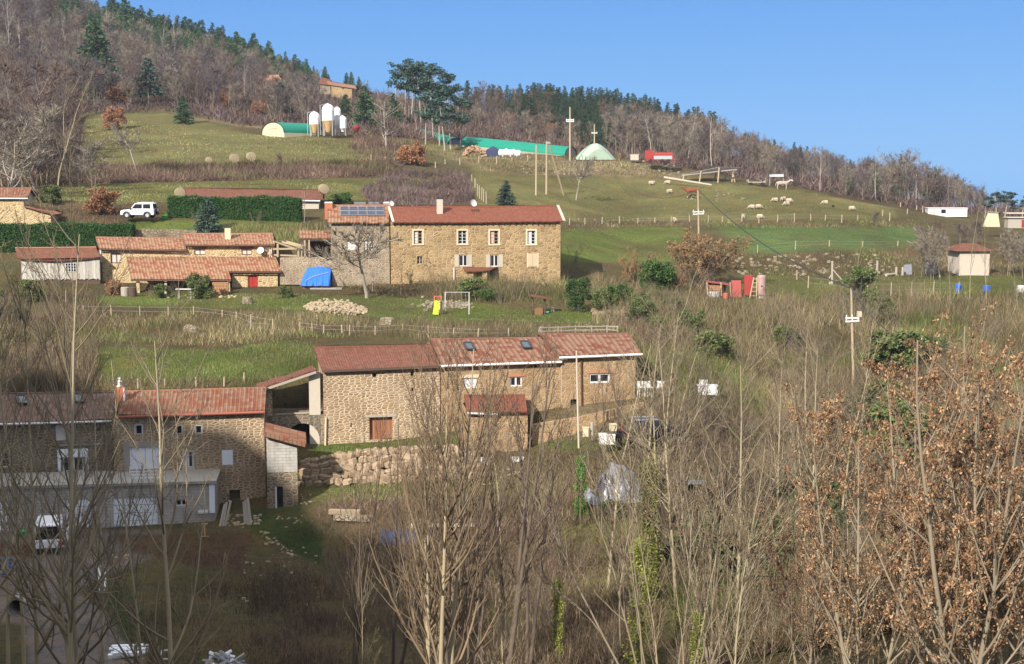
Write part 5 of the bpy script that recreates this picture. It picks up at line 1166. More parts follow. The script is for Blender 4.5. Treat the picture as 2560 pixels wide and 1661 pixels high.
for x, b, t_, lb in ((26, 140, -10, 'tall pale dead-looking tree at the top left corner'), (50, 150, 40, 'shorter pale tree right of the tall one at the top left corner'), (95, 205, 92, 'thin pale trunk in the red-brown part of the left wood'), (162, 140, 52, 'straight white trunk left of the tall blue-green conifer'), (197, 150, 65, 'second straight white trunk left of the tall blue-green conifer'), (268, 110, 20, 'pale spreading tree on the crest right of the tall conifer'), (403, 150, 45, 'pale upright tree, left one of the pair on the left crest'), (437, 160, 50, 'pale upright tree, right one of the pair on the left crest'), (612, 240, 160, 'pale leafless tree in the middle of the left wood'),
                     (480, 180, 110, 'grey leafless tree on the left slope below the crest pair'), (1022, 300, 195, 'white birch with a fine crown in front of the pine clump'), (1043, 335, 255, 'thin white trunk left of the long-stemmed pines')):
    plant('bare_tree', 'far_pale', x, b, t_, lb, 'tree', wide=.9)
for x, b, t_ in ((1180, 300, 222), (1215, 298, 208), (1240, 285, 215), (1255, 290, 230), (1292, 288, 225), (1355, 330, 232), (1500, 330, 268)):
    plant('bare_tree', 'far_red', x, b, t_, 'leafless tree with a clear trunk on the grassy shoulder near the right-centre skyline', 'tree', 'bare trees on the grassy shoulder')
for x, b, t_, lb in ((1630, 405, 290, 'bare tree behind the red trailer'), (1685, 410, 300, 'bare tree just right of the red trailer'), (1780, 418, 290, 'tall pale bare tree behind the open field shelter'), (1800, 412, 300, 'second pale bare tree behind the open field shelter'), (1580, 388, 300, 'bare tree above the small grey box'), (1915, 465, 400, 'small bare tree behind the farm cart'), (2050, 478, 385, 'branching bare tree at the wood edge right of the white pony'), (2190, 500, 380, 'wide bare oak with an open fan crown on the right skyline'), (2245, 505, 378, 'large bare tree with upright limbs on the right skyline'), (2290, 505, 385, 'large bare tree right of the fan-shaped oak'), (2350, 510, 418, 'bare tree above the white mobile home'), (2420, 520, 455, 'bare tree just left of the blue-green pines'), (1720, 400, 285, 'slim bare tree between the red trailer and the shelter')):
    plant('bare_tree', 'far_pale' if x % 2 == 0 else 'far_grey', x, b, t_, lb, 'tree', wide=1.25)
for x, t_ in ((2462, 492), (2490, 480), (2512, 478), (2555, 492), (2535, 505)): plant('pine_tree', 'pine', x, 545, t_, 'dark blue pine on the far right skyline behind the yard sheds', 'pine', 'dark pines on the far right skyline', wide=1.8)
# --- trees of the slope around the fields
L_ = [('rust_bush', 255, 537, 462, 'rust-leaved young oak on the bank left of the white car', 1.1), ('broom', 122, 512, 463, 'green broom bush right of the house at the left edge', 1.1), ('orchard', 340, 425, 318, 'spreading grey leafless tree on the left field', .9), ('far_pale', 285, 415, 380, 'small stubby tree at the field edge left of the spreading one', 1), ('rust_bush', 300, 262, 200, 'rust-brown shrub at the wood edge', 1), ('rust_bush', 565, 268, 225, 'rusty shrub in the left wood above the track', 1), ('rust_bush', 650, 285, 245, 'second rusty shrub left of the layered fir', 1), ('orchard', 965, 372, 262, 'pale many-limbed leafless tree right of the fir by the silos', .9), ('rust_bush', 1035, 415, 345, 'rust-coloured shrub on the bank below the tunnel', 1), ('far_pale', 760, 560, 468, 'slim white leafless tree behind the solar roof', .8), ('orchard', 1440, 502, 400, 'crooked leafless tree beside the tripod pole', .75), ('red_thicket', 640, 560, 515, 'small reddish bush in front of the tall hedge', 1), ('red_thicket', 488, 560, 520, 'small leafless bush at the left end of the tall hedge', 1), ('green_bush', 855, 515, 478, 'dark green bush at the right end of the tall hedge', 1.6),
      ('rust_bush', 1495, 330, 295, 'rusty round shrub below the plantation', 1.2), ('rust_bush', 1390, 340, 300, 'rusty oak shrub behind the tall pole', 1.2), ('far_red', 700, 432, 385, 'small bare shrub right of the hay bales', 1), ('rust_bush', 285, 325, 262, 'rust-leaved shrub at the left edge of the upper field', .9)]
for k, x, b, t_, lb, w in L_: plant('bush' if k == 'green_bush' or 'thicket' in k or k == 'broom' else 'bare_tree' if k in ('orchard', 'far_pale', 'far_red') else 'rust_shrub', k, x, b, t_, lb, 'bush' if k in ('broom', 'green_bush', 'red_thicket') else 'shrub' if k == 'rust_bush' else 'tree', wide=w)
for x, b, t_, k in ((10, 470, 250, 'far_red'), (60, 480, 290, 'far_grey'), (110, 470, 260, 'far_grey'), (145, 478, 190, 'sapling'), (170, 460, 200, 'sapling'), (200, 470, 330, 'far_grey'), (235, 480, 345, 'far_grey'), (30, 500, 350, 'orchard'), (90, 490, 360, 'orchard'), (180, 400, 280, 'far_red'), (-20, 430, 180, 'far_red'), (50, 400, 170, 'far_red'), (130, 380, 170, 'far_red'), (210, 440, 360, 'far_purple')):
    plant('bare_tree', k, x, b, t_, 'grey-brown leafless tree in the dark thicket above the house at the left edge', 'tree', 'bare trees above the house at the left edge', wide=1.3)
# garden plants round the houses
for k, x, b, t_, D, lb, w in (('olive_bush', 498, 742, 678, 143.6, 'round evergreen shrub in front of the cottage porch', .95), ('olive_bush', 400, 742, 706, 143.8, 'smaller round shrub left of the porch shrub', 1.1), ('rust_bush', 283, 740, 694, 144, 'leafy brownish shrub at the corner of the cottage', 1.0), ('thicket', 445, 740, 698, 143.4, 'leafless shrub between the two round shrubs of the cottage', 1), ('thicket', 370, 741, 706, 143.6, 'leafless shrub by the left porch post', 1), ('olive_bush', 715, 750, 710, 142, 'small grey-green olive tree right of the cottage', 1.0),
                           ('orchard', 915, 752, 570, 142.5, 'spreading pale leafless fruit tree in front of the grey stone house', 1.35), ('sapling', 1000, 745, 600, 144.5, 'upright leafless tree at the joint of the farmhouse and the grey house', 1.2), ('far_pale', 930, 735, 640, 146, 'low leafless tree behind the spreading fruit tree', 1.3), ('thicket', 1290, 745, 672, 144, 'tangled leafless bush in front of the right half of the farmhouse', 1.1), ('thicket', 1255, 750, 690, 143, 'tangled leafless bush left of the larger one before the farmhouse', 1.1), ('thicket', 1330, 748, 680, 144.5, 'leafless bush below the closed farmhouse shutters', 1.1), ('olive_bush', 1180, 735, 693, 145, 'brown-green mound of creeper beside the small porch roof', 1.6), ('green_bush', 1225, 750, 716, 144, 'low green shrub behind the swing frame', 1.6), ('thicket', 1420, 720, 600, 158, 'leafless shrub against the right end of the farmhouse', .9),
                           ('column_bush', 1447, 805, 682, 137, 'tall narrow clump of green shoots right of the farmhouse', 1.1), ('thicket', 1452, 812, 700, 136.4, 'bundle of upright bare stems in front of the narrow green clump', .55), ('green_bush', 1540, 770, 705, 140, 'bright green low bush right of the narrow clump', 1.3), ('green_bush', 1640, 725, 640, 150, 'rounded dark green evergreen left of the golden shrub', 1.0), ('gold_shrub', 1762, 720, 568, 160, 'large golden-brown shrub beside the upper cable pole', 1.0), ('red_thicket', 1740, 730, 610, 155, 'purple leafless bush in front of the golden shrub', 1.0), ('gold_shrub', 1590, 705, 632, 156, 'smaller golden shrub left of the dark evergreen', .8), ('oak', 1700, 735, 690, 152, 'brown shrub behind the little red-roofed shed', 1.2)):
    plant('garden_shrub' if k not in ('orchard', 'sapling', 'far_pale') else 'bare_tree', k, x, b, t_, lb, 'tree' if k in ('orchard', 'sapling', 'far_pale') else 'shrub', D=D, wide=w)
for k, x, b, t_, lb, w in (('orchard', 2350, 695, 575, 'leafless fruit tree with a forked trunk left of the pale hut', .9), ('far_grey', 2300, 695, 590, 'leafless tree by the grey gate left of the hut', 1.2), ('far_grey', 2330, 700, 560, 'leafless tree behind the fruit tree', 1.2), ('far_grey', 2520, 690, 560, 'dark leafless tree right of the pale hut', 1.4), ('far_grey', 2560, 700, 580, 'dark leafless tree at the right edge', 1.4), ('far_purple', 2400, 610, 555, 'purple-brown leafless tree behind the pale hut', 1.6), ('far_purple', 2440, 615, 550, 'second purple-brown leafless tree behind the pale hut', 1.6), ('far_red', 2350, 590, 550, 'reddish leafless bush above the hut', 1.6), ('far_red', 2300, 580, 552, 'reddish leafless bush at the end of the bright field', 1.5), ('sapling', 2142, 690, 590, 'thin leafless tree at the end of the bright green field', 1.1), ('far_purple', 2190, 570, 528, 'small leafless tree at the pasture corner', 1.2), ('sapling', 2425, 770, 470, 'tall slender tree in front of the pale hut', .6), ('sapling', 2465, 775, 520, 'slender leaning tree right of the tallest one before the hut', .6), ('sapling', 2375, 790, 600, 'slender tree left of the tallest one before the hut', .6), ('sapling', 2545, 790, 640, 'slender tree at the right edge before the sheds', .7)):
    plant('bare_tree', k, x, b, t_, lb, 'tree', wide=w)

# --- thickets of the valley side, one by one
LT = 'leafless shrub of the brushy thicket filling the right-hand slope'
q = sample([(1600, 790), (1760, 790), (1900, 775), (2200, 765), (2560, 760), (2560, 1300), (2200, 1420), (1760, 1500), (1700, 1180), (1640, 990)], 190, 21)
for x, y in q: plant('leafless_shrub', rnd.choice(['thicket', 'pale_thicket', 'dark_thicket', 'dark_thicket', 'red_thicket', 'sapling', 'olive_bush' if rnd.random() < .35 else 'thicket']), x, y, y - rnd.uniform(35, 120) * (1 + (y - 800) / 900), LT, 'shrub', 'shrubs of the right-hand thicket', wide=rnd.uniform(.8, 1.5))
LT = 'leafless shrub in the tangle above the lower house, at the left edge'
for x, y in sample([(-40, 800), (190, 800), (250, 880), (240, 985), (-40, 1000)], 40, 22): plant('leafless_shrub', rnd.choice(['thicket', 'pale_thicket', 'sapling']), x, y, y - rnd.uniform(50, 130), LT, 'shrub', 'shrubs of the left-hand thicket')
for x, y in sample([(-40, 740), (160, 735), (220, 800), (-40, 830)], 14, 23): plant('leafless_shrub', rnd.choice(['pale_thicket', 'olive_bush']), x, y, y - rnd.uniform(30, 60), 'shrub below the grey plank shed', 'shrub', 'shrubs below the plank shed')
for x, y in sample([(1480, 740), (1600, 730), (1760, 760), (1660, 860), (1600, 830), (1520, 810)], 22, 24): plant('leafless_shrub', rnd.choice(['thicket', 'pale_thicket', 'olive_bush']), x, y, y - rnd.uniform(35, 80), 'shrub on the bank right of the garden, above the hamlet row', 'shrub', 'shrubs right of the garden')
LT = 'dark leafless shrub in the shaded hollow below the houses'
for x, y in sample([(850, 1420), (1500, 1400), (1700, 1500), (1700, 1780), (850, 1800)], 30, 25): plant('leafless_shrub', rnd.choice(['red_thicket', 'thicket', 'red_thicket']), x, y, y - rnd.uniform(70, 190), LT, 'shrub', 'shrubs of the shaded hollow', wide=rnd.uniform(.7, 1.1))
for x, y in sample([(1200, 1205), (1420, 1210), (1520, 1330), (1400, 1400), (1150, 1330)], 13, 26): plant('leafless_shrub', rnd.choice(['sapling', 'pale_thicket', 'sapling']), x, y, y - rnd.uniform(70, 260), 'thin leafless growth on the bank below the retaining wall', 'shrub', 'saplings below the retaining wall', wide=.8)
# ------------------------------------------------------------------ undergrowth, one object per mass
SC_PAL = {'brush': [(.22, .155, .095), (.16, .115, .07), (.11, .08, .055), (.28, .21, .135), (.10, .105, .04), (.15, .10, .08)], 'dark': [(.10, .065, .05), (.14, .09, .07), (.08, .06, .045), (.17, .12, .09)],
          'red': [(.13, .08, .063), (.17, .11, .085), (.095, .065, .052), (.21, .15, .11)], 'purple': [(.115, .08, .08), (.155, .11, .108), (.085, .062, .062), (.14, .095, .08)],
          'straw': [(.24, .185, .105), (.18, .145, .08), (.13, .135, .05), (.30, .24, .15), (.10, .115, .04)], 'grass': [(.10, .155, .035), (.125, .175, .05), (.08, .12, .03), (.19, .20, .085), (.17, .145, .075)], 'olive': [(.19, .20, .08), (.23, .22, .10), (.15, .165, .06), (.28, .25, .135)],
          'dgrass': [(.06, .11, .03), (.09, .13, .04), (.12, .11, .06)]}
def scrub(name, label, cat, specs, seed):
    r = np.random.default_rng(seed); Vs = []; Cs = []
    for poly, n, h0, h1, w, pal, lean in specs:
        s = sample(poly, n, seed + len(Vs)); p = GRfast(s[:, 0], s[:, 1]); k = vnoise(p[:, 0] / 3.1, p[:, 1] / 3.1, seed) * .75 + vnoise(p[:, 0] / .9, p[:, 1] / .9, seed + 1) * .25
        keep = r.random(n) < np.clip(k * 1.9 - .25, .12, 1); p = p[keep]; k = k[keep]; n = len(p)
        h = r.uniform(h0, h1, n) * (.5 + .9 * k); a = r.uniform(0, 6.28, n); L = r.uniform(0, lean, n); ax = np.stack([np.cos(a) * L, np.sin(a) * L, np.ones(n)], -1)
        ww = w * r.uniform(.5, 1.5, n) * np.maximum(1, p[:, 1] / 110) ** .5
        V, _ = strips(p - np.array([0, 0, .05]), ax, ww, h, r); Vs.append(V)
        c = np.array(SC_PAL[pal])[r.integers(len(SC_PAL[pal]), size=n)] * (.8 + .5 * vnoise(p[:, 0] / 6, p[:, 1] / 6, seed + 3))[:, None]; v1 = vnoise(p[:, 0] / 5, p[:, 1] / 5, seed + 7); v2 = vnoise(p[:, 0] / 8 + 9, p[:, 1] / 8, seed + 8); c = c * (.6 + .85 * v1)[:, None]; g = np.clip((v2 - .55) * 4, 0, 1)[:, None]; c = c * (1 - g) + c * np.array([.72, .98, .6]) * g if pal in ('brush', 'straw', 'red') else c; Cs.append(np.repeat(c, 4, 0))
    V = np.concatenate(Vs); me = npmesh(name, V, np.arange(len(V)).reshape(-1, 4), M['scrub'], np.concatenate(Cs)); tag(link(name, me), label, cat, kind='stuff')
scrub('brushwood', 'tangled brown and olive brushwood covering the right-hand slope', 'brush', [
    ([(1500, 760), (1640, 700), (1860, 740), (2560, 730), (2620, 1661), (1700, 1700), (1660, 1400), (1680, 1250), (1640, 1120), (1600, 860)], 120000, .6, 2.0, .032, 'brush', 1.3),
    ([(1640, 760), (2560, 740), (2620, 1100), (1700, 1100)], 40000, .5, 1.6, .03, 'straw', .8),
    ([(1330, 1125), (1640, 1120), (1560, 1300), (1420, 1320), (1330, 1240)], 9000, .2, .8, .03, 'brush', .9),
    ([(1830, 640), (2260, 625), (2560, 610), (2560, 690), (1870, 690)], 9000, .2, .6, .035, 'straw', .8)], 41)
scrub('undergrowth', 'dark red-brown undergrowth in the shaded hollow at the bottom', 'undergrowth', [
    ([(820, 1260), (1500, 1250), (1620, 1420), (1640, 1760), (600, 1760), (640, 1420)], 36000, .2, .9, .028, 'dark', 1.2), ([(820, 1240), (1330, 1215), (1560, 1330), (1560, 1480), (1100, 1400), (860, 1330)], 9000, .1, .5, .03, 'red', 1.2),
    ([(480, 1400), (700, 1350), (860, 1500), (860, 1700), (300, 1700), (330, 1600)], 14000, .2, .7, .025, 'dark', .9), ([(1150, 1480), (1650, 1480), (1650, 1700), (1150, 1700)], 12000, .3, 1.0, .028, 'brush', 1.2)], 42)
scrub('brambles', 'band of red-brown brambles between the upper and lower fields', 'bramble', [
    ([(150, 418), (560, 410), (950, 402), (1010, 405), (1000, 440), (700, 450), (180, 460)], 34000, .4, 1.6, .05, 'red', 2.2), ([(990, 425), (1170, 440), (1190, 500), (1100, 520), (930, 515), (900, 480)], 12000, .4, 1.5, .05, 'purple', 2.2),
    ([(890, 340), (1040, 360), (1060, 400), (940, 405), (870, 370)], 7000, .4, 1.5, .06, 'red', .9), ([(560, 575), (820, 560), (820, 612), (700, 612), (560, 590)], 5000, .3, 1.0, .035, 'straw', .7), ([(100, 515), (460, 520), (320, 562), (100, 568)], 5000, .15, .5, .03, 'red', .9), ([(1060, 360), (1560, 385), (1560, 402), (1400, 400), (1180, 408), (1040, 380)], 5000, .2, .8, .05, 'straw', .9), ([(1200, 402), (1560, 405), (1700, 428), (1730, 450), (1560, 438), (1330, 436), (1200, 428)], 7000, .2, .7, .06, 'straw', .9)], 43)
scrub('wood_undergrowth', 'purple-brown undergrowth beneath the hillside woods', 'undergrowth', [
    ([(-60, -80), (330, 20), (560, 95), (800, 210), (1250, 262), (1560, 300), (2000, 400), (2560, 500), (2560, 545), (2330, 530), (2000, 470), (1730, 425), (1560, 395), (1180, 360), (900, 335), (640, 322), (430, 280), (200, 285), (190, 410), (-60, 470)], 90000, .8, 2.6, .10, 'purple', 2.0),
    ([(-60, 300), (200, 290), (210, 460), (-60, 480)], 9000, 1, 2.5, .1, 'dark', 2.0), ([(900, 250), (1560, 300), (1560, 395), (1180, 360), (900, 335)], 12000, .5, 1.6, .1, 'red', 2.0)], 44)
scrub('dry_grass', 'dry straw-coloured grass on the banks between the fields', 'grass', [
    ([(200, 778), (700, 784), (1000, 800), (1500, 815), (1600, 830), (1600, 868), (1000, 848), (750, 845), (560, 868), (200, 855)], 26000, .2, .75, .028, 'straw', .7), ([(-40, 740), (250, 745), (240, 1000), (-40, 1000)], 22000, .4, 1.6, .03, 'brush', .7), ([(220, 945), (700, 950), (690, 992), (220, 995)], 7000, .2, .7, .026, 'straw', .7),
    ([(1040, 700), (1150, 690), (1420, 700), (1430, 768), (1180, 756), (1060, 745)], 9000, .3, 1.5, .03, 'brush', 1.3), ([(860, 700), (1060, 712), (1060, 745), (880, 735)], 3500, .15, .7, .03, 'brush', 1.3),
    ([(1400, 550), (2320, 552), (2330, 572), (1400, 570)], 6000, .15, .5, .04, 'straw', .8), ([(1480, 690), (1760, 760), (1640, 860), (1480, 810)], 7000, .3, 1.3, .03, 'brush', .7), ([(1300, 1050), (1640, 1000), (2000, 1050), (1700, 1100), (1330, 1105)], 7000, .1, .5, .03, 'straw', .9), ([(760, 1205), (1330, 1200), (1420, 1260), (820, 1255), (700, 1290), (600, 1300)], 7000, .08, .35, .025, 'olive', .9)], 45)
scrub('grass', 'short green meadow grass on the terraces and fields', 'grass', [
    ([(190, 742), (700, 735), (1000, 745), (1500, 785), (1560, 800), (1500, 812), (1000, 795), (700, 775), (200, 762)], 22000, .08, .28, .03, 'grass', .8), ([(225, 868), (560, 878), (700, 845), (805, 862), (790, 920), (690, 955), (230, 955)], 26000, .08, .35, .03, 'grass', .8), ([(780, 1095), (1200, 1085), (1200, 1130), (780, 1148)], 5000, .08, .3, .025, 'grass', .8),
    ([(190, 290), (640, 336), (900, 352), (960, 402), (560, 410), (250, 415), (215, 350)], 16000, .1, .4, .07, 'olive', .8), ([(150, 465), (1000, 445), (1100, 440), (1000, 500), (400, 512), (150, 508)], 14000, .08, .3, .05, 'olive', .8), ([(1180, 412), (1640, 448), (1980, 475), (2240, 522), (2240, 560), (1400, 560), (1180, 525)], 16000, .06, .2, .05, 'olive', .8),
    ([(1400, 572), (2290, 566), (2300, 605), (1860, 634), (1740, 650), (1400, 660)], 12000, .06, .2, .04, 'grass', .8), ([(1850, 690), (2560, 688), (2560, 730), (1850, 755)], 9000, .08, .3, .035, 'grass', .8), ([(560, 1275), (760, 1262), (820, 1420), (620, 1330), (400, 1600), (240, 1460)], 7000, .08, .3, .025, 'dgrass', .8), ([(1400, 1300), (1640, 1290), (1640, 1460), (1450, 1470)], 4000, .08, .3, .03, 'olive', .8)], 46)

# ------------------------------------------------------------------ foreground trees
def fg(kind, px, D, top, label, cat='tree', v=None, rz=None, wide=1.0, lean=0.0, name='bare_tree', group=None):
    return plant(name, kind, px, 0, top, label, cat, group, D=D, v=v, rz=rz, wide=wide, lean=lean)
near('fan', (301, 302, 303), 'bark_pale', 'twig_mid', tl=1, stems=2, spread=.04, wob0=.018, r0=.0098, taper=.2, lv=[dict(n=32, even=1, ang=(.6, 1.05), len=.50, fall=.5, k=9, up=1.3, wob=.07, t0=.28, s=5, rr=.62, rmin=.0013, tp=.25), dict(n=9, ang=(.4, .8), len=.36, k=5, up=.6, wob=.09, t0=.2, s=3, rmin=.0006, rr=.6), dict(n=5, ang=(.5, .9), len=.42, k=4, up=.35, wob=.1, t0=.2, s=3, rmin=.0004)])
fg('fan', 1090, 44, 815, 'large pale-barked double-stemmed tree in the foreground centre, its limbs fanning upward', v=0, wide=.78)
fg('fan', 1050, 47, 880, 'slimmer tree just left of the large double-stemmed one in the foreground centre', v=1, wide=.8)
fg('dark_tree', 1240, 58, 860, 'dark upright tree in front of the red-roofed annex', v=0)
fg('dark_tree', 1310, 60, 880, 'dark-twigged tree right of the annex', v=1)
fg('dark_tree', 960, 56, 880, 'dark-twigged tree in front of the barn door', v=2, wide=.8)
fg('dark_tree', 1150, 52, 900, 'dark-limbed tree directly behind the large central one', v=1, wide=.7)
fg('dark_tree', 860, 52, 1040, 'slender dark tree in front of the barn left of its door', v=0, wide=.6)
fg('sapling', 1258, 74, 905, 'thin white-stemmed sapling right of the annex', v=1, wide=.7)
fg('ash', 402, 43, 830, 'pale-barked ash with wide-spreading limbs in front of the garage doors', v=0, wide=1.0)
fg('sapling', 345, 43, 880, 'slim bending stem just left of the pale ash', v=2, wide=.8)
fg('ash', 130, 42, 560, 'tall pale tree crossing the white vehicle at lower left', v=1, wide=.8)
fg('ash', 165, 45, 700, 'second pale tree beside the one crossing the white vehicle', v=2, wide=.8)
for k, (px, D, top) in enumerate(((-60, 48, 620), (20, 56, 640), (60, 50, 760), (-20, 60, 700), (230, 60, 900))):
    fg(('ash', 'sapling')[k % 2], px, D, top, 'pale leafless tree of the cluster along the left edge of the foreground', v=k, group='pale trees at the left edge', wide=.9)
fg('ash', 1650, 70, 770, 'big ivy-clad leafless tree right of the dark car', v=3, wide=1.1)
fg('ash', 1700, 68, 850, 'pale crooked tree leaning against the ivy-clad one', v=1, wide=1.0, lean=.08)
fg('dark_tree', 1600, 66, 1000, 'smaller dark tree left of the ivy-clad one', v=2)
fg('ash', 1850, 60, 900, 'pale leafless tree with long diagonal limbs in the right thicket', v=2, wide=1.1)
for k in range(15):
    px = rnd.uniform(1480, 2250); D = rnd.uniform(46, 66); fg(rnd.choice(['sapling', 'ash', 'sapling', 'thicket']), px, D, rnd.uniform(980, 1330), 'slender leafless sapling rising from the bottom right thicket', group='saplings of the bottom right thicket', wide=rnd.uniform(.7, 1.0))
for k in range(5):
    px = rnd.uniform(860, 1480); D = rnd.uniform(46, 58); fg(rnd.choice(['sapling', 'ash']), px, D, rnd.uniform(1180, 1400), 'pale thin sapling in the hollow around the central foreground tree', group='saplings around the central tree', wide=rnd.uniform(.7, 1.0))
for k in range(24):
    px = rnd.uniform(1500, 2150); D = rnd.uniform(70, 98); fg(rnd.choice(['ash', 'sapling', 'dark_tree']), px, D, rnd.uniform(790, 960), 'tall fine-twigged leafless tree on the slope between the dark car and the brown-leaved trees', group='tall bare trees of the middle slope', wide=rnd.uniform(.9, 1.3))
for k, (px, D, top, lb, w) in enumerate(((2440, 42, 765, 'large tree still holding dry brown leaves at the right edge, on two pale trunks', .85), (2190, 45, 960, 'lower brown-leaved tree left of the largest one', .85), (2590, 46, 750, 'brown-leaved tree cut by the right edge', .8), (2030, 50, 1150, 'small brown-leaved tree at the left of the brown-leaved group', .8), (2310, 50, 820, 'brown-leaved tree behind the largest one', .85), (2380, 46, 1000, 'low brown-leaved tree under the crown of the largest one', .9), (2530, 48, 900, 'brown-leaved tree between the largest one and the right edge', .9))):
    fg('brown_tree', px, D, top, lb, v=k, wide=w, name='brown_leaved_tree')
for k, (px, D, top) in enumerate(((2300, 60, 1150), (2480, 62, 1080), (2100, 62, 1260), (2560, 58, 1250), (2390, 50, 1330), (2230, 48, 1400), (2520, 47, 1400), (2080, 50, 1420), (1930, 52, 1400))):
    fg('pale_thicket', px, D, top, 'pale leafless shrub beneath the brown-leaved trees', 'shrub', group='shrubs beneath the brown-leaved trees', name='leafless_shrub')
def ivy(kind, seed, lf, w, n=70, m=60, size=.02):
    r = np.random.default_rng(seed); z = r.uniform(.0, .97, n); a = r.uniform(0, 6.28, n); q = w * (1.1 - .6 * z) * r.uniform(.2, 1, n); cen = np.stack([np.cos(a) * q, np.sin(a) * q, z], -1)
    g = grow(seed, 1, .012, 1, 0, 8, .04, [dict(n=12, ang=(.4, .9), len=.2, k=4, up=.3, s=3, rmin=.002)]); reg(kind, T(g[:1]), 'bark_mid', T(g[1:]), 'twig_mid', ([clumps(r, n, cen, r.uniform(.03, .06, n), m, size, 1.2, .8)], lf))
ivy('ivy', 401, 'leaf_ivy', .07); ivy('ivy', 402, 'leaf_ivy', .07); ivy('moss', 403, 'leaf_moss', .03, 80, 50, .012); ivy('moss', 404, 'leaf_moss', .035, 80, 50, .012)
plant('ivy_column', 'ivy', 1452, 1305, 1138, 'bright green ivy-wrapped stem left of the grey sheeting', 'ivy', wide=1.2)
fg('moss', 1628, 69, 1130, 'yellow-green ivy smothering the trunk right of the grey sheeting', 'ivy', v=0, name='ivy_column', wide=1.1); fg('moss', 1600, 58, 1330, 'yellow-green ivy-covered stump at the bottom, below the grey sheeting', 'ivy', v=1, name='ivy_column', wide=1.3)
fg('moss', 1395, 62, 1440, 'small yellow-green ivy-clad stem in the hollow', 'ivy', v=1, name='ivy_column', wide=1.2); fg('moss', 1735, 52, 1530, 'leaning mossy stem at the bottom right of centre', 'ivy', v=0, name='ivy_column', wide=1.6, lean=.3)
for a in (('green_bush', 2040, 1330, 1190, 'green holly bush half hidden in the right thicket', 1.0), ('olive_bush', 1770, 905, 820, 'green shrub on the slope right of the hamlet row', 1.3), ('olive_bush', 1960, 870, 810, 'olive-green shrub in the middle of the right slope', 1.2), ('green_bush', 1530, 1290, 1245, 'dark green shrub below the grey sheeting', 1.5), ('olive_bush', 2230, 1420, 1330, 'green undergrowth bush among the pale trunks at lower right', 1.4), ('green_bush', 1900, 1490, 1400, 'dark evergreen in the bottom right thicket', 1.2)):
    plant('evergreen_bush', a[0], a[1], a[2], a[3], a[4], 'bush', wide=a[5])
# ------------------------------------------------------------------ objects about the hamlet
def spot(px, py, D=None):
    """(ground point, metres per photo pixel)"""
    b = G(px, py) if D is None else P(px, py, D); return b, b.y / F
def T0(name, label, cat, px, py, rz=0.0, group=None, D=None, up=0.0):
    b, s = spot(px, py, D); b = b + Vector((0, 0, up)); return thing(name, label, cat, b, rz, group), s
def one(mb, name, mats, label, cat, loc=(0, 0, 0), rz=0.0, group=None, kind=None): return tag(mb.build(name, mats, None, loc, rz), label, cat, group, kind)

# --- fences: each line is one fence, its posts are parts
def fence(label, posts, D=None, wires=2, r=.055, mat='wood_pale', hh=1.25, rails=0):
    pts = []
    for q in posts:
        b = G(q[0], q[1]) if D is None else atD(q[0], D); h = max(.7, min(2.2, zrow(q[2]) * b.y - b.z)) if len(q) > 2 else hh * rnd.uniform(.9, 1.1); pts.append((b, h))
    o = thing('fence', label, 'fence', pts[0][0])
    for b, h in pts:
        mb = MB(); b = b - pts[0][0]; ln = Vector((rnd.uniform(-.06, .06), rnd.uniform(-.05, .05), 0)); rr = r * max(1, (b + pts[0][0]).y / 150) * rnd.uniform(.85, 1.15)
        mb.tube([b - Vector((0, 0, .3)), b + Vector((0, 0, h * .5)) + ln * .5, b + Vector((0, 0, h)) + ln], [rr, rr * .95, rr * .85], 6); mb.build('post', M[mat if rnd.random() < .8 else 'wood_grey'], o)
    if wires:
        w = MB()
        for k in range(wires):
            f = (k + 1) / (wires + .3)
            for (a, ha), (b, hb) in zip(pts, pts[1:]):
                if abs((a - b).y) < 14: w.bar(a - pts[0][0] + Vector((0, 0, ha * f)), b - pts[0][0] + Vector((0, 0, hb * f)), .012 if not rails else .08)
        if w.f: w.build('rail' if rails else 'wire', M['zinc' if not rails else mat], o)
    return o
fence('line of pale posts along the bottom of the sheep pasture', [(1424, 563, 546), (1462, 562, 545), (1505, 561, 543), (1549, 560, 541), (1594, 559, 545), (1637, 558, 544), (1678, 556, 541), (1724, 556, 539), (1771, 556, 538), (1806, 556, 541), (1855, 555, 536), (1897, 559, 540), (1944, 557, 537), (1986, 557, 533), (2027, 552, 535), (2063, 552, 537), (2104, 558, 537), (2144, 552, 538)])
fence('sparse posts along the lower edge of the bright green field', [(1894, 633, 612), (1988, 624, 602), (2073, 618, 601), (2156, 619, 603), (2244, 616, 605)])
fence('posts along the lowest grass strip at the right', [(1992, 700, 676), (2020, 721, 690), (2169, 738, 706), (2227, 742, 706), (2279, 740, 705), (2333, 738, 702), (2396, 736, 705)])
fence('short posts climbing the right end of the pasture', [(2206, 541, 525), (2224, 553, 532), (2251, 518, 506), (2268, 536, 522), (2291, 526, 514), (2307, 532, 515)], wires=0)
fence('fence of rough stakes on the bank below the cottage', [(208.6, 790, 763), (278.6, 790, 763), (350, 790, 765), (420.7, 793.6, 765), (483.5, 788, 766), (555.7, 795, 775), (590.5, 801, 779), (627.5, 824, 786), (682, 824, 797)])
fence('fence of rough stakes crossing the slope below the farmhouse', [(750, 826, 808), (780.6, 830, 812), (809.6, 835, 815), (855, 835, 812), (874, 841, 812), (937.7, 839, 815), (1006.6, 832, 814), (1070.8, 844, 814), (1133.5, 843, 819), (1195, 842.6, 821), (1271.4, 842.6, 822)])
fence('short pale stakes behind the roof of the lower house', [(300, 975, 950), (345, 974, 952), (412, 972, 950), (490, 970, 950), (560, 968, 946), (610, 966, 948)], wires=0)
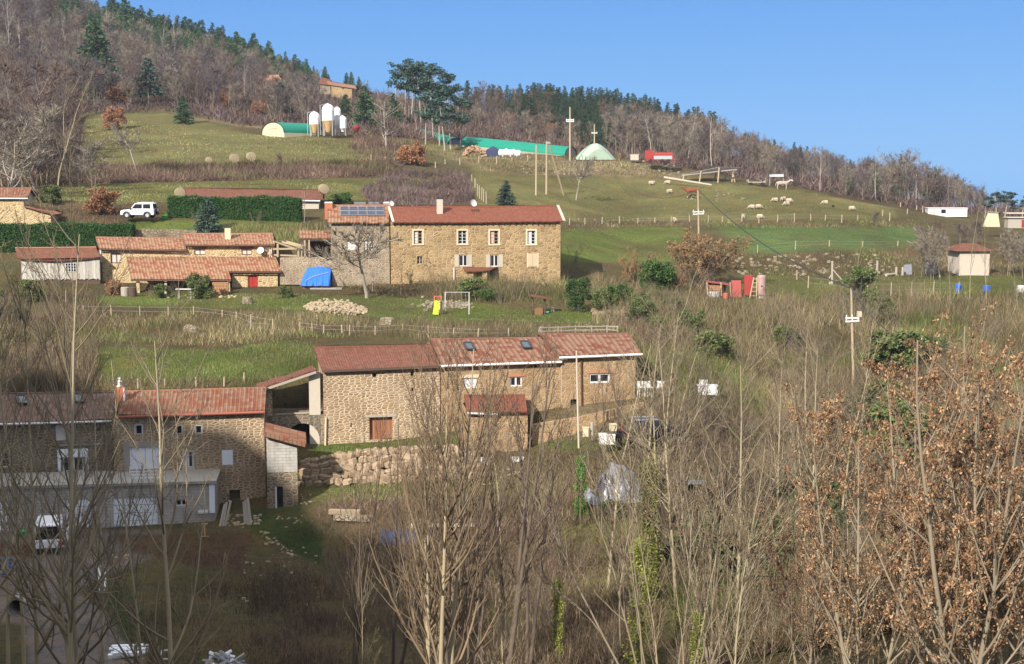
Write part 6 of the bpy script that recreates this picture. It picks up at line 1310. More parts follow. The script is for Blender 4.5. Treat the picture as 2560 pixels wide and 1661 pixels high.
fence('posts above the centre pasture, below the tunnel', [(1088.7, 420.7, 404.4), (1113, 411.7, 398), (1150, 412.8, 395), (1197, 408, 392), (1241.7, 410, 391), (1280, 406, 394), (1319.7, 402.6, 388)], wires=1)
fence('posts on the bank left of the tunnel', [(928, 401, 386), (963.5, 404, 392), (986, 407, 394)], wires=1)
fence('row of posts running uphill behind the farmhouse, left of the small fir', [(1216, 511, 479), (1209, 506, 473), (1204, 502, 468), (1199, 497, 464), (1194, 492, 460), (1188, 470, 446), (1180, 455, 436)], wires=1)
o = fence('weathered wooden rail fence behind the roofs at the right of the row', [(1352, 838, 818), (1395, 838, 819), (1440, 837, 818), (1480, 836, 817), (1518, 836, 816), (1543, 837, 815)], wires=2, rails=1, mat='wood_grey', r=.06)
for px, b, t_, lb in ((2142, 690, 672, 'thick dark post below the thin tree at the right'), (2192, 690, 652, 'stout pale post right of the braced post'), (2240, 690, 668, 'short thick post at the end of the log'), (2256, 690, 668, 'leaning stake beside the grey sheet')):
    g_ = G(px, b); h = zrow(t_) * g_.y - g_.z; mb = MB(); mb.tube([g_ - Vector((0, 0, .3)), g_ + Vector((.03, 0, h))], [.16, .14], 8); one(mb, 'post', M['wood_grey'], lb, 'post')
mb = MB(); a = G(2215, 692); b = G(2243, 688); mb.tube([a + Vector((0, 0, .15)), b + Vector((0, 0, .15))], [.17, .14], 8); one(mb, 'log', M['log_grey'], 'pale log lying between two thick posts at the right', 'log')
mb = MB(); g_ = G(2270, 688); mb.sheet([[(g_.x - .5, g_.y, g_.z), (g_.x + .5, g_.y, g_.z)], [(g_.x - .4, g_.y + .35, g_.z + 1.2), (g_.x + .5, g_.y + .35, g_.z + 1.3)]]); mb.box(g_.x - .5, g_.x + .5, g_.y + .36, g_.y + .4, g_.z, g_.z + 1.2); one(mb, 'metal_sheet', M['foil'], 'bluish grey sheet leaning by the posts at the right', 'sheet')
# --- utility poles and cable
def pole(label, px, pyb, pyt, arms=(), D=None, r=.13, pxt=None, mat='wood_pale', box=None):
    b = G(px, pyb) if D is None else atD(px, D); t = P(pxt if pxt is not None else px, pyt, b.y); o = thing('utility_pole', label, 'utility pole', b); k = max(1, b.y / 170)
    mb = MB(); d = t - b; mb.tube([d * -.04, d * .5, d], [r * k, r * k * .9, r * k * .72], 10); mb.build('pole', M[mat], o)
    for py, w, c in arms:
        z = zrow(py) * b.y - b.z; f = z / d.z; m = MB(); m.bar((d.x * f - w / 2, -.12, z), (d.x * f + w / 2, -.12, z + (.06 if c else 0)), .10 * k, .12 * k); m.build('crossarm', M['white'], o)
        m = MB()
        for s_ in (-.42, 0, .42): m.lathe([(.03, 0), (.05, .05), (.05, .14), (.02, .2)], 8, (d.x * f + s_ * w, -.12, z + .06))
        m.build('insulators', M['white'], o)
    if box: m = MB(); z = zrow(box[1]) * b.y - b.z; m.box(.12, .45, -.2, .2, z, z + .42); m.build('junction_box', M['render'], o)
    return b, t
pole('tall pole with a crossarm rising above the tunnels', 1425, 401, 268, [(300, 1.6, 0), (304, 1.6, 0)], r=.11)
pole('second pole with a small crossarm, behind the pale green tent', 1486, 396, 311, [(333, 1.2, 0)], r=.09)
_, tU = pole('pole carrying the thick cable, in front of the golden shrub', 1745, 0, 474, [(530, 1.4, 0), (536, 1.3, 1)], D=168, r=.12)
_, tL = pole('pale pole at the head of the thicket, carrying the thick cable', 2136, 0, 721, [(795, 1.1, 0), (804, 1.1, 1)], D=112, pxt=2128, r=.11, box=(2140, 792))
pole('white service pole in front of the right-hand house door', 1448, 0, 877, [], D=95, pxt=1441, r=.07, mat='render')
o = thing('tripod_pole', 'utility pole braced by two other poles behind the farmhouse', 'utility pole', G(1366, 487)); b0 = o.location.copy()
for a, t_ in (((1340, 489), (1341, 362)), ((1366, 487), (1366.5, 353)), ((1411, 489), (1371, 355))):
    g_ = G(*a); top = P(t_[0], t_[1], g_.y if a[0] != 1411 else b0.y); mb = MB(); mb.tube([g_ - b0 - Vector((0, 0, .4)), top - b0], [.17, .13], 9); mb.build('pole', M['wood_pale'], o)
mb = MB(); mb.bar(P(1364, 358, b0.y) - b0, P(1376, 358, b0.y) - b0, .22); mb.build('bracket', M['zinc'], o)
o = thing('braced_post', 'weathered post with slanting braces on the lower grass at the right', 'post', G(2080, 712)); b0 = o.location.copy(); s_ = b0.y / F
for a, b, r in (((2080, 714), (2081, 653), .14), ((2103, 699), (2082, 674), .09), ((2070, 700), (2080, 686), .08), ((2072, 748), (2076, 705), .2)):
    p0 = P(a[0], a[1], b0.y); p1 = P(b[0], b[1], b0.y); mb = MB(); mb.tube([p0 - b0, p1 - b0], [r, r * .8], 8); mb.build('timber', M['wood_grey'], o)
def cable(name, label, a, b, sag, r=.03):
    pts = [a.lerp(b, k / 24) - Vector((0, 0, sag * 4 * (k / 24) * (1 - k / 24))) for k in range(25)]; mb = MB(); mb.tube(pts, r, 6); one(mb, name, M['wire'], label, 'cable')
cable('cable', 'thick dark cable strung between the two poles on the right', tU, tL, 1.2, .045)
cable('cable', 'dark cable running on down from the lower pole into the thicket', tL, P(2220, 828, 92), .3, .035)
cable('cable', 'thin cable running from the upper pole back over the pasture', tU, P(1520, 415, 262), 3.0, .03)
mb = MB(); p = P(1348, 846, 112); mb.tube([p - Vector((0, 0, .5)), P(1348.5, 818, 112)], .05, 6); one(mb, 'mast', M['zinc'], 'thin grey mast behind the ridge between the two stone houses', 'mast')
# --- hedges
def hedge(label, x0, x1, yt, yb, D, depth=1.6, n=16000, seed=1, ang=0.0):
    a = P(x0, yt, D); w = (x1 - x0) / F * D; ht = a.z - zrow(yb) * D; o = thing('hedge', label, 'hedge', (a.x, D, a.z - ht), R(ang)); r = np.random.default_rng(seed)
    m = MB(); m.box(.12, w - .12, .12, depth - .12, -.6, ht - .12); m.build('core', M['hedge_core'], o)
    f = r.random(n); u = r.uniform(0, w, n); y = r.uniform(0, depth, n); z = r.uniform(-.3, ht, n)
    k = f < .6; y[k] = r.normal(0, .05, k.sum()); k = (f >= .6) & (f < .85); z[k] = ht + r.normal(0, .07, k.sum()); k = (f >= .85) & (f < .93); u[k] = r.normal(w, .05, k.sum()); k = f >= .93; u[k] = r.normal(0, .05, k.sum())
    z += .10 * np.sin(u * .7) + .06 * np.sin(u * 2.3 + 1) * (z > ht - .3); y = y + .08 * np.sin(u * 1.1)
    c = np.stack([u, y, z], -1); V, Q = cards(c, r.normal(size=(n, 3)), r.uniform(.06, .12, n), r.uniform(.08, .17, n), r); link('foliage', npmesh('hedge_foliage', V, Q, M['hedge']), o)
hedge('tall clipped hedge screening the long red-roofed shed', 419, 748, 495, 556, 167, seed=2, ang=-1)
hedge('long clipped hedge behind the plank shed at left', -90, 324, 562, 622, 156.5, seed=3, ang=2)
# stone terrace walls
def drywall(name, label, px0, px1, top, bot, mat, thick=.6):
    """wall following photo points: lists of (x, y, D)"""
    n = len(top); mb = MB(); A = [P(*t) for t in top]; Bm = [P(*b) for b in bot]; L = 0
    for i in range(n - 1):
        l2 = L + (A[i + 1] - A[i]).length; up = Vector((0, thick, 0))
        mb.poly([Bm[i], Bm[i + 1], A[i + 1], A[i]], [(L, Bm[i].z), (l2, Bm[i + 1].z), (l2, A[i + 1].z), (L, A[i].z)]); mb.poly([A[i], A[i + 1], A[i + 1] + up, A[i] + up], [(L, 0), (l2, 0), (l2, thick), (L, thick)]); L = l2
    mb.poly([A[0], A[0] + up, Bm[0] + up, Bm[0]]); mb.poly([Bm[-1], Bm[-1] + up, A[-1] + up, A[-1]])
    return one(mb, name, M[mat], label, 'wall')
drywall('stone_wall', 'low dry stone wall behind the cottage roof', 0, 0, [(322, 573, 158.5), (400, 573, 158.8), (492, 577, 159)], [(322, 600, 158.5), (400, 600, 158.8), (492, 602, 159)], 'stone_dry')
drywall('stone_wall', 'mossy stone terrace wall behind the blue tarpaulin', 0, 0, [(700, 645, 150.3), (760, 643, 150.3), (832, 645, 150.3)], [(700, 712, 150.1), (760, 712, 150.1), (832, 712, 150.1)], 'stone_grey')
drywall('stone_wall', 'rough stone bank wall below the right-hand house', 0, 0, [(1330, 1064, 97.4), (1440, 1046, 98.4), (1520, 1028, 99.4), (1610, 1008, 100.8)], [(1330, 1120, 97.2), (1440, 1112, 98.2), (1520, 1104, 99.2), (1610, 1095, 100.6)], 'stone_row')
# retaining wall of boulders
def boulder_mesh(mb, c, rx, ry, rz_, seed):
    r = np.random.default_rng(seed); n, m = 7, 10; a0 = r.uniform(0, 6); ph = r.uniform(0, 6, 4); rot = r.uniform(-.4, .4); g = []
    for i in range(n + 1):
        th = math.pi * i / n; row = []
        for j in range(m + 1):
            f = 2 * math.pi * (j % m) / m; k = 1 + .13 * math.sin(2 * f + ph[0]) * math.sin(th) + .1 * math.sin(3 * f + 2 * th + ph[1]) + .07 * math.cos(4 * th + ph[2])
            s1 = math.sin(th); x = math.copysign(abs(s1 * math.cos(f + a0)) ** .6, math.cos(f + a0)) * rx * k; y = math.copysign(abs(s1 * math.sin(f + a0)) ** .75, math.sin(f + a0)) * ry * k; z = math.copysign(abs(math.cos(th)) ** .6, math.cos(th)) * rz_ * k
            row.append(Vector((x * math.cos(rot) - z * math.sin(rot), y, x * math.sin(rot) + z * math.cos(rot))) + Vector(c))
        g.append(row)
    mb.sheet(g)
mb = MB(); top = lambda x: np.interp(x, [742, 790, 900, 1000, 1180], [1150, 1142, 1124, 1118, 1112]); bot = lambda x: np.interp(x, [742, 790, 860, 1000, 1180], [1216, 1216, 1211, 1206, 1198])
for row in range(5):
    x = 742 + rnd.uniform(0, 10)
    while x < 1178:
        w = rnd.uniform(16, 36); t, b = top(x), bot(x); hh = (b - t) / 5; y = b - hh * (row + .5) + rnd.uniform(-2, 2); D = 93.7 + row * .2 + rnd.uniform(-.06, .06); c = P(x + w / 2, y, D); s = D / F
        boulder_mesh(mb, c, w * s * .55, .3, hh * s * rnd.uniform(.58, .68), rnd.randrange(10 ** 6)); x += w * .97
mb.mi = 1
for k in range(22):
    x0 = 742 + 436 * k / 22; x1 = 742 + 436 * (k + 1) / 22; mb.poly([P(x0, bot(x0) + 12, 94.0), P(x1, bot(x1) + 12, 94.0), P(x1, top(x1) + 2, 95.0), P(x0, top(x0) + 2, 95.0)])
one(mb, 'boulder_wall', [M['boulder'], M['wood_dark']], 'retaining wall of large pale boulders in front of the barn', 'retaining wall')
def stones(name, label, pts, size, cat='stones', seed=0, mats=None, squash=.65, kind=None, up=0.0):
    mb = MB()
    for i, (x, y) in enumerate(pts):
        g_ = G(x, y) if len(pts) < 80 else Vector(GRfast([x], [y])[0]); s = rnd.uniform(*size); boulder_mesh(mb, g_ + Vector((0, 0, s * .25 + (up if not callable(up) else up(x, y)))), s, s * .8, s * squash, rnd.randrange(10 ** 6))
    return one(mb, name, M['rubble'] if mats is None else M[mats], label, cat, kind=kind)
# --- sheep and horses: one skinned surface each
def skin_body(name, joints, edges, mats, sub=2):
    me = bpy.data.meshes.new(name); me.from_pydata([j[0] for j in joints], edges, []); o = bpy.data.objects.new(name, me); C.objects.link(o)
    m = o.modifiers.new('s', 'SKIN'); 
    if not me.skin_vertices: me.skin_vertices.new(name='skin')
    for i, j in enumerate(joints): me.skin_vertices[0].data[i].radius = j[1] if hasattr(j[1], '__len__') else (j[1], j[1])
    me.skin_vertices[0].data[0].use_root = True
    s = o.modifiers.new('d', 'SUBSURF'); s.levels = sub; s.render_levels = sub
    dg = bpy.context.evaluated_depsgraph_get(); nm = bpy.data.meshes.new_from_object(o.evaluated_get(dg)); bpy.data.objects.remove(o); nm.materials.clear()
    for k in (mats if isinstance(mats, list) else [mats]): nm.materials.append(k)
    for p in nm.polygons: p.use_smooth = True
    return nm
def quad_mesh(name, L, H, body, leg, neck, head, headdown, mats, darkleg=None, tail=.1):
    z = H - body * .9
    J = [((-L * .02, 0, z), (body, body * .95)), ((L * .3, 0, z - .02), (body * .92, body)), ((L * .42, 0, z + .04), (body * .7, body * .8)), ((-L * .3, 0, z), (body * .9, body * .95)), ((-L * .43, 0, z + .02), (body * .6, body * .7)),
         ((L * .56, 0, z + (.12 if not headdown else -.08) * H), neck * 1.1), ((L * .68, 0, z + (.38 if not headdown else -.32) * H * .8), neck), ((L * .80, 0, z + (.36 if not headdown else -.50) * H * .8), head * .9), ((L * .92, 0, z + (.24 if not headdown else -.62) * H * .8), head * .6)]
    E = [(0, 1), (1, 2), (0, 3), (3, 4), (2, 5), (5, 6), (6, 7), (7, 8)]
    for sx, base in ((.34, 1), (-.34, 3)):
        for sy in (-1, 1):
            n = len(J); x = L * sx; J += [((x, sy * body * .55, z - body * .7), leg * 1.7), ((x + (.02 if sx > 0 else -.06) * L, sy * body * .6, (z - body) * .55), leg * 1.05), ((x, sy * body * .6, .04), leg * .9)]
            E += [(base, n), (n, n + 1), (n + 1, n + 2)]
    n = len(J); J += [((-L * .5, 0, z - .02), leg * .8), ((-L * .53, 0, z - tail), leg * 1.1), ((-L * .53, 0, z - tail * 2), leg * .7)]; E += [(4, n), (n, n + 1), (n + 1, n + 2)]
    me = skin_body(name, J, E, mats)
    if darkleg is not None:
        for p in me.polygons:
            if p.center.z < (z - body) * .8 + .02 or p.center.x > L * (.62 if headdown else .66): p.material_index = 1
    return me
sheep_a = quad_mesh('sheep', 1.02, .80, .37, .05, .15, .11, True, [M['wool'], M['sheep_skin']], 1, .1); sheep_b = quad_mesh('sheep', 1.02, .80, .37, .05, .15, .11, False, [M['wool'], M['sheep_skin']], 1, .1)
for px, py, rz, up, lb in ((1628, 463, 10, 1, 'sheep nearest the log heap, left one of the top pair in the pasture'), (1670, 461, 170, 0, 'sheep right of the leftmost one, below the long log'), (1673, 484, 20, 0, 'sheep grazing in front of the chestnut horse, to its left'), (1733, 495, 190, 0, 'sheep standing directly below the chestnut horse'), (1937.6, 506, 185, 0, 'sheep at the left of the tight group of four'), (1957, 503, 40, 0, 'uppermost sheep of the tight group of four'), (1972, 508, 0, 0, 'rightmost sheep of the tight group of four'), (1966.6, 515, 200, 0, 'lowest sheep of the tight group of four'), (2063, 512, 180, 0, 'sheep alone between the group of four and the rightmost one'), (2129, 527, 5, 0, 'rightmost sheep of the pasture'), (1880, 523, 170, 0, 'left sheep of the pair grazing below the group of four'), (1896, 522, -10, 0, 'right sheep of the pair grazing below the group of four'), (1859, 548, 80, 0, 'sheep beside a post at the bottom of the pasture, left one of two'), (1899, 548, 0, 0, 'sheep beside a post at the bottom of the pasture, right one of two'), (1688, 556, 100, 0, 'sheep seen end-on beside a post at the lower left of the pasture')):
    o = link('sheep', sheep_b if up else sheep_a, None, G(px, py), R(rz)); o.scale = (.95,) * 3; tag(o, lb, 'sheep', 'sheep grazing in the pasture')
lamb = link('lamb', sheep_a.copy(), None, G(2083, 519), R(90)); lamb.scale = (.5,) * 3; lamb.data.materials.clear(); lamb.data.materials.append(M['black']); lamb.data.materials.append(M['black']); tag(lamb, 'small black lamb right of the lone sheep', 'lamb')
hm = quad_mesh('horse', 2.1, 1.55, .36, .07, .19, .13, False, [M['horse_red'], M['horse_pale']], None, .3)
for p in hm.polygons:
    if p.center.z < .35: p.material_index = 1
h = link('horse', hm, None, G(1731, 497), R(176)); h.scale = (1.15,) * 3; tag(h, 'chestnut horse with pale lower legs standing among the sheep', 'horse')
hm = quad_mesh('pony', 2.0, 1.5, .36, .075, .2, .14, False, [M['horse_pale'], M['white']], None, .3)
for p in hm.polygons:
    if p.center.x > 1.45: p.material_index = 1
h = link('pony', hm, None, G(1955, 475), R(-6)); h.scale = (1.1,) * 3; tag(h, 'pale pony with a white head in front of the curved metal shelter', 'horse')
# --- hay bales
def bale(px, py, r_px, label, D=None, rz=0.35):
    b, s = spot(px, py, D); r = r_px * s; mb = MB(); n = 22; rr = [[Vector((math.cos(2 * math.pi * k / n) * r * f, y, r + math.sin(2 * math.pi * k / n) * r * f)) for k in range(n + 1)] for y, f in ((-.62, .0), (-.62, .35), (-.60, .7), (-.58, .95), (-.52, 1.0), (.52, 1.0), (.58, .95), (.6, 0))]
    mb.sheet(rr); one(mb, 'hay_bale', M['hay'], label, 'hay bale', b - Vector((0, 0, .1)), rz, 'round hay bales')
bale(586, 408, 12, 'round bale at the foot of the left field, left one of the pair'); bale(628, 404, 12, 'round bale at the foot of the left field, right one of the pair'); bale(522, 408, 8, 'half-sunk bale left of the pair at the foot of the left field')
bale(450, 494, 13, 'large round bale at the left end of the long red shed', 181); bale(809, 483, 12, 'round bale at the right end of the long red shed', 181)
# --- tunnel barn, long tunnels
def tunnel(name, label, U0, ang, w, h, L, zb=0.0, front='cream', doors=True, side=.5, top='green_roof'):
    o = thing(name, label, 'tunnel barn', U0, ang); n = 14; pr = [(-w / 2, -.6), (-w / 2, side)] + [(-w / 2 * math.cos(math.pi * k / n), side + (h - side) * math.sin(math.pi * k / n)) for k in range(1, n)] + [(w / 2, side), (w / 2, -.6)]
    mb = MB(); g = [[Vector((x, y, z)) for y in np.linspace(-.1, L, 9)] for x, z in pr[1:-1]]; mb.sheet(g); mb.build('cover', M[top], o)
    mb = MB(); mb.poly([(x, 0, z) for x, z in pr]); mb.poly([(x, L, z) for x, z in pr][::-1]); mb.poly([(w / 2, 0, -.6), (w / 2, L, -.6), (w / 2, L, side), (w / 2, 0, side)]); mb.poly([(-w / 2, 0, side), (-w / 2, L, side), (-w / 2, L, -.6), (-w / 2, 0, -.6)]); mb.build('end_wall', M[front], o)
    mb = MB()
    for k in range(len(pr) - 3): mb.bar((pr[k + 1][0] * 1.01, -.12, pr[k + 1][1] + .03), (pr[k + 2][0] * 1.01, -.12, pr[k + 2][1] + .03), .1)
    mb.build('edge_hoop', M['metal_dark'], o)
    if doors:
        for x in (-.9, .06):
            d = MB(); d.box(x, x + .85, -.05, -.01, -.3, 1.3); d.build('door', M['cream'], o)
        d = MB(); d.bar((-1.1, -.08, 1.33), (1.1, -.08, 1.42), .09); d.build('door_rail', M['wood_pale'], o)
    return o
D = 292; a = P(683, 339, D); tunnel('tunnel_barn', 'short tunnel barn with a cream arched front and green cover', a, R(-38), 6.6, 2.7, 9.0)
a = P(1425, 396, 298); bq = P(1166, 369, 312); v = bq - a; o = tunnel('poly_tunnel', 'long green covered tunnel behind the white gas tanks', a, math.atan2(v.y, v.x) - math.pi / 2, 5.0, 2.4, v.length, doors=False, front='wood_grey'); o.rotation_euler.x = math.atan2(v.z, v.length) if False else 0
o.rotation_euler = (v.normalized()).to_track_quat('Y', 'Z').to_euler()
a = P(1140, 368, 312); bq = P(1046, 343, 330); v = bq - a; o = tunnel('poly_tunnel', 'second green tunnel behind the long-stemmed pines', a, 0, 4.4, 2.0, v.length, doors=False, front='tarp_navy'); o.rotation_euler = (v.normalized()).to_track_quat('Y', 'Z').to_euler()
# --- silos
def silo(label, px, pyb, pyt, wpx, full=False, D=294):
    b = P(px, pyb, D); s = D / F; r = wpx / 2 * s; H = (pyb - pyt) * s; o = thing('feed_silo', label, 'silo', b, 0, None); zc = H * (.43 if not full else .3)
    mb = MB(); mb.lathe([(r, zc), (r, H - r * 1.05), (r * .93, H - r * .62), (r * .72, H - r * .28), (r * .38, H - .08), (.16, H), (.16, H + .1)], 20); mb.build('tank', M['silo_white'], o)
    mb = MB(); mb.lathe([(r * .42, .25), (r * .5, .5), (r * .96, zc - .12), (r * 1.02, zc - .03), (r * 1.02, zc + .06)], 20); mb.build('cone', M['silo_white' if full else 'silo_tan'], o)
    for k in range(4):
        a = math.pi / 4 + k * math.pi / 2; x, y = math.cos(a) * r * 1.02, math.sin(a) * r * 1.02; m = MB(); m.bar((x, y, -.5), (x, y, H - r * .9), .13); m.build('leg', M['zinc'], o)
    m = MB()
    for x in (-.2, .2): m.bar((-r - .35, x, -.3), (-r - .35, x, H * .95), .05); m.bar((-r - .35, x, H * .95), (-.1, x, H + .15), .05)
    for k in range(int(H / .4)): m.bar((-r - .35, -.2, k * .4), (-r - .35, .2, k * .4), .04)
    m.build('ladder', M['zinc'], o)
silo('smallest feed silo with a tan cone, beside the cream tunnel barn', 787, 336, 281, 27); silo('tallest feed silo with a tan cone, middle of the group', 821, 334, 262, 31, D=293); silo('slim white feed silo just right of the tallest one', 844, 332, 270, 18, True, 297); silo('lower white feed silo at the right end of the group', 857, 333, 291, 20, True, 295)
mb = MB(); mb.lathe([(.0, -.3), (.75, -.3), (.78, 0), (.78, 1.3), (.7, 1.5), (.3, 1.62), (.28, 1.75)], 18); one(mb, 'water_drum', M['tarp_navy'], 'dark blue drum between the two tan-coned silos', 'drum', P(806, 334, 298))
mb = MB(); mb.lathe([(.25, 0), (.45, .25), (.72, .75), (.74, 1.1), (.30, 1.18), (.28, 1.3)], 10); 
for x in (-.5, .5): mb.bar((x, 0, -.6), (x * .9, 0, .3), .1)
one(mb, 'spreader', M['red_paint'], 'small red hopper right of the silos', 'hopper', P(891, 330, 300))
# --- tanks, tents, piles on the upper yard
def gas_tank(label, px, py, L, r, D, rz):
    o = thing('gas_tank', label, 'gas tank', P(px, py, D), rz, 'white gas tanks'); mb = MB(); n = 8; pr = [(-L / 2 - r * .55 * math.cos(math.pi / 2 * k / n), r * math.sin(math.pi / 2 * k / n)) for k in range(n + 1)]; pr = pr + [(-a, b) for a, b in pr[::-1]]
    mb.tube([(a, 0, r + .25) for a, b in pr], [max(b, .01) for a, b in pr], 20); mb.build('vessel', M['tank_white'], o)
    for x in (-L * .3, L * .3): m = MB(); m.box(x - .12, x + .12, -r * .7, r * .7, -.3, .5); m.build('saddle', M['white'], o)
    m = MB(); m.lathe([(.28, 0), (.28, .22), (.1, .28)], 12, (0, 0, 2 * r + .2)); m.build('valve_dome', M['white'], o)
gas_tank('white gas tank in front, left of the pair by the green tunnel', 1266, 394, 2.6, .66, 287, 0.05); gas_tank('white gas tank behind the other, to its right', 1284, 395, 2.4, .66, 291, -.1)
o = thing('dark_tent', 'dark blue peaked tarpaulin tent between the log heap and the gas tanks', 'tent', P(1232, 392, 289)); mb = MB(); ap = (.1, 1.2, 2.2); c4 = [(-1.6, 0, -.2), (1.6, 0, -.2), (1.7, 2.4, -.2), (-1.6, 2.4, -.2)]; m4 = [(-1.3, .1, 1.3), (1.4, .1, 1.35), (1.4, 2.3, 1.4), (-1.4, 2.3, 1.4)]
for k in range(4): j = (k + 1) % 4; mb.poly([c4[k], c4[j], m4[j], m4[k]]); mb.poly([m4[k], m4[j], ap])
mb.build('cover', M['tarp_navy'], o)
def heap(name, label, px, py, w, h, D, mats, n, L, r, cat, seed=3, kind='stuff'):
    b = P(px, py, D); mb = MB(); q = random.Random(seed)
    for k in range(n):
        u = q.uniform(-1, 1); v = q.uniform(-1, 1); z = max(0, 1 - u * u - v * v * .6) ** .7 * h * q.uniform(.55, 1); p = b + Vector((u * w / 2, v * w / 3, z)); a = q.uniform(0, 6.28); d = Vector((math.cos(a), math.sin(a), q.uniform(-.5, .5))) * L * q.uniform(.6, 1.2) / 2; mb.mi = q.randrange(len(mats)); mb.tube([p - d, p + d], [r, r * .8], 5, True, False)
    one(mb, name, [M[m] for m in mats], label, cat, kind=kind)
heap('log_heap', 'heap of sawn split logs beside the dark tent', 1186, 390, 4.6, 2.1, 288, ['log', 'log_grey', 'log'], 240, .6, .11, 'firewood')
mb = MB(); n = 16; A_ = []
for k in range(9):
    th = k / 8 * math.pi; A_.append([Vector((-3.9 * math.cos(math.pi * j / n) * (1 if 1 < k < 7 else .75), -1.2 + k * 1.0, 3.3 * (1 - abs(math.cos(math.pi * j / n)) ** 1.5) * (1 if 1 < k < 7 else (.85 if k in (1, 7) else .66)))) for j in range(n + 1)])
mb.sheet(A_); mb.poly(A_[0]); o = thing('field_tent', 'pale green domed tent left of the red trailer', 'tent', P(1494, 400, 284), .15); mb.build('cover', M['tent'], o); mb = MB(); mb.poly([A_[0][6] + Vector((0, -.02, 0)), A_[0][7] + Vector((0, -.02, 0)), Vector((A_[0][7].x, -1.22, .02)), Vector((A_[0][6].x, -1.22, .02))]); mb.build('flap', M['tent'], o)
mb = MB(); mb.box(-.8, .8, -.4, .4, 0, 1.15); mb.box(-.85, .85, -.45, .45, 1.153, 1.2); one(mb, 'crate', M['render'], 'small pale grey crate between the green tent and the red trailer', 'crate', P(1586, 401, 280))
o = thing('farm_trailer', 'red farm hopper trailer parked beside bare trees on the upper yard', 'trailer', P(1650, 409, 274), -.1)
mb = MB(); mb.box(-2.9, -1.4, -.9, .9, .9, 2.5); mb.box(-2.7, -1.3, -.85, .85, .5, .9); mb.build('hopper', M['red_paint'], o); mb = MB(); mb.box(-1.4, 2.6, -.8, .8, .6, 1.7); mb.poly([(-1.4, -.8, 1.7), (2.6, -.8, 1.7), (2.2, -.2, 2.1), (-1.2, -.2, 2.1)]); mb.build('body', M['red_paint'], o)
mb = MB(); mb.box(-1.2, 2.3, -.86, -.8, .8, 1.45); mb.build('side_panel', M['zinc'], o)
for x in (-1.8, .4, 1.6): m = MB(); m.tube([(x, -1, .4), (x, -.72, .4)], .42, 16); m.build('wheel', M['black'], o)
mb = MB(); mb.bar((2.6, 0, .6), (3.6, 0, .35), .14); mb.bar((2.6, -.6, .6), (3.6, 0, .35), .1); mb.build('drawbar', M['red_paint'], o)
# field shelter
o = thing('field_shelter', 'open field shelter with a slanting plank roof on leaning posts', 'shelter', P(1775, 462, 266)); b0 = o.location.copy(); s = 266 / F
q = lambda x, y, d=0: P(x, y, 266 + d) - b0
mb = MB(); pl = [q(1703, 437), q(1800, 417), q(1862, 418, 4), q(1765, 436, 5)]
for k in range(9):
    t0, t1 = k / 9, (k + .86) / 9; mb.poly([pl[0].lerp(pl[3], t0), pl[1].lerp(pl[2], t0), pl[1].lerp(pl[2], t1), pl[0].lerp(pl[3], t1)]); dz = Vector((0, 0, -.12)); mb.poly([pl[0].lerp(pl[3], t0) + dz, pl[1].lerp(pl[2], t0) + dz, pl[1].lerp(pl[2], t0), pl[0].lerp(pl[3], t0)])
mb.build('roof', M['planks_dark'], o)
for a, b, d in (((1707, 450), (1710, 437), 0), ((1748, 455), (1753, 428), 0), ((1794, 462), (1798, 420), 0), ((1828, 464), (1834, 425), 3), ((1839, 463), (1832, 430), 3), ((1784, 461), (1790, 432), 4), ((1808, 462), (1815, 434), 5)):
    m = MB(); m.tube([q(a[0], a[1] + 4, d), q(b[0], b[1], d)], .14, 7); m.build('post', M['wood_pale'], o)
m = MB(); m.bar(q(1705, 439), q(1842, 424, 1), .18); m.build('beam', M['wood_grey'], o)
mb = MB(); a, b = P(1660, 444, 262), P(1779, 463, 259); mb.tube([a, b], [.22, .17], 9); one(mb, 'log', M['log_grey'], 'long debarked log lying in front of the open field shelter', 'log')
o = thing('farm_cart', 'low flat farm cart between the field shelter and the pony', 'cart', P(1890, 467, 268)); mb = MB(); mb.box(-1.6, 1.7, -.7, .7, .75, .92); mb.build('bed', M['wood_grey'], o)
for x in (-1.1, 1.1): m = MB(); m.tube([(x, -.85, .4), (x, -.65, .4)], .42, 14); m.build('wheel', M['black'], o)
m = MB(); m.box(-1.7, -1.5, -.7, .7, .92, 1.35); m.box(1.5, 1.65, -.7, .7, .92, 1.15); m.build('rack', M['wood_grey'], o)
o = thing('animal_shelter', 'curved corrugated metal shelter behind the pale pony', 'shelter', P(1942, 458, 269), -.1); mb = MB(); g = [[Vector((x, -1.1 + 2.2 * (k / 8), .7 + 1.0 * math.sin(math.pi * (.15 + .75 * k / 8)))) for x in np.linspace(-1.5, 1.2, 12)] for k in range(9)]; mb.sheet(g); mb.build('roof', M['zinc'], o)
for x in (-1.4, 1.1):
    for y in (-1, 1): m = MB(); m.bar((x, y, -.5), (x, y, 1.0), .1); m.build('post', M['wood_grey'], o)
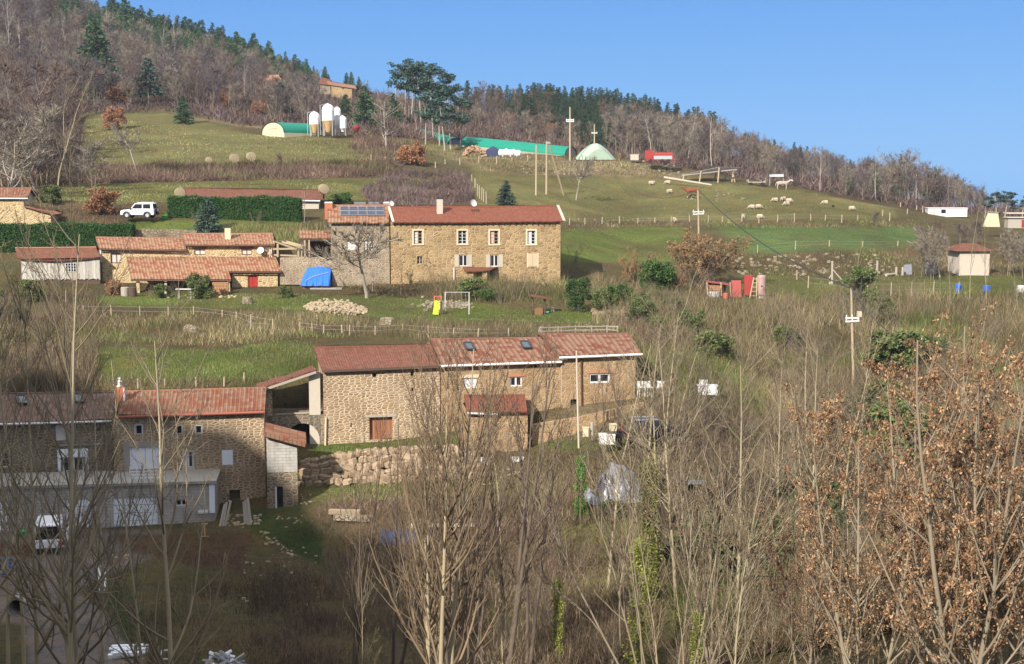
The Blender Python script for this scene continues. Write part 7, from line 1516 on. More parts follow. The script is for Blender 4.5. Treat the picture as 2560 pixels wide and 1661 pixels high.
# mobile homes and sheds far right
o = thing('mobile_home', 'long off-white mobile home among bare trees at the far right', 'mobile home', P(2320, 540, 262), -.06); w = 96 * 262 / F; mb = MB(); mb.box(0, w, 0, 2.5, -.2, 1.35); mb.box(-.1, w + .1, -.1, 2.6, 1.353, 1.5); mb.build('wall', M['white'], o)
m = MB(); m.box(2.4, 3.2, -.04, 0, .5, 1.15); m.build('window', M['glass'], o); m = MB(); m.box(.8, 1.4, -.04, 0, -.1, 1.2); m.build('door', M['render'], o)
o = thing('lean_shed', 'pale triangular-fronted shed with a dark side near the right edge', 'shed', P(2484, 563, 225), -.15); mb = MB(); mb.poly([(-1.7, 0, -.3), (1.0, 0, -.3), (.6, 0, 2.0), (-.9, 0, 2.1)]); mb.build('front', M['cream'], o); mb = MB(); mb.poly([(1.0, 0, -.3), (1.4, 2.5, -.3), (1.1, 2.5, 1.7), (.6, 0, 2.0)]); mb.build('side_wall', M['wood_dark'], o)
mb = MB(); mb.poly([(-1.0, -.2, 2.15), (.7, -.2, 2.05), (2.4, 2.4, 1.75), (.5, 2.6, 1.9)]); mb.poly([(-1.0, -.2, 2.05), (.7, -.2, 1.95), (.7, -.2, 2.05), (-1.0, -.2, 2.15)]); mb.build('roof', M['wood_grey'], o)
o = thing('low_shed', 'low grey shed with a red door at the right edge below the dark pines', 'shed', P(2520, 566, 222), -.05); mb = MB(); mb.box(0, 4.5, 0, 2, -.3, 1.3); mb.build('wall', M['wood_grey'], o); mb = MB(); mb.box(-.2, 4.7, -.3, 2.2, 1.303, 1.42); mb.box(.4, 4.9, 2.3, 4.3, 1.9, 2.05); mb.build('roof', M['render'], o); mb = MB(); mb.box(2.1, 2.9, -.04, 0, -.2, 1.0); mb.build('door', M['red_paint'], o)
def drum(name, label, px, py, r, h, mat, D=None, cat='barrel', rz=0):
    b, s = spot(px, py, D); mb = MB(); mb.lathe([(r * .9, 0), (r, .05), (r, h * .3), (r * 1.04, h * .32), (r, h * .35), (r, h * .65), (r * 1.04, h * .67), (r, h * .7), (r, h * .96), (r * .9, h), (r * .3, h)], 16); return one(mb, name, M[mat], label, cat, b, rz)
drum('barrel', 'tall blue plastic barrel left of the right-hand saplings', 2395, 734, .36, 1.0, 'plastic_blue'); drum('barrel', 'low blue barrel further right on the bank', 2466, 731, .4, .7, 'plastic_blue'); drum('tub', 'pale tub at the right edge of the lowest field', 2552, 732, .45, .8, 'white', cat='tub')
o = thing('grid_gate', 'tall bluish-grey sheet gate left of the pale hut', 'gate', G(2326, 686)); mb = MB(); mb.box(-.6, .6, 0, .05, 0, 2.1); mb.build('panel', M['foil'], o); mb = MB(); mb.bar((-.65, 0, -.2), (-.65, 0, 2.3), .08); mb.bar((.65, 0, -.2), (.65, 0, 2.3), .08); mb.build('frame', M['zinc'], o)
# --- yard of red scrap at the foot of the pasture
Dq = 149
def R2(name, label, cat, mat, x0, y0, x1, y1, d=.05, D=Dq, tilt=0.0, skew=0.0):
    a = P(x0, y1, D); b = P(x1, y0, D); o = thing(name, label, cat, ((a.x + b.x) / 2, D, a.z)); w = b.x - a.x; h = b.z - a.z; mb = MB(); t = Vector((skew, tilt, 0)); mb.poly([(-w / 2, 0, 0), (w / 2, 0, 0), Vector((w / 2, 0, h)) + t, Vector((-w / 2, 0, h)) + t]); mb.poly([(w / 2, d, 0), (-w / 2, d, 0), Vector((-w / 2, d, h)) + t, Vector((w / 2, d, h)) + t])
    mb.poly([(w / 2, 0, 0), (w / 2, d, 0), Vector((w / 2, d, h)) + t, Vector((w / 2, 0, h)) + t]); mb.poly([(-w / 2, d, 0), (-w / 2, 0, 0), Vector((-w / 2, 0, h)) + t, Vector((-w / 2, d, h)) + t]); mb.poly([Vector((-w / 2, 0, h)) + t, Vector((w / 2, 0, h)) + t, Vector((w / 2, d, h)) + t, Vector((-w / 2, d, h)) + t]); mb.build('plate', M[mat], o)
    return o, w, h
o, w, h_ = R2('red_panel', 'rusty red metal panel standing beside the little firewood shed', 'panel', 'red_plate', 1829, 702, 1854, 744, .06, tilt=.4)
o, w, h_ = R2('red_panel', 'brighter red bin-like panel between the rusty panel and the ladder', 'panel', 'red_paint', 1861, 689, 1883, 738, .5, tilt=.3)
o, s = T0('ladder', 'pale wooden ladder propped beside the old boiler', 'ladder', 1880, 748, D=Dq - .6); mb = MB(); a, b = P(1874, 748, Dq - .6) - o.location, P(1891, 748, Dq - .6) - o.location; c, d = P(1885, 694, Dq) - o.location, P(1892, 694, Dq) - o.location; mb.bar(a, c, .09); mb.bar(b, d, .09)
mb.build('rail', M['wood_pale'], o); mb = MB()
for t in (.15, .35, .55, .75, .93): mb.bar(a.lerp(c, t), b.lerp(d, t), .07)
mb.build('rungs', M['wood_pale'], o)
o = thing('old_boiler', 'upright cylindrical pinkish boiler tank at the right end of the red scrap', 'boiler', P(1903, 742, Dq)); mb = MB(); mb.lathe([(.35, .12), (.47, .2), (.47, 2.15), (.4, 2.27), (.1, 2.3)], 22); mb.build('tank', M['boiler'], o); mb = MB(); mb.lathe([(.3, -.2), (.34, .1), (.2, .12)], 12); mb.build('base', M['white'], o); mb = MB(); mb.tube([(-.05, -.5, 1.15), (-.05, -.44, 1.15)], .08, 10); mb.build('port', M['black'], o)
o = thing('firewood_shed', 'tiny open shed with a thin red roof and stacked logs', 'shed', P(1793, 748, Dq)); b0 = o.location.copy(); q = lambda x, y, d=0: P(x, y, Dq + d) - b0
mb = MB(); mb.poly([q(1766, 704), q(1822, 712), q(1822, 709, 2), q(1766, 701, 2)]); mb.poly([q(1766, 706), q(1822, 714), q(1822, 712), q(1766, 704)]); mb.build('roof', M['red_plate'], o)
mb = MB(); mb.box(q(1768, 740).x, q(1821, 740).x, 1.9, 2.0, -.5, q(1800, 708).z); mb.build('back_wall', M['wood_dark'], o)
for x in (1770, 1805, 1828): m = MB(); m.bar(q(x, 755, 0), q(x - 3, 706, 0), .1); m.build('post', M['wood_pale'], o)
mb = MB()
for i in range(9):
    for j in range(8): c = q(1772 + i * 4, 748 - j * 4.6, .3); mb.tube([c + Vector((rnd.uniform(-.02, .02), 0, 0)), c + Vector((0, .7, 0))], .095, 7)
one(mb, 'firewood_stack', M['log'], 'firewood stacked under the thin red roof', 'firewood', b0)
def cage(name, label, px, py, w, h, d, D, cat, panel='white'):
    o = thing(name, label, cat, P(px, py, D)); mb = MB(); mb.box(-w / 2 + .05, w / 2 - .05, .05, d - .05, .12, h - .05); mb.build('tank', M[panel], o); mb = MB()
    for k in range(6): x = -w / 2 + w * k / 5; mb.bar((x, 0, .1), (x, 0, h), .03)
    for k in range(5): z = .1 + (h - .1) * k / 4; mb.bar((-w / 2, 0, z), (w / 2, 0, z), .03)
    mb.build('cage', M['zinc'], o); mb = MB(); mb.box(-w / 2, w / 2, 0, d, 0, .11); mb.build('pallet', M['wood_grey'], o); return o
cage('water_container', 'white caged water container in front of the firewood shed', 1785, 753, 1.05, 1.0, .9, Dq - 1.2, 'container'); drum('gas_bottle', 'bright red gas cylinder by the firewood shed', 1814, 758, .27, 1.05, 'plastic_red', D=Dq - 1.3, cat='cylinder')
mb = MB(); mb.bar((-.3, 0, .3), (.35, 0, .3), .06); mb.bar((-.3, 0, 0), (-.3, 0, .3), .06); mb.bar((.35, 0, 0), (.35, 0, .3), .06); mb.bar((-.3, 0, .05), (.35, 0, .05), .06); one(mb, 'sawhorse', M['wood_pale'], 'small pale wooden frame on the grass below the red cylinder', 'trestle', P(1827, 760, Dq - 1.6))
# --- garden below the farmhouse
o, s = T0('tarpaulin_stack', 'stack covered by a bright blue tarpaulin left of the grey stone house', 'tarpaulin', 789, 714, D=148.6); g = []; q = random.Random(5)
for i in range(15):
    v = i / 14; row = []
    for j in range(27):
        u = j / 26; x = (-1.5 + 3.05 * u) * (1.0 - .18 * (1 - v) * 0) - (.35 if u < .5 else 0) * (1 - v) * (1 - u) * 0; z = 1.95 * v ** .8 * (1 - .12 * abs(u - .55)); y = -1.0 + 1.9 * v; x += (.55 * v) * (1 - u); f = .07 * math.sin(u * 31 + 2 * math.sin(v * 3)) + .05 * math.sin(u * 57 + v * 5)
        row.append(Vector((x, y + f * (1.1 - v), max(.02, z + f * .35 + (0 if v > .1 else .06 * math.sin(u * 20))))))
    g.append(row)
mb = MB(); mb.sheet(g); mb.sheet([g[-1], [p + Vector((0, .8, -1.6)) for p in g[-1]]]); mb.sheet([[p for p in [r_[-1] for r_ in g]], [p + Vector((0, 0, 0)) * 0 + Vector((.02, .9, -p.z * .9)) for p in [r_[-1] for r_ in g]]]); mb.build('sheet', M['tarp_blue'], o)
mb = MB(); mb.tube([g[3][4] + Vector((0, -.08, .05)), g[6][12] + Vector((0, -.08, .1)), g[9][24] + Vector((0, -.08, .1))], .025, 6); mb.build('strap', M['curtain_pink'], o); mb = MB(); mb.box(-1.3, 1.5, -.6, .8, -.3, .25); mb.build('stack', M['wood_brown'], o)
o, s = T0('swing_frame', 'pale metal swing frame on the lawn below the farmhouse', 'swing', 1143, 784); mb = MB(); w = 60 * s / 2; h = 52 * s; mb.bar((-w, 0, h), (w, 0, h), .065); mb.build('top_bar', M['zinc'], o)
for sx in (-1, 1):
    for sy in (-.7, .7): m = MB(); m.bar((sx * w, sy, -.2), (sx * w, 0, h), .06); m.build('leg', M['zinc'], o)
for x in (-.5, .45):
    m = MB(); m.bar((x, 0, h), (x, 0, .55), .02); m.bar((x + .38, 0, h), (x + .38, 0, .55), .02); m.box(x - .03, x + .41, -.1, .1, .52, .56); m.build('swing_seat', M['wood_grey'], o)
o, s = T0('slide', 'small yellow plastic slide with a red top left of the swing', 'slide', 1093, 787, rz=-.1); mb = MB(); mb.sheet([[(-.28, -1.0 + y, z), (.28, -1.0 + y, z)] for y, z in ((0, .1), (.3, .16), (.8, .7), (1.2, 1.25), (1.35, 1.3))]); 
for x in (-.3, .28): mb.sheet([[(x, -1 + y, z - .06), (x, -1 + y, z + .14)] for y, z in ((0, .1), (.3, .16), (.8, .7), (1.2, 1.25), (1.35, 1.3))])
mb.build('chute', M['plastic_yellow'], o); mb = MB(); mb.box(-.36, .36, .35, .75, 1.1, 1.2); mb.bar((-.33, .4, 1.2), (-.33, .5, 1.75), .08); mb.bar((.33, .4, 1.2), (.33, .5, 1.75), .08); mb.bar((-.33, .5, 1.7), (.33, .5, 1.7), .08); mb.bar((-.33, .7, 0), (-.33, .7, 1.1), .08); mb.bar((.33, .7, 0), (.33, .7, 1.1), .08); mb.build('ladder_top', M['plastic_red'], o)
o, s = T0('well_shelter', 'small roofed well shelter on dark posts at the lawn edge', 'shelter', 1350, 787); q = lambda x, y, d=0: P(x, y, o.location.y + d) - o.location
mb = MB(); roof_patch(mb, q(1326, 741, -.5), q(1326, 737, 1.4), q(1380, 750, -.5), q(1380, 747, 1.4), .25, 0, 4, 0, .03, 2, .06); mb.build('roof', M['tile_old'], o)
for x, t in ((1331, 742), (1362, 748)):
    for d in (0, 1): m = MB(); m.tube([q(x, 787, d), q(x + 2, 765, d), q(x - 1, t, d)], .1, 7); m.build('post', M['wood_dark'], o)
mb = MB(); a = q(1337, 785); b = q(1357, 771); mb.box(a.x, b.x, .1, .8, a.z - .2, b.z); mb.build('trough', M['wood_brown'], o)
drum('tub', 'white plastic tub on the grass right of the well shelter', 1382, 781, .17, .38, 'white', cat='tub'); drum('basin', 'small pale blue basin beside the white tub', 1370, 784, .2, .12, 'plastic_teal', cat='basin')
pts = []
for k in range(700):
    a = rnd.uniform(0, 6.28); r = rnd.random() ** .5; pts.append((840 + 80 * r * math.cos(a), 774 + 15 * r * math.sin(a) + 5 * r * math.cos(a)))
stones('stone_heap', 'oval heap of pale field stones on the lawn', pts, (.06, .17), 'stones', kind='stuff', up=lambda x, y: .45 * max(0, 1 - ((x - 840) / 80) ** 2) * rnd.random())
stones('rubble_bank', 'bank of pale rubble stones behind the swing', [(1110 + rnd.gauss(0, 30), 762 + rnd.gauss(0, 6)) for _ in range(130)], (.08, .28), 'stones', kind='stuff', mats='stone_dry')
stones('terrace_rubble', 'rubble stones on the bank right of the well shelter', [(rnd.uniform(1480, 1560), rnd.uniform(765, 790)) for _ in range(50)], (.12, .3), 'stones', kind='stuff')
stones('bank_stones', 'scattered grey stones on the banks of the right-hand fields', [(rnd.uniform(1840, 2260), rnd.uniform(638, 690)) for _ in range(120)] + [(rnd.uniform(1300, 1700), rnd.uniform(404, 438)) for _ in range(260)] + [(rnd.uniform(1720, 1860), rnd.uniform(466, 505)) for _ in range(20)], (.10, .32), 'stones', kind='stuff', mats='stone_dry')
for px, py, lb in ((618, 760, 'grey boulder on the lawn right of the cottage door'), (476, 832, 'grey boulder in the middle of the steep grass bank'), (968, 812, 'dark-holed boulder on the slope below the lawn')): 
    mb = MB(); g_ = G(px, py); boulder_mesh(mb, g_ + Vector((0, 0, .25)), .55, .45, .4, px); one(mb, 'boulder', M['stone_dry'], lb, 'boulder')
o, s = T0('garden_table', 'white slab table in front of the porch shrubs', 'table', 463, 741, D=143.2); mb = MB(); mb.box(-.9, .9, -.35, .35, .7, .77); mb.build('tabletop', M['white'], o)
for x in (-.6, .6): m = MB(); m.box(x - .08, x + .08, -.2, .2, -.3, .7); m.build('leg', M['concrete'], o)
drum('wooden_barrel', 'left of two dark wooden barrels at the cottage corner', 313, 744, .42, 1.05, 'wood_grey', D=143.6); drum('wooden_barrel', 'right of two dark wooden barrels at the cottage corner', 332, 744, .42, 1.05, 'wood_dark', D=143.4)
mb = MB()
for i in range(11):
    for j in range(9): c = P(532 + i * 3.6, 737 - j * 3.6, 145.6); mb.tube([c, c + Vector((0, .5, 0))], .075, 6)
one(mb, 'firewood_stack', M['log'], 'firewood stacked under the cottage porch', 'firewood')
stones('kerb_stones', 'line of small pale stones in front of the cottage porch', [(rnd.uniform(420, 600), rnd.uniform(741, 746)) for _ in range(26)], (.08, .16), 'stones', kind='stuff')
mb = MB(); mb.box(-1.6, 1.7, -.5, .6, -.05, .07); one(mb, 'concrete_slab', M['concrete'], 'pale concrete slab below the blue tarpaulin', 'slab', P(815, 722, 147.6))
o, s = T0('spring_toy', 'small dark garden seat on the lawn left of the slide', 'seat', 1020, 782); mb = MB(); mb.box(-.25, .25, -.12, .12, .35, .42); mb.bar((0, 0, -.1), (0, 0, .35), .08); mb.bar((-.2, 0, .42), (-.2, 0, .65), .05); mb.build('seat', M['metal_dark'], o)
# --- vehicles
def car(label, loc, rz, paint, L=4.2, W=1.78, H=1.75, wheel=.36, spare=False, van=False, s=1.0):
    """x forward; side profile extruded with tumblehome; glass, wheels, lights, bumpers as parts"""
    o = thing('off_road_car' if not van else 'pickup_van', label, 'car' if not van else 'van', loc, rz); x0 = -L / 2; g = .42
    low = [(x0, g), (x0, 1.02), (x0 + .02, 1.08), (L / 2 - 1.25, 1.08), (L / 2 - .25, .98), (L / 2, .86), (L / 2, g)]
    top = [(x0 + .03, 1.08), (x0 + .16, H - .08), (x0 + .32, H), (L / 2 - 1.95, H), (L / 2 - 1.65, H - .1), (L / 2 - 1.15, 1.08)]
    mb = MB(); w = W / 2; w2 = w - .14
    for A, wa, wb in ((low, w, w), ):
        n = len(A); L_ = [Vector((x, -wa, z)) for x, z in A]; R_ = [Vector((x, wa, z)) for x, z in A]; mb.poly(L_[::-1]); mb.poly(R_)
        for k in range(n): j = (k + 1) % n; mb.poly([L_[k], L_[j], R_[j], R_[k]])
    n = len(top); wd = lambda z: w - .03 - (z - 1.08) / (H - 1.08) * .14; A = [Vector((x, -wd(z), z)) for x, z in top]; B_ = [Vector((x, wd(z), z)) for x, z in top]; mb.poly(A[::-1]); mb.poly(B_)
    for k in range(n - 1): mb.poly([A[k], A[k + 1], B_[k + 1], B_[k]])
    body = mb.build('body', M[paint], o); bv = body.modifiers.new('b', 'BEVEL'); bv.width = .05; bv.segments = 2; bv.limit_method = 'ANGLE'
    gl = MB(); zb, zt = 1.13, H - .14
    for sy in (-1, 1):
        yb, yt = sy * (wd(zb) + .012), sy * (wd(zt) + .012)
        for a, b in ((x0 + .35, x0 + 1.25), (x0 + 1.36, L / 2 - 1.3)):
            a2 = a + (.05 if a == x0 + .35 else 0); b2 = b if b == x0 + 1.25 else b - .42; q = [(a, yb, zb), (b, yb, zb), (b2, yt, zt), (a2, yt, zt)]; gl.poly(q if sy < 0 else q[::-1])
    gl.poly([(x0 + .045 - .01, -w2 + .05, zb), (x0 + .045 - .01, w2 - .05, zb), (x0 + .135, w2 - .1, zt), (x0 + .135, -w2 + .1, zt)][::-1]); gl.poly([(L / 2 - 1.17, -w2, zb), (L / 2 - 1.17, w2, zb), (L / 2 - 1.6, w2 - .08, zt), (L / 2 - 1.6, -w2 + .08, zt)])
    gl.build('window_glass', M['glass'], o)
    for sx in (-1, 1):
        for sy in (-1, 1):
            c = Vector((sx * L * .31, sy * (w - .09), wheel)); m = MB(); m.tube([c - Vector((0, .12, 0)), c + Vector((0, .12, 0))], wheel, 22); wh = m.build('wheel', M['black'], o); m = MB(); m.tube([c + Vector((0, sy * .125 - .01, 0)), c + Vector((0, sy * .125 + .01, 0))], wheel * .58, 14); m.build('rim', M['zinc'], wh)
            m = MB(); pts = [c + Vector((math.cos(a) * (wheel + .07), sy * .10, math.sin(a) * (wheel + .07))) for a in np.linspace(.1, math.pi - .1, 10)]; m.tube(pts, .045, 6); m.build('wheel_arch', M['metal_dark'], o)
    for x, sx in ((x0 - .06, -1), (L / 2 + .06, 1)): m = MB(); m.box(x - .09, x + .09, -w + .02, w - .02, .4, .62); m.build('bumper', M['metal_dark'], o)
    for sy in (-1, 1):
        m = MB(); m.box(x0 - .03, x0 + .04, sy * (w - .11) - .08, sy * (w - .11) + .08, .75, 1.0); m.build('tail_light', M['light_red'], o); m = MB(); m.box(L / 2 - .03, L / 2 + .03, sy * (w - .25) - .15, sy * (w - .25) + .15, .7, .86); m.build('headlight', M['light_clear'], o)
        m = MB(); m.box(L / 2 - 1.25, L / 2 - 1.1, sy * (w + .1) - .1, sy * (w + .1) + .1, 1.08, 1.28); m.build('mirror', M['metal_dark'], o)
    if spare: m = MB(); m.tube([(x0 - .24, 0, .95), (x0 - .04, 0, .95)], .34, 20); sp_ = m.build('spare_wheel', M['black'], o); m = MB(); m.tube([(x0 - .26, 0, .95), (x0 - .24, 0, .95)], .2, 16); m.build('wheel_cover', M[paint], sp_)
    m = MB()
    for sy in (-.6, .6): m.bar((x0 + .4, sy, H + .05), (L / 2 - 2.0, sy, H + .05), .05)
    m.build('roof_rails', M['zinc'], o); o.scale = (s, s, s); return o
car('white three-door off-road car parked on the terrace above the cottage', P(349, 546, 164) , R(176), 'car_white', 3.9, 1.75, 1.8, .37, True)
car('black off-road car parked below the right-hand house, partly behind the ivy-clad tree', P(1640, 1108, 92.5), R(8), 'car_black', 4.3, 1.8, 1.65)
v_ = car('white van seen from behind in front of the left garage door', P(131, 1372, 82.8), R(103), 'car_white', 4.4, 1.85, 2.0, .36, False, True)
for px, py, D in ((349, 546, 164),): flat_ = None
o = thing('quad_bike', 'dark quad bike left of the black car', 'quad bike', P(1552, 1108, 92.8), R(175))
for sx in (-.55, .55):
    for sy in (-.4, .4): m = MB(); m.tube([(sx, sy - .12, .3), (sx, sy + .12, .3)], .3, 16); m.build('wheel', M['black'], o)
mb = MB(); mb.box(-.8, .8, -.28, .28, .4, .62); mb.box(-.85, -.25, -.42, .42, .64, .72); mb.box(.3, .9, -.42, .42, .64, .72); mb.box(-.3, .3, -.2, .2, .72, .85); mb.build('body', M['car_black'], o); mb = MB(); mb.bar((.35, -.4, 1.1), (.35, .4, 1.1), .05); mb.bar((.5, 0, .6), (.35, 0, 1.1), .06); mb.build('handlebar', M['metal_dark'], o)
# --- yard beside and below the row
def crate(name, label, px, py, w, h, d, mat, D=None, rz=0.0, cat='crate', group=None):
    b, s = spot(px, py, D); o = thing(name, label, cat, b, rz, group); mb = MB(); mb.box(-w / 2, w / 2, 0, d, .04, h); mb.build('box', M[mat], o); mb = MB(); mb.box(-w / 2 - .03, w / 2 + .03, -.03, d + .03, h + .002, h + .05); mb.build('lid', M[mat], o); return o
crate('beehive', 'cream box standing at the foot of the stone bank, left of the white crate', 1464, 1094, .38, .62, .4, 'cream', D=95, cat='box'); crate('beehive', 'cream box tilted on the bank above the white crate', 1535, 1080, .42, .48, .4, 'cream', D=96, rz=.3, cat='box')
crate('white_crate', 'large white crate on the grass left of the black car', 1518, 1113, 1.05, .62, .8, 'white', D=92)
mb = MB(); mb.tube([(0, 0, -.3), (0, 0, .95)], .12, 8); one(mb, 'post', M['wood_grey'], 'grey post on the bank between the two cream boxes', 'post', P(1480, 1090, 95.5))
cage('water_container', 'wire crate with a white bag beside the annex wall, left of its door', 1202, 1184, 1.0, 1.05, .8, 94.3, 'container'); 
mb = MB(); mb.box(-.4, .4, 0, .06, .0, 1.1); one(mb, 'white_board', M['white'], 'white board leaning on the annex wall right of its door', 'board', P(1295, 1182, 94.5)); stones('annex_blocks', 'blocks and stones piled at the foot of the annex', [(rnd.uniform(1180, 1215), rnd.uniform(1190, 1200)) for _ in range(14)] + [(rnd.uniform(1270, 1310), rnd.uniform(1184, 1192)) for _ in range(10)], (.08, .16), 'stones', kind='stuff')
for px, lb in ((1603, 'white garden chair left of the pair beside the right-hand house'), (1622, 'white garden chair in the middle beside the right-hand house'), (1650, 'white garden chair furthest right beside the right-hand house')):
    o = thing('garden_chair', lb, 'chair', P(px, 983, 101.5), rnd.uniform(-.5, .5)); mb = MB(); mb.box(-.25, .25, -.25, .25, .4, .44); mb.build('seat', M['white'], o); mb = MB(); mb.box(-.25, .25, .22, .26, .44, .85); mb.build('backrest', M['white'], o)
    for x in (-.22, .22):
        for y in (-.22, .22): m = MB(); m.bar((x, y, -.25), (x, y, .4), .045); m.build('leg', M['white'], o)
o = thing('garden_table', 'white table with a pale sheet right of the garden chairs', 'table', P(1768, 988, 103)); mb = MB(); mb.box(-.75, .75, -.4, .4, .7, .76); mb.build('tabletop', M['white'], o); mb = MB(); mb.sheet([[(-.7, -.42, .7), (0, -.43, .7), (.65, -.42, .7)], [(-.72, -.5, .35), (0, -.46, .3), (.7, -.5, .4)], [(-.7, -.48, .05), (0, -.55, .1), (.68, -.46, .05)]]); mb.build('cloth', M['white'], o)
for x in (-.65, .65): m = MB(); m.bar((x, 0, -.3), (x, 0, .7), .06); m.build('leg', M['zinc'], o)
mb = MB(); mb.box(-.3, .3, 0, .04, .76, 1.15); one(mb, 'white_board', M['white'], 'white panel standing behind the sheet-covered table', 'board', P(1758, 988, 103.4))
# sheeting dome
o = thing('sheeting_heap', 'crumpled grey plastic sheeting draped over a mound below the black car', 'sheeting', P(1550, 1252, 87)); g = []
for i in range(19):
    v = i / 18; row = []
    for j in range(33):
        u = j / 32; a = math.pi * u; prof = math.sin(a) ** .7; cx = -1.7 + 3.4 * u; z = 2.55 * prof * (1 - (1 - v) ** 2.2) * (1.05 - .35 * u); f = .10 * math.sin(u * 29 + v * 4) + .07 * math.sin(u * 13 - v * 9) + .05 * math.sin(v * 21 + u * 40); row.append(Vector((cx - .25 * (1 - v), -1.3 + 1.9 * v + f, max(-.1, z + f))))
    g.append(row)
mb = MB(); mb.sheet(g); mb.sheet([g[-1], [p + Vector((0, 1.2, -p.z)) for p in g[-1]]]); mb.build('sheet', M['foil'], o)
g2 = [[Vector((-2.4 + .16 * j, -1.5 + .4 * i + .1 * math.sin(j * 1.7), .15 + .12 * math.sin(i * 2 + j) + .22 * i)) for j in range(9)] for i in range(4)]; mb = MB(); mb.sheet(g2); mb.build('loose_edge', M['foil'], o)
o = thing('bench_table', 'small grey metal table beneath the pale tree right of the sheeting', 'table', P(1728, 1240, 84)); mb = MB(); mb.box(-1.0, .9, -.5, .5, .82, .88); mb.build('tabletop', M['foil'], o)
for x in (-.6, .6): m = MB(); m.bar((x, -.3, -.3), (x, .3, .82), .06); m.bar((x, .3, -.3), (x, -.3, .82), .06); m.build('leg', M['zinc'], o)
# hollow below the wall
mb = MB(); mb.box(-1.5, 1.5, -.25, .25, 0, .09); one(mb, 'white_slab', M['render'], 'long pale slab lying at the edge of the hollow', 'slab', G(1125, 1330) + Vector((0, 0, .25)), .04)
mb = MB(); mb.box(-1.2, 1.2, 0, .5, 0, .32); one(mb, 'stone_block', M['stone_dry'], 'long grey stone block at the left of the hollow', 'block', G(880, 1312) + Vector((0, 0, .15)), -.15)
mb = MB(); mb.box(-1.0, 1.0, 0, .4, 0, .28); one(mb, 'stone_block', M['boulder'], 'paler stone block resting behind the long grey one', 'block', G(860, 1300) + Vector((0, 0, .2)), -.1)
g = [[Vector((-1.6 + .2 * j, .35 * i, -.15 * i + .55 + .08 * math.sin(j * 1.3 + i))) for j in range(17)] for i in range(4)]; mb = MB(); mb.sheet([[Vector((p.x, -.2, p.z - .9)) for p in g[0]], g[0], g[1], g[2]]); one(mb, 'dark_tarpaulin', M['tarp_navy'], 'dark navy tarpaulin hanging below the pale slab in the hollow', 'tarpaulin', G(1015, 1365) + Vector((0, 0, .3)))
mb = MB(); mb.tube([(0, 0, -.2), (0, 0, .75)], .05, 8); one(mb, 'marker_post', M['white'], 'short white marker post above the hollow', 'post', G(1030, 1324))
mb = MB(); mb.tube([(-.75, 0, .12), (.75, .1, .3)], .035, 6); one(mb, 'pole_stick', M['wood_pale'], 'pale stick with a yellow mark lying on the grass before the annex', 'stick', G(1205, 1222))
stones('scattered_stones', 'string of pale rubble running down the grass below the block annex', [(655 + 80 * t + rnd.uniform(-8, 8), 1332 + 62 * t + rnd.uniform(-6, 6)) for t in np.linspace(0, 1, 34)] + [(rnd.uniform(690, 760), rnd.uniform(1290, 1320)) for _ in range(14)] + [(rnd.uniform(752, 785), rnd.uniform(1228, 1262)) for _ in range(16)] + [(rnd.uniform(600, 800), rnd.uniform(1350, 1520)) for _ in range(30)], (.04, .12), 'stones', kind='stuff')
stones('foot_stones', 'stones heaped at the foot of the lower house beside its door', [(rnd.uniform(560, 650), rnd.uniform(1288, 1320)) for _ in range(40)] + [(rnd.uniform(260, 330), rnd.uniform(1380, 1410)) for _ in range(14)], (.06, .15), 'stones', kind='stuff')
# boards, jack, white board, culvert ring, lumber, scrap
for k, (px, lean) in enumerate(((540, .25), (547, .2), (553, .3), (604, -.15), (611, -.2), (618, -.25))):
    mb = MB(); mb.bar((0, 0, 0), (lean, .45, 1.35 + .1 * (k % 3)), .16, .04); one(mb, 'board', M['wood_grey'], 'grey board leaning beside the dark door of the lower house', 'board', atD(px, 87.2), 0, 'boards leaning at the lower house')
o = thing('yellow_stand', 'small yellow metal stand on the red ground before the garage', 'stand', G(512, 1342)); mb = MB(); mb.bar((0, 0, 0), (0, 0, .8), .07); mb.bar((-.2, 0, .8), (.2, 0, .8), .07); mb.bar((-.25, 0, 0), (.25, 0, 0), .06); mb.build('frame', M['plastic_yellow'] if False else M['silo_tan'], o)
mb = MB(); mb.box(-.19, .19, 0, .1, 0, 1.45); one(mb, 'white_channel', M['shutter_white'], 'narrow white board standing upright beside the drive', 'board', G(262, 1482) + Vector((-.1, 0, 0)), .1)
bpy.data.objects['white_channel'].rotation_euler = (-.5, -.14, .1)
o = thing('culvert_ring', 'round concrete culvert mouth at the bottom left', 'culvert', P(44, 1548, 60)); mb = MB(); n = 20; g = []
for r_, y in ((.34, -.1), (.46, -.1), (.48, .5), (.34, .5)): g.append([Vector((math.cos(2 * math.pi * k / n) * r_, y, .55 + math.sin(2 * math.pi * k / n) * r_)) for k in range(n + 1)])
mb.sheet(g); mb.build('ring', M['concrete'], o); mb = MB(); mb.poly([(math.cos(2 * math.pi * k / n) * .35, .4, .55 + math.sin(2 * math.pi * k / n) * .35) for k in range(n)]); mb.build('opening', M['black'], o)
def stack(label, px, py, n, L, D, seed, mats=('wood_grey', 'shutter_white'), cat='timber', name='lumber_stack'):
    q = random.Random(seed); mb = MB(); b = P(px, py, D); b.z = max(b.z, float(gz(b.x, D)))
    for k in range(n): mb.mi = q.randrange(len(mats)); z = .09 * (k // 4) + .05; y = .3 * (k % 4); a = q.uniform(-.08, .08); p = Vector((-L / 2 + q.uniform(-.15, .15), y, z)); mb.bar(p, p + Vector((L * math.cos(a), L * math.sin(a), q.uniform(-.03, .06))), .22, .07)
    one(mb, name, [M[m] for m in mats], label, cat, b, .1)
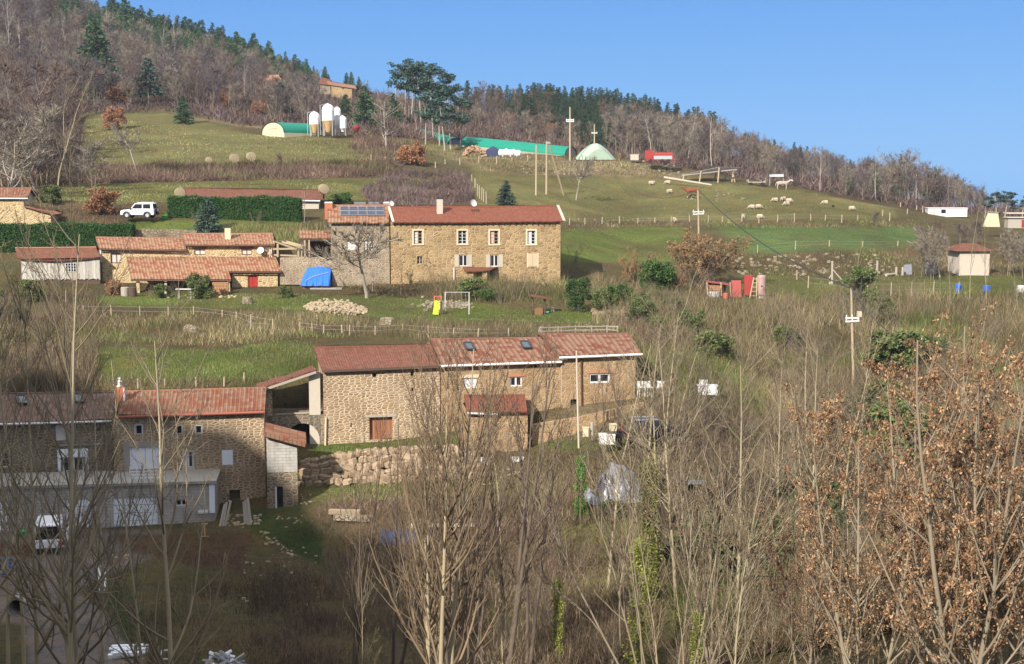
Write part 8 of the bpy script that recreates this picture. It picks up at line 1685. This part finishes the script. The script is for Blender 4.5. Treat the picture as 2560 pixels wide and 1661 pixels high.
stack('stack of weathered planks at the bottom left', 316, 1650, 16, 1.35, 59, 1); 
o = thing('old_window_frame', 'discarded white window frame lying right of the plank stack', 'window frame', P(416, 1648, 58.5), .2); mb = MB()
for a, b in (((-.2, 0, 0), (.25, 0, 0)), ((-.2, 0, 0), (-.22, .25, .3)), ((.25, 0, 0), (.23, .25, .3)), ((-.22, .25, .3), (.23, .25, .3))): mb.bar(a, b, .05)
mb.build('frame', M['white'], o)
heap('scrap_heap', 'heap of pale scrap and broken slabs at the bottom, left of the centre', 560, 1664, 1.7, .55, 60, ['shutter_white', 'concrete', 'foil'], 40, .5, .09, 'scrap', 9)
mb = MB()
for k in range(5): mb.tube([(-.6, 0, .12 + .17 * k), (.5, .06 * k, .12 + .17 * k)], .085, 8)
mb_ = one(mb, 'pipe_stack', M['plastic_blue'], 'stack of pale blue pipes at the left edge by the drive', 'pipes', P(2, 1440, 68))
o = thing('brushwood_planter', 'green plastic tub left of the white van', 'tub', P(55, 1340, 85.2)); mb = MB(); mb.lathe([(.25, 0), (.33, .3), (.35, .32)], 14); mb.build('tub', M['plastic_green'], o)
drum('sack', 'green and yellow sack at the end of the tall hedge, right of the white car', 411, 549, .32, .75, 'plastic_green', D=165.5, cat='sack'); mb = MB(); mb.lathe([(.33, .42), (.335, .6)], 16); o_ = bpy.data.objects['sack']; mb.build('band', M['plastic_yellow'], o_)
# ------------------------------------------------------------------ thin winter haze of the valley air
def haze():
    mb = MB(); x0, x1, y0, y1, z0, z1 = -720, 720, -230, 830, -80, 190
    mb.box(x0, x1, y0, y1, z0, z1); t = bpy.data.materials.new('haze_air'); t.use_nodes = True; n = t.node_tree.nodes; n.remove(n['Principled BSDF'])
    v = n.new('ShaderNodeVolumePrincipled'); v.inputs['Color'].default_value = (.80, .88, 1.0, 1); v.inputs['Density'].default_value = .00012; v.inputs['Anisotropy'].default_value = .1
    t.node_tree.links.new(v.outputs[0], n['Material Output'].inputs['Volume']); o = mb.build('haze', t, merge=True); tag(o, kind='stuff'); return o
haze()
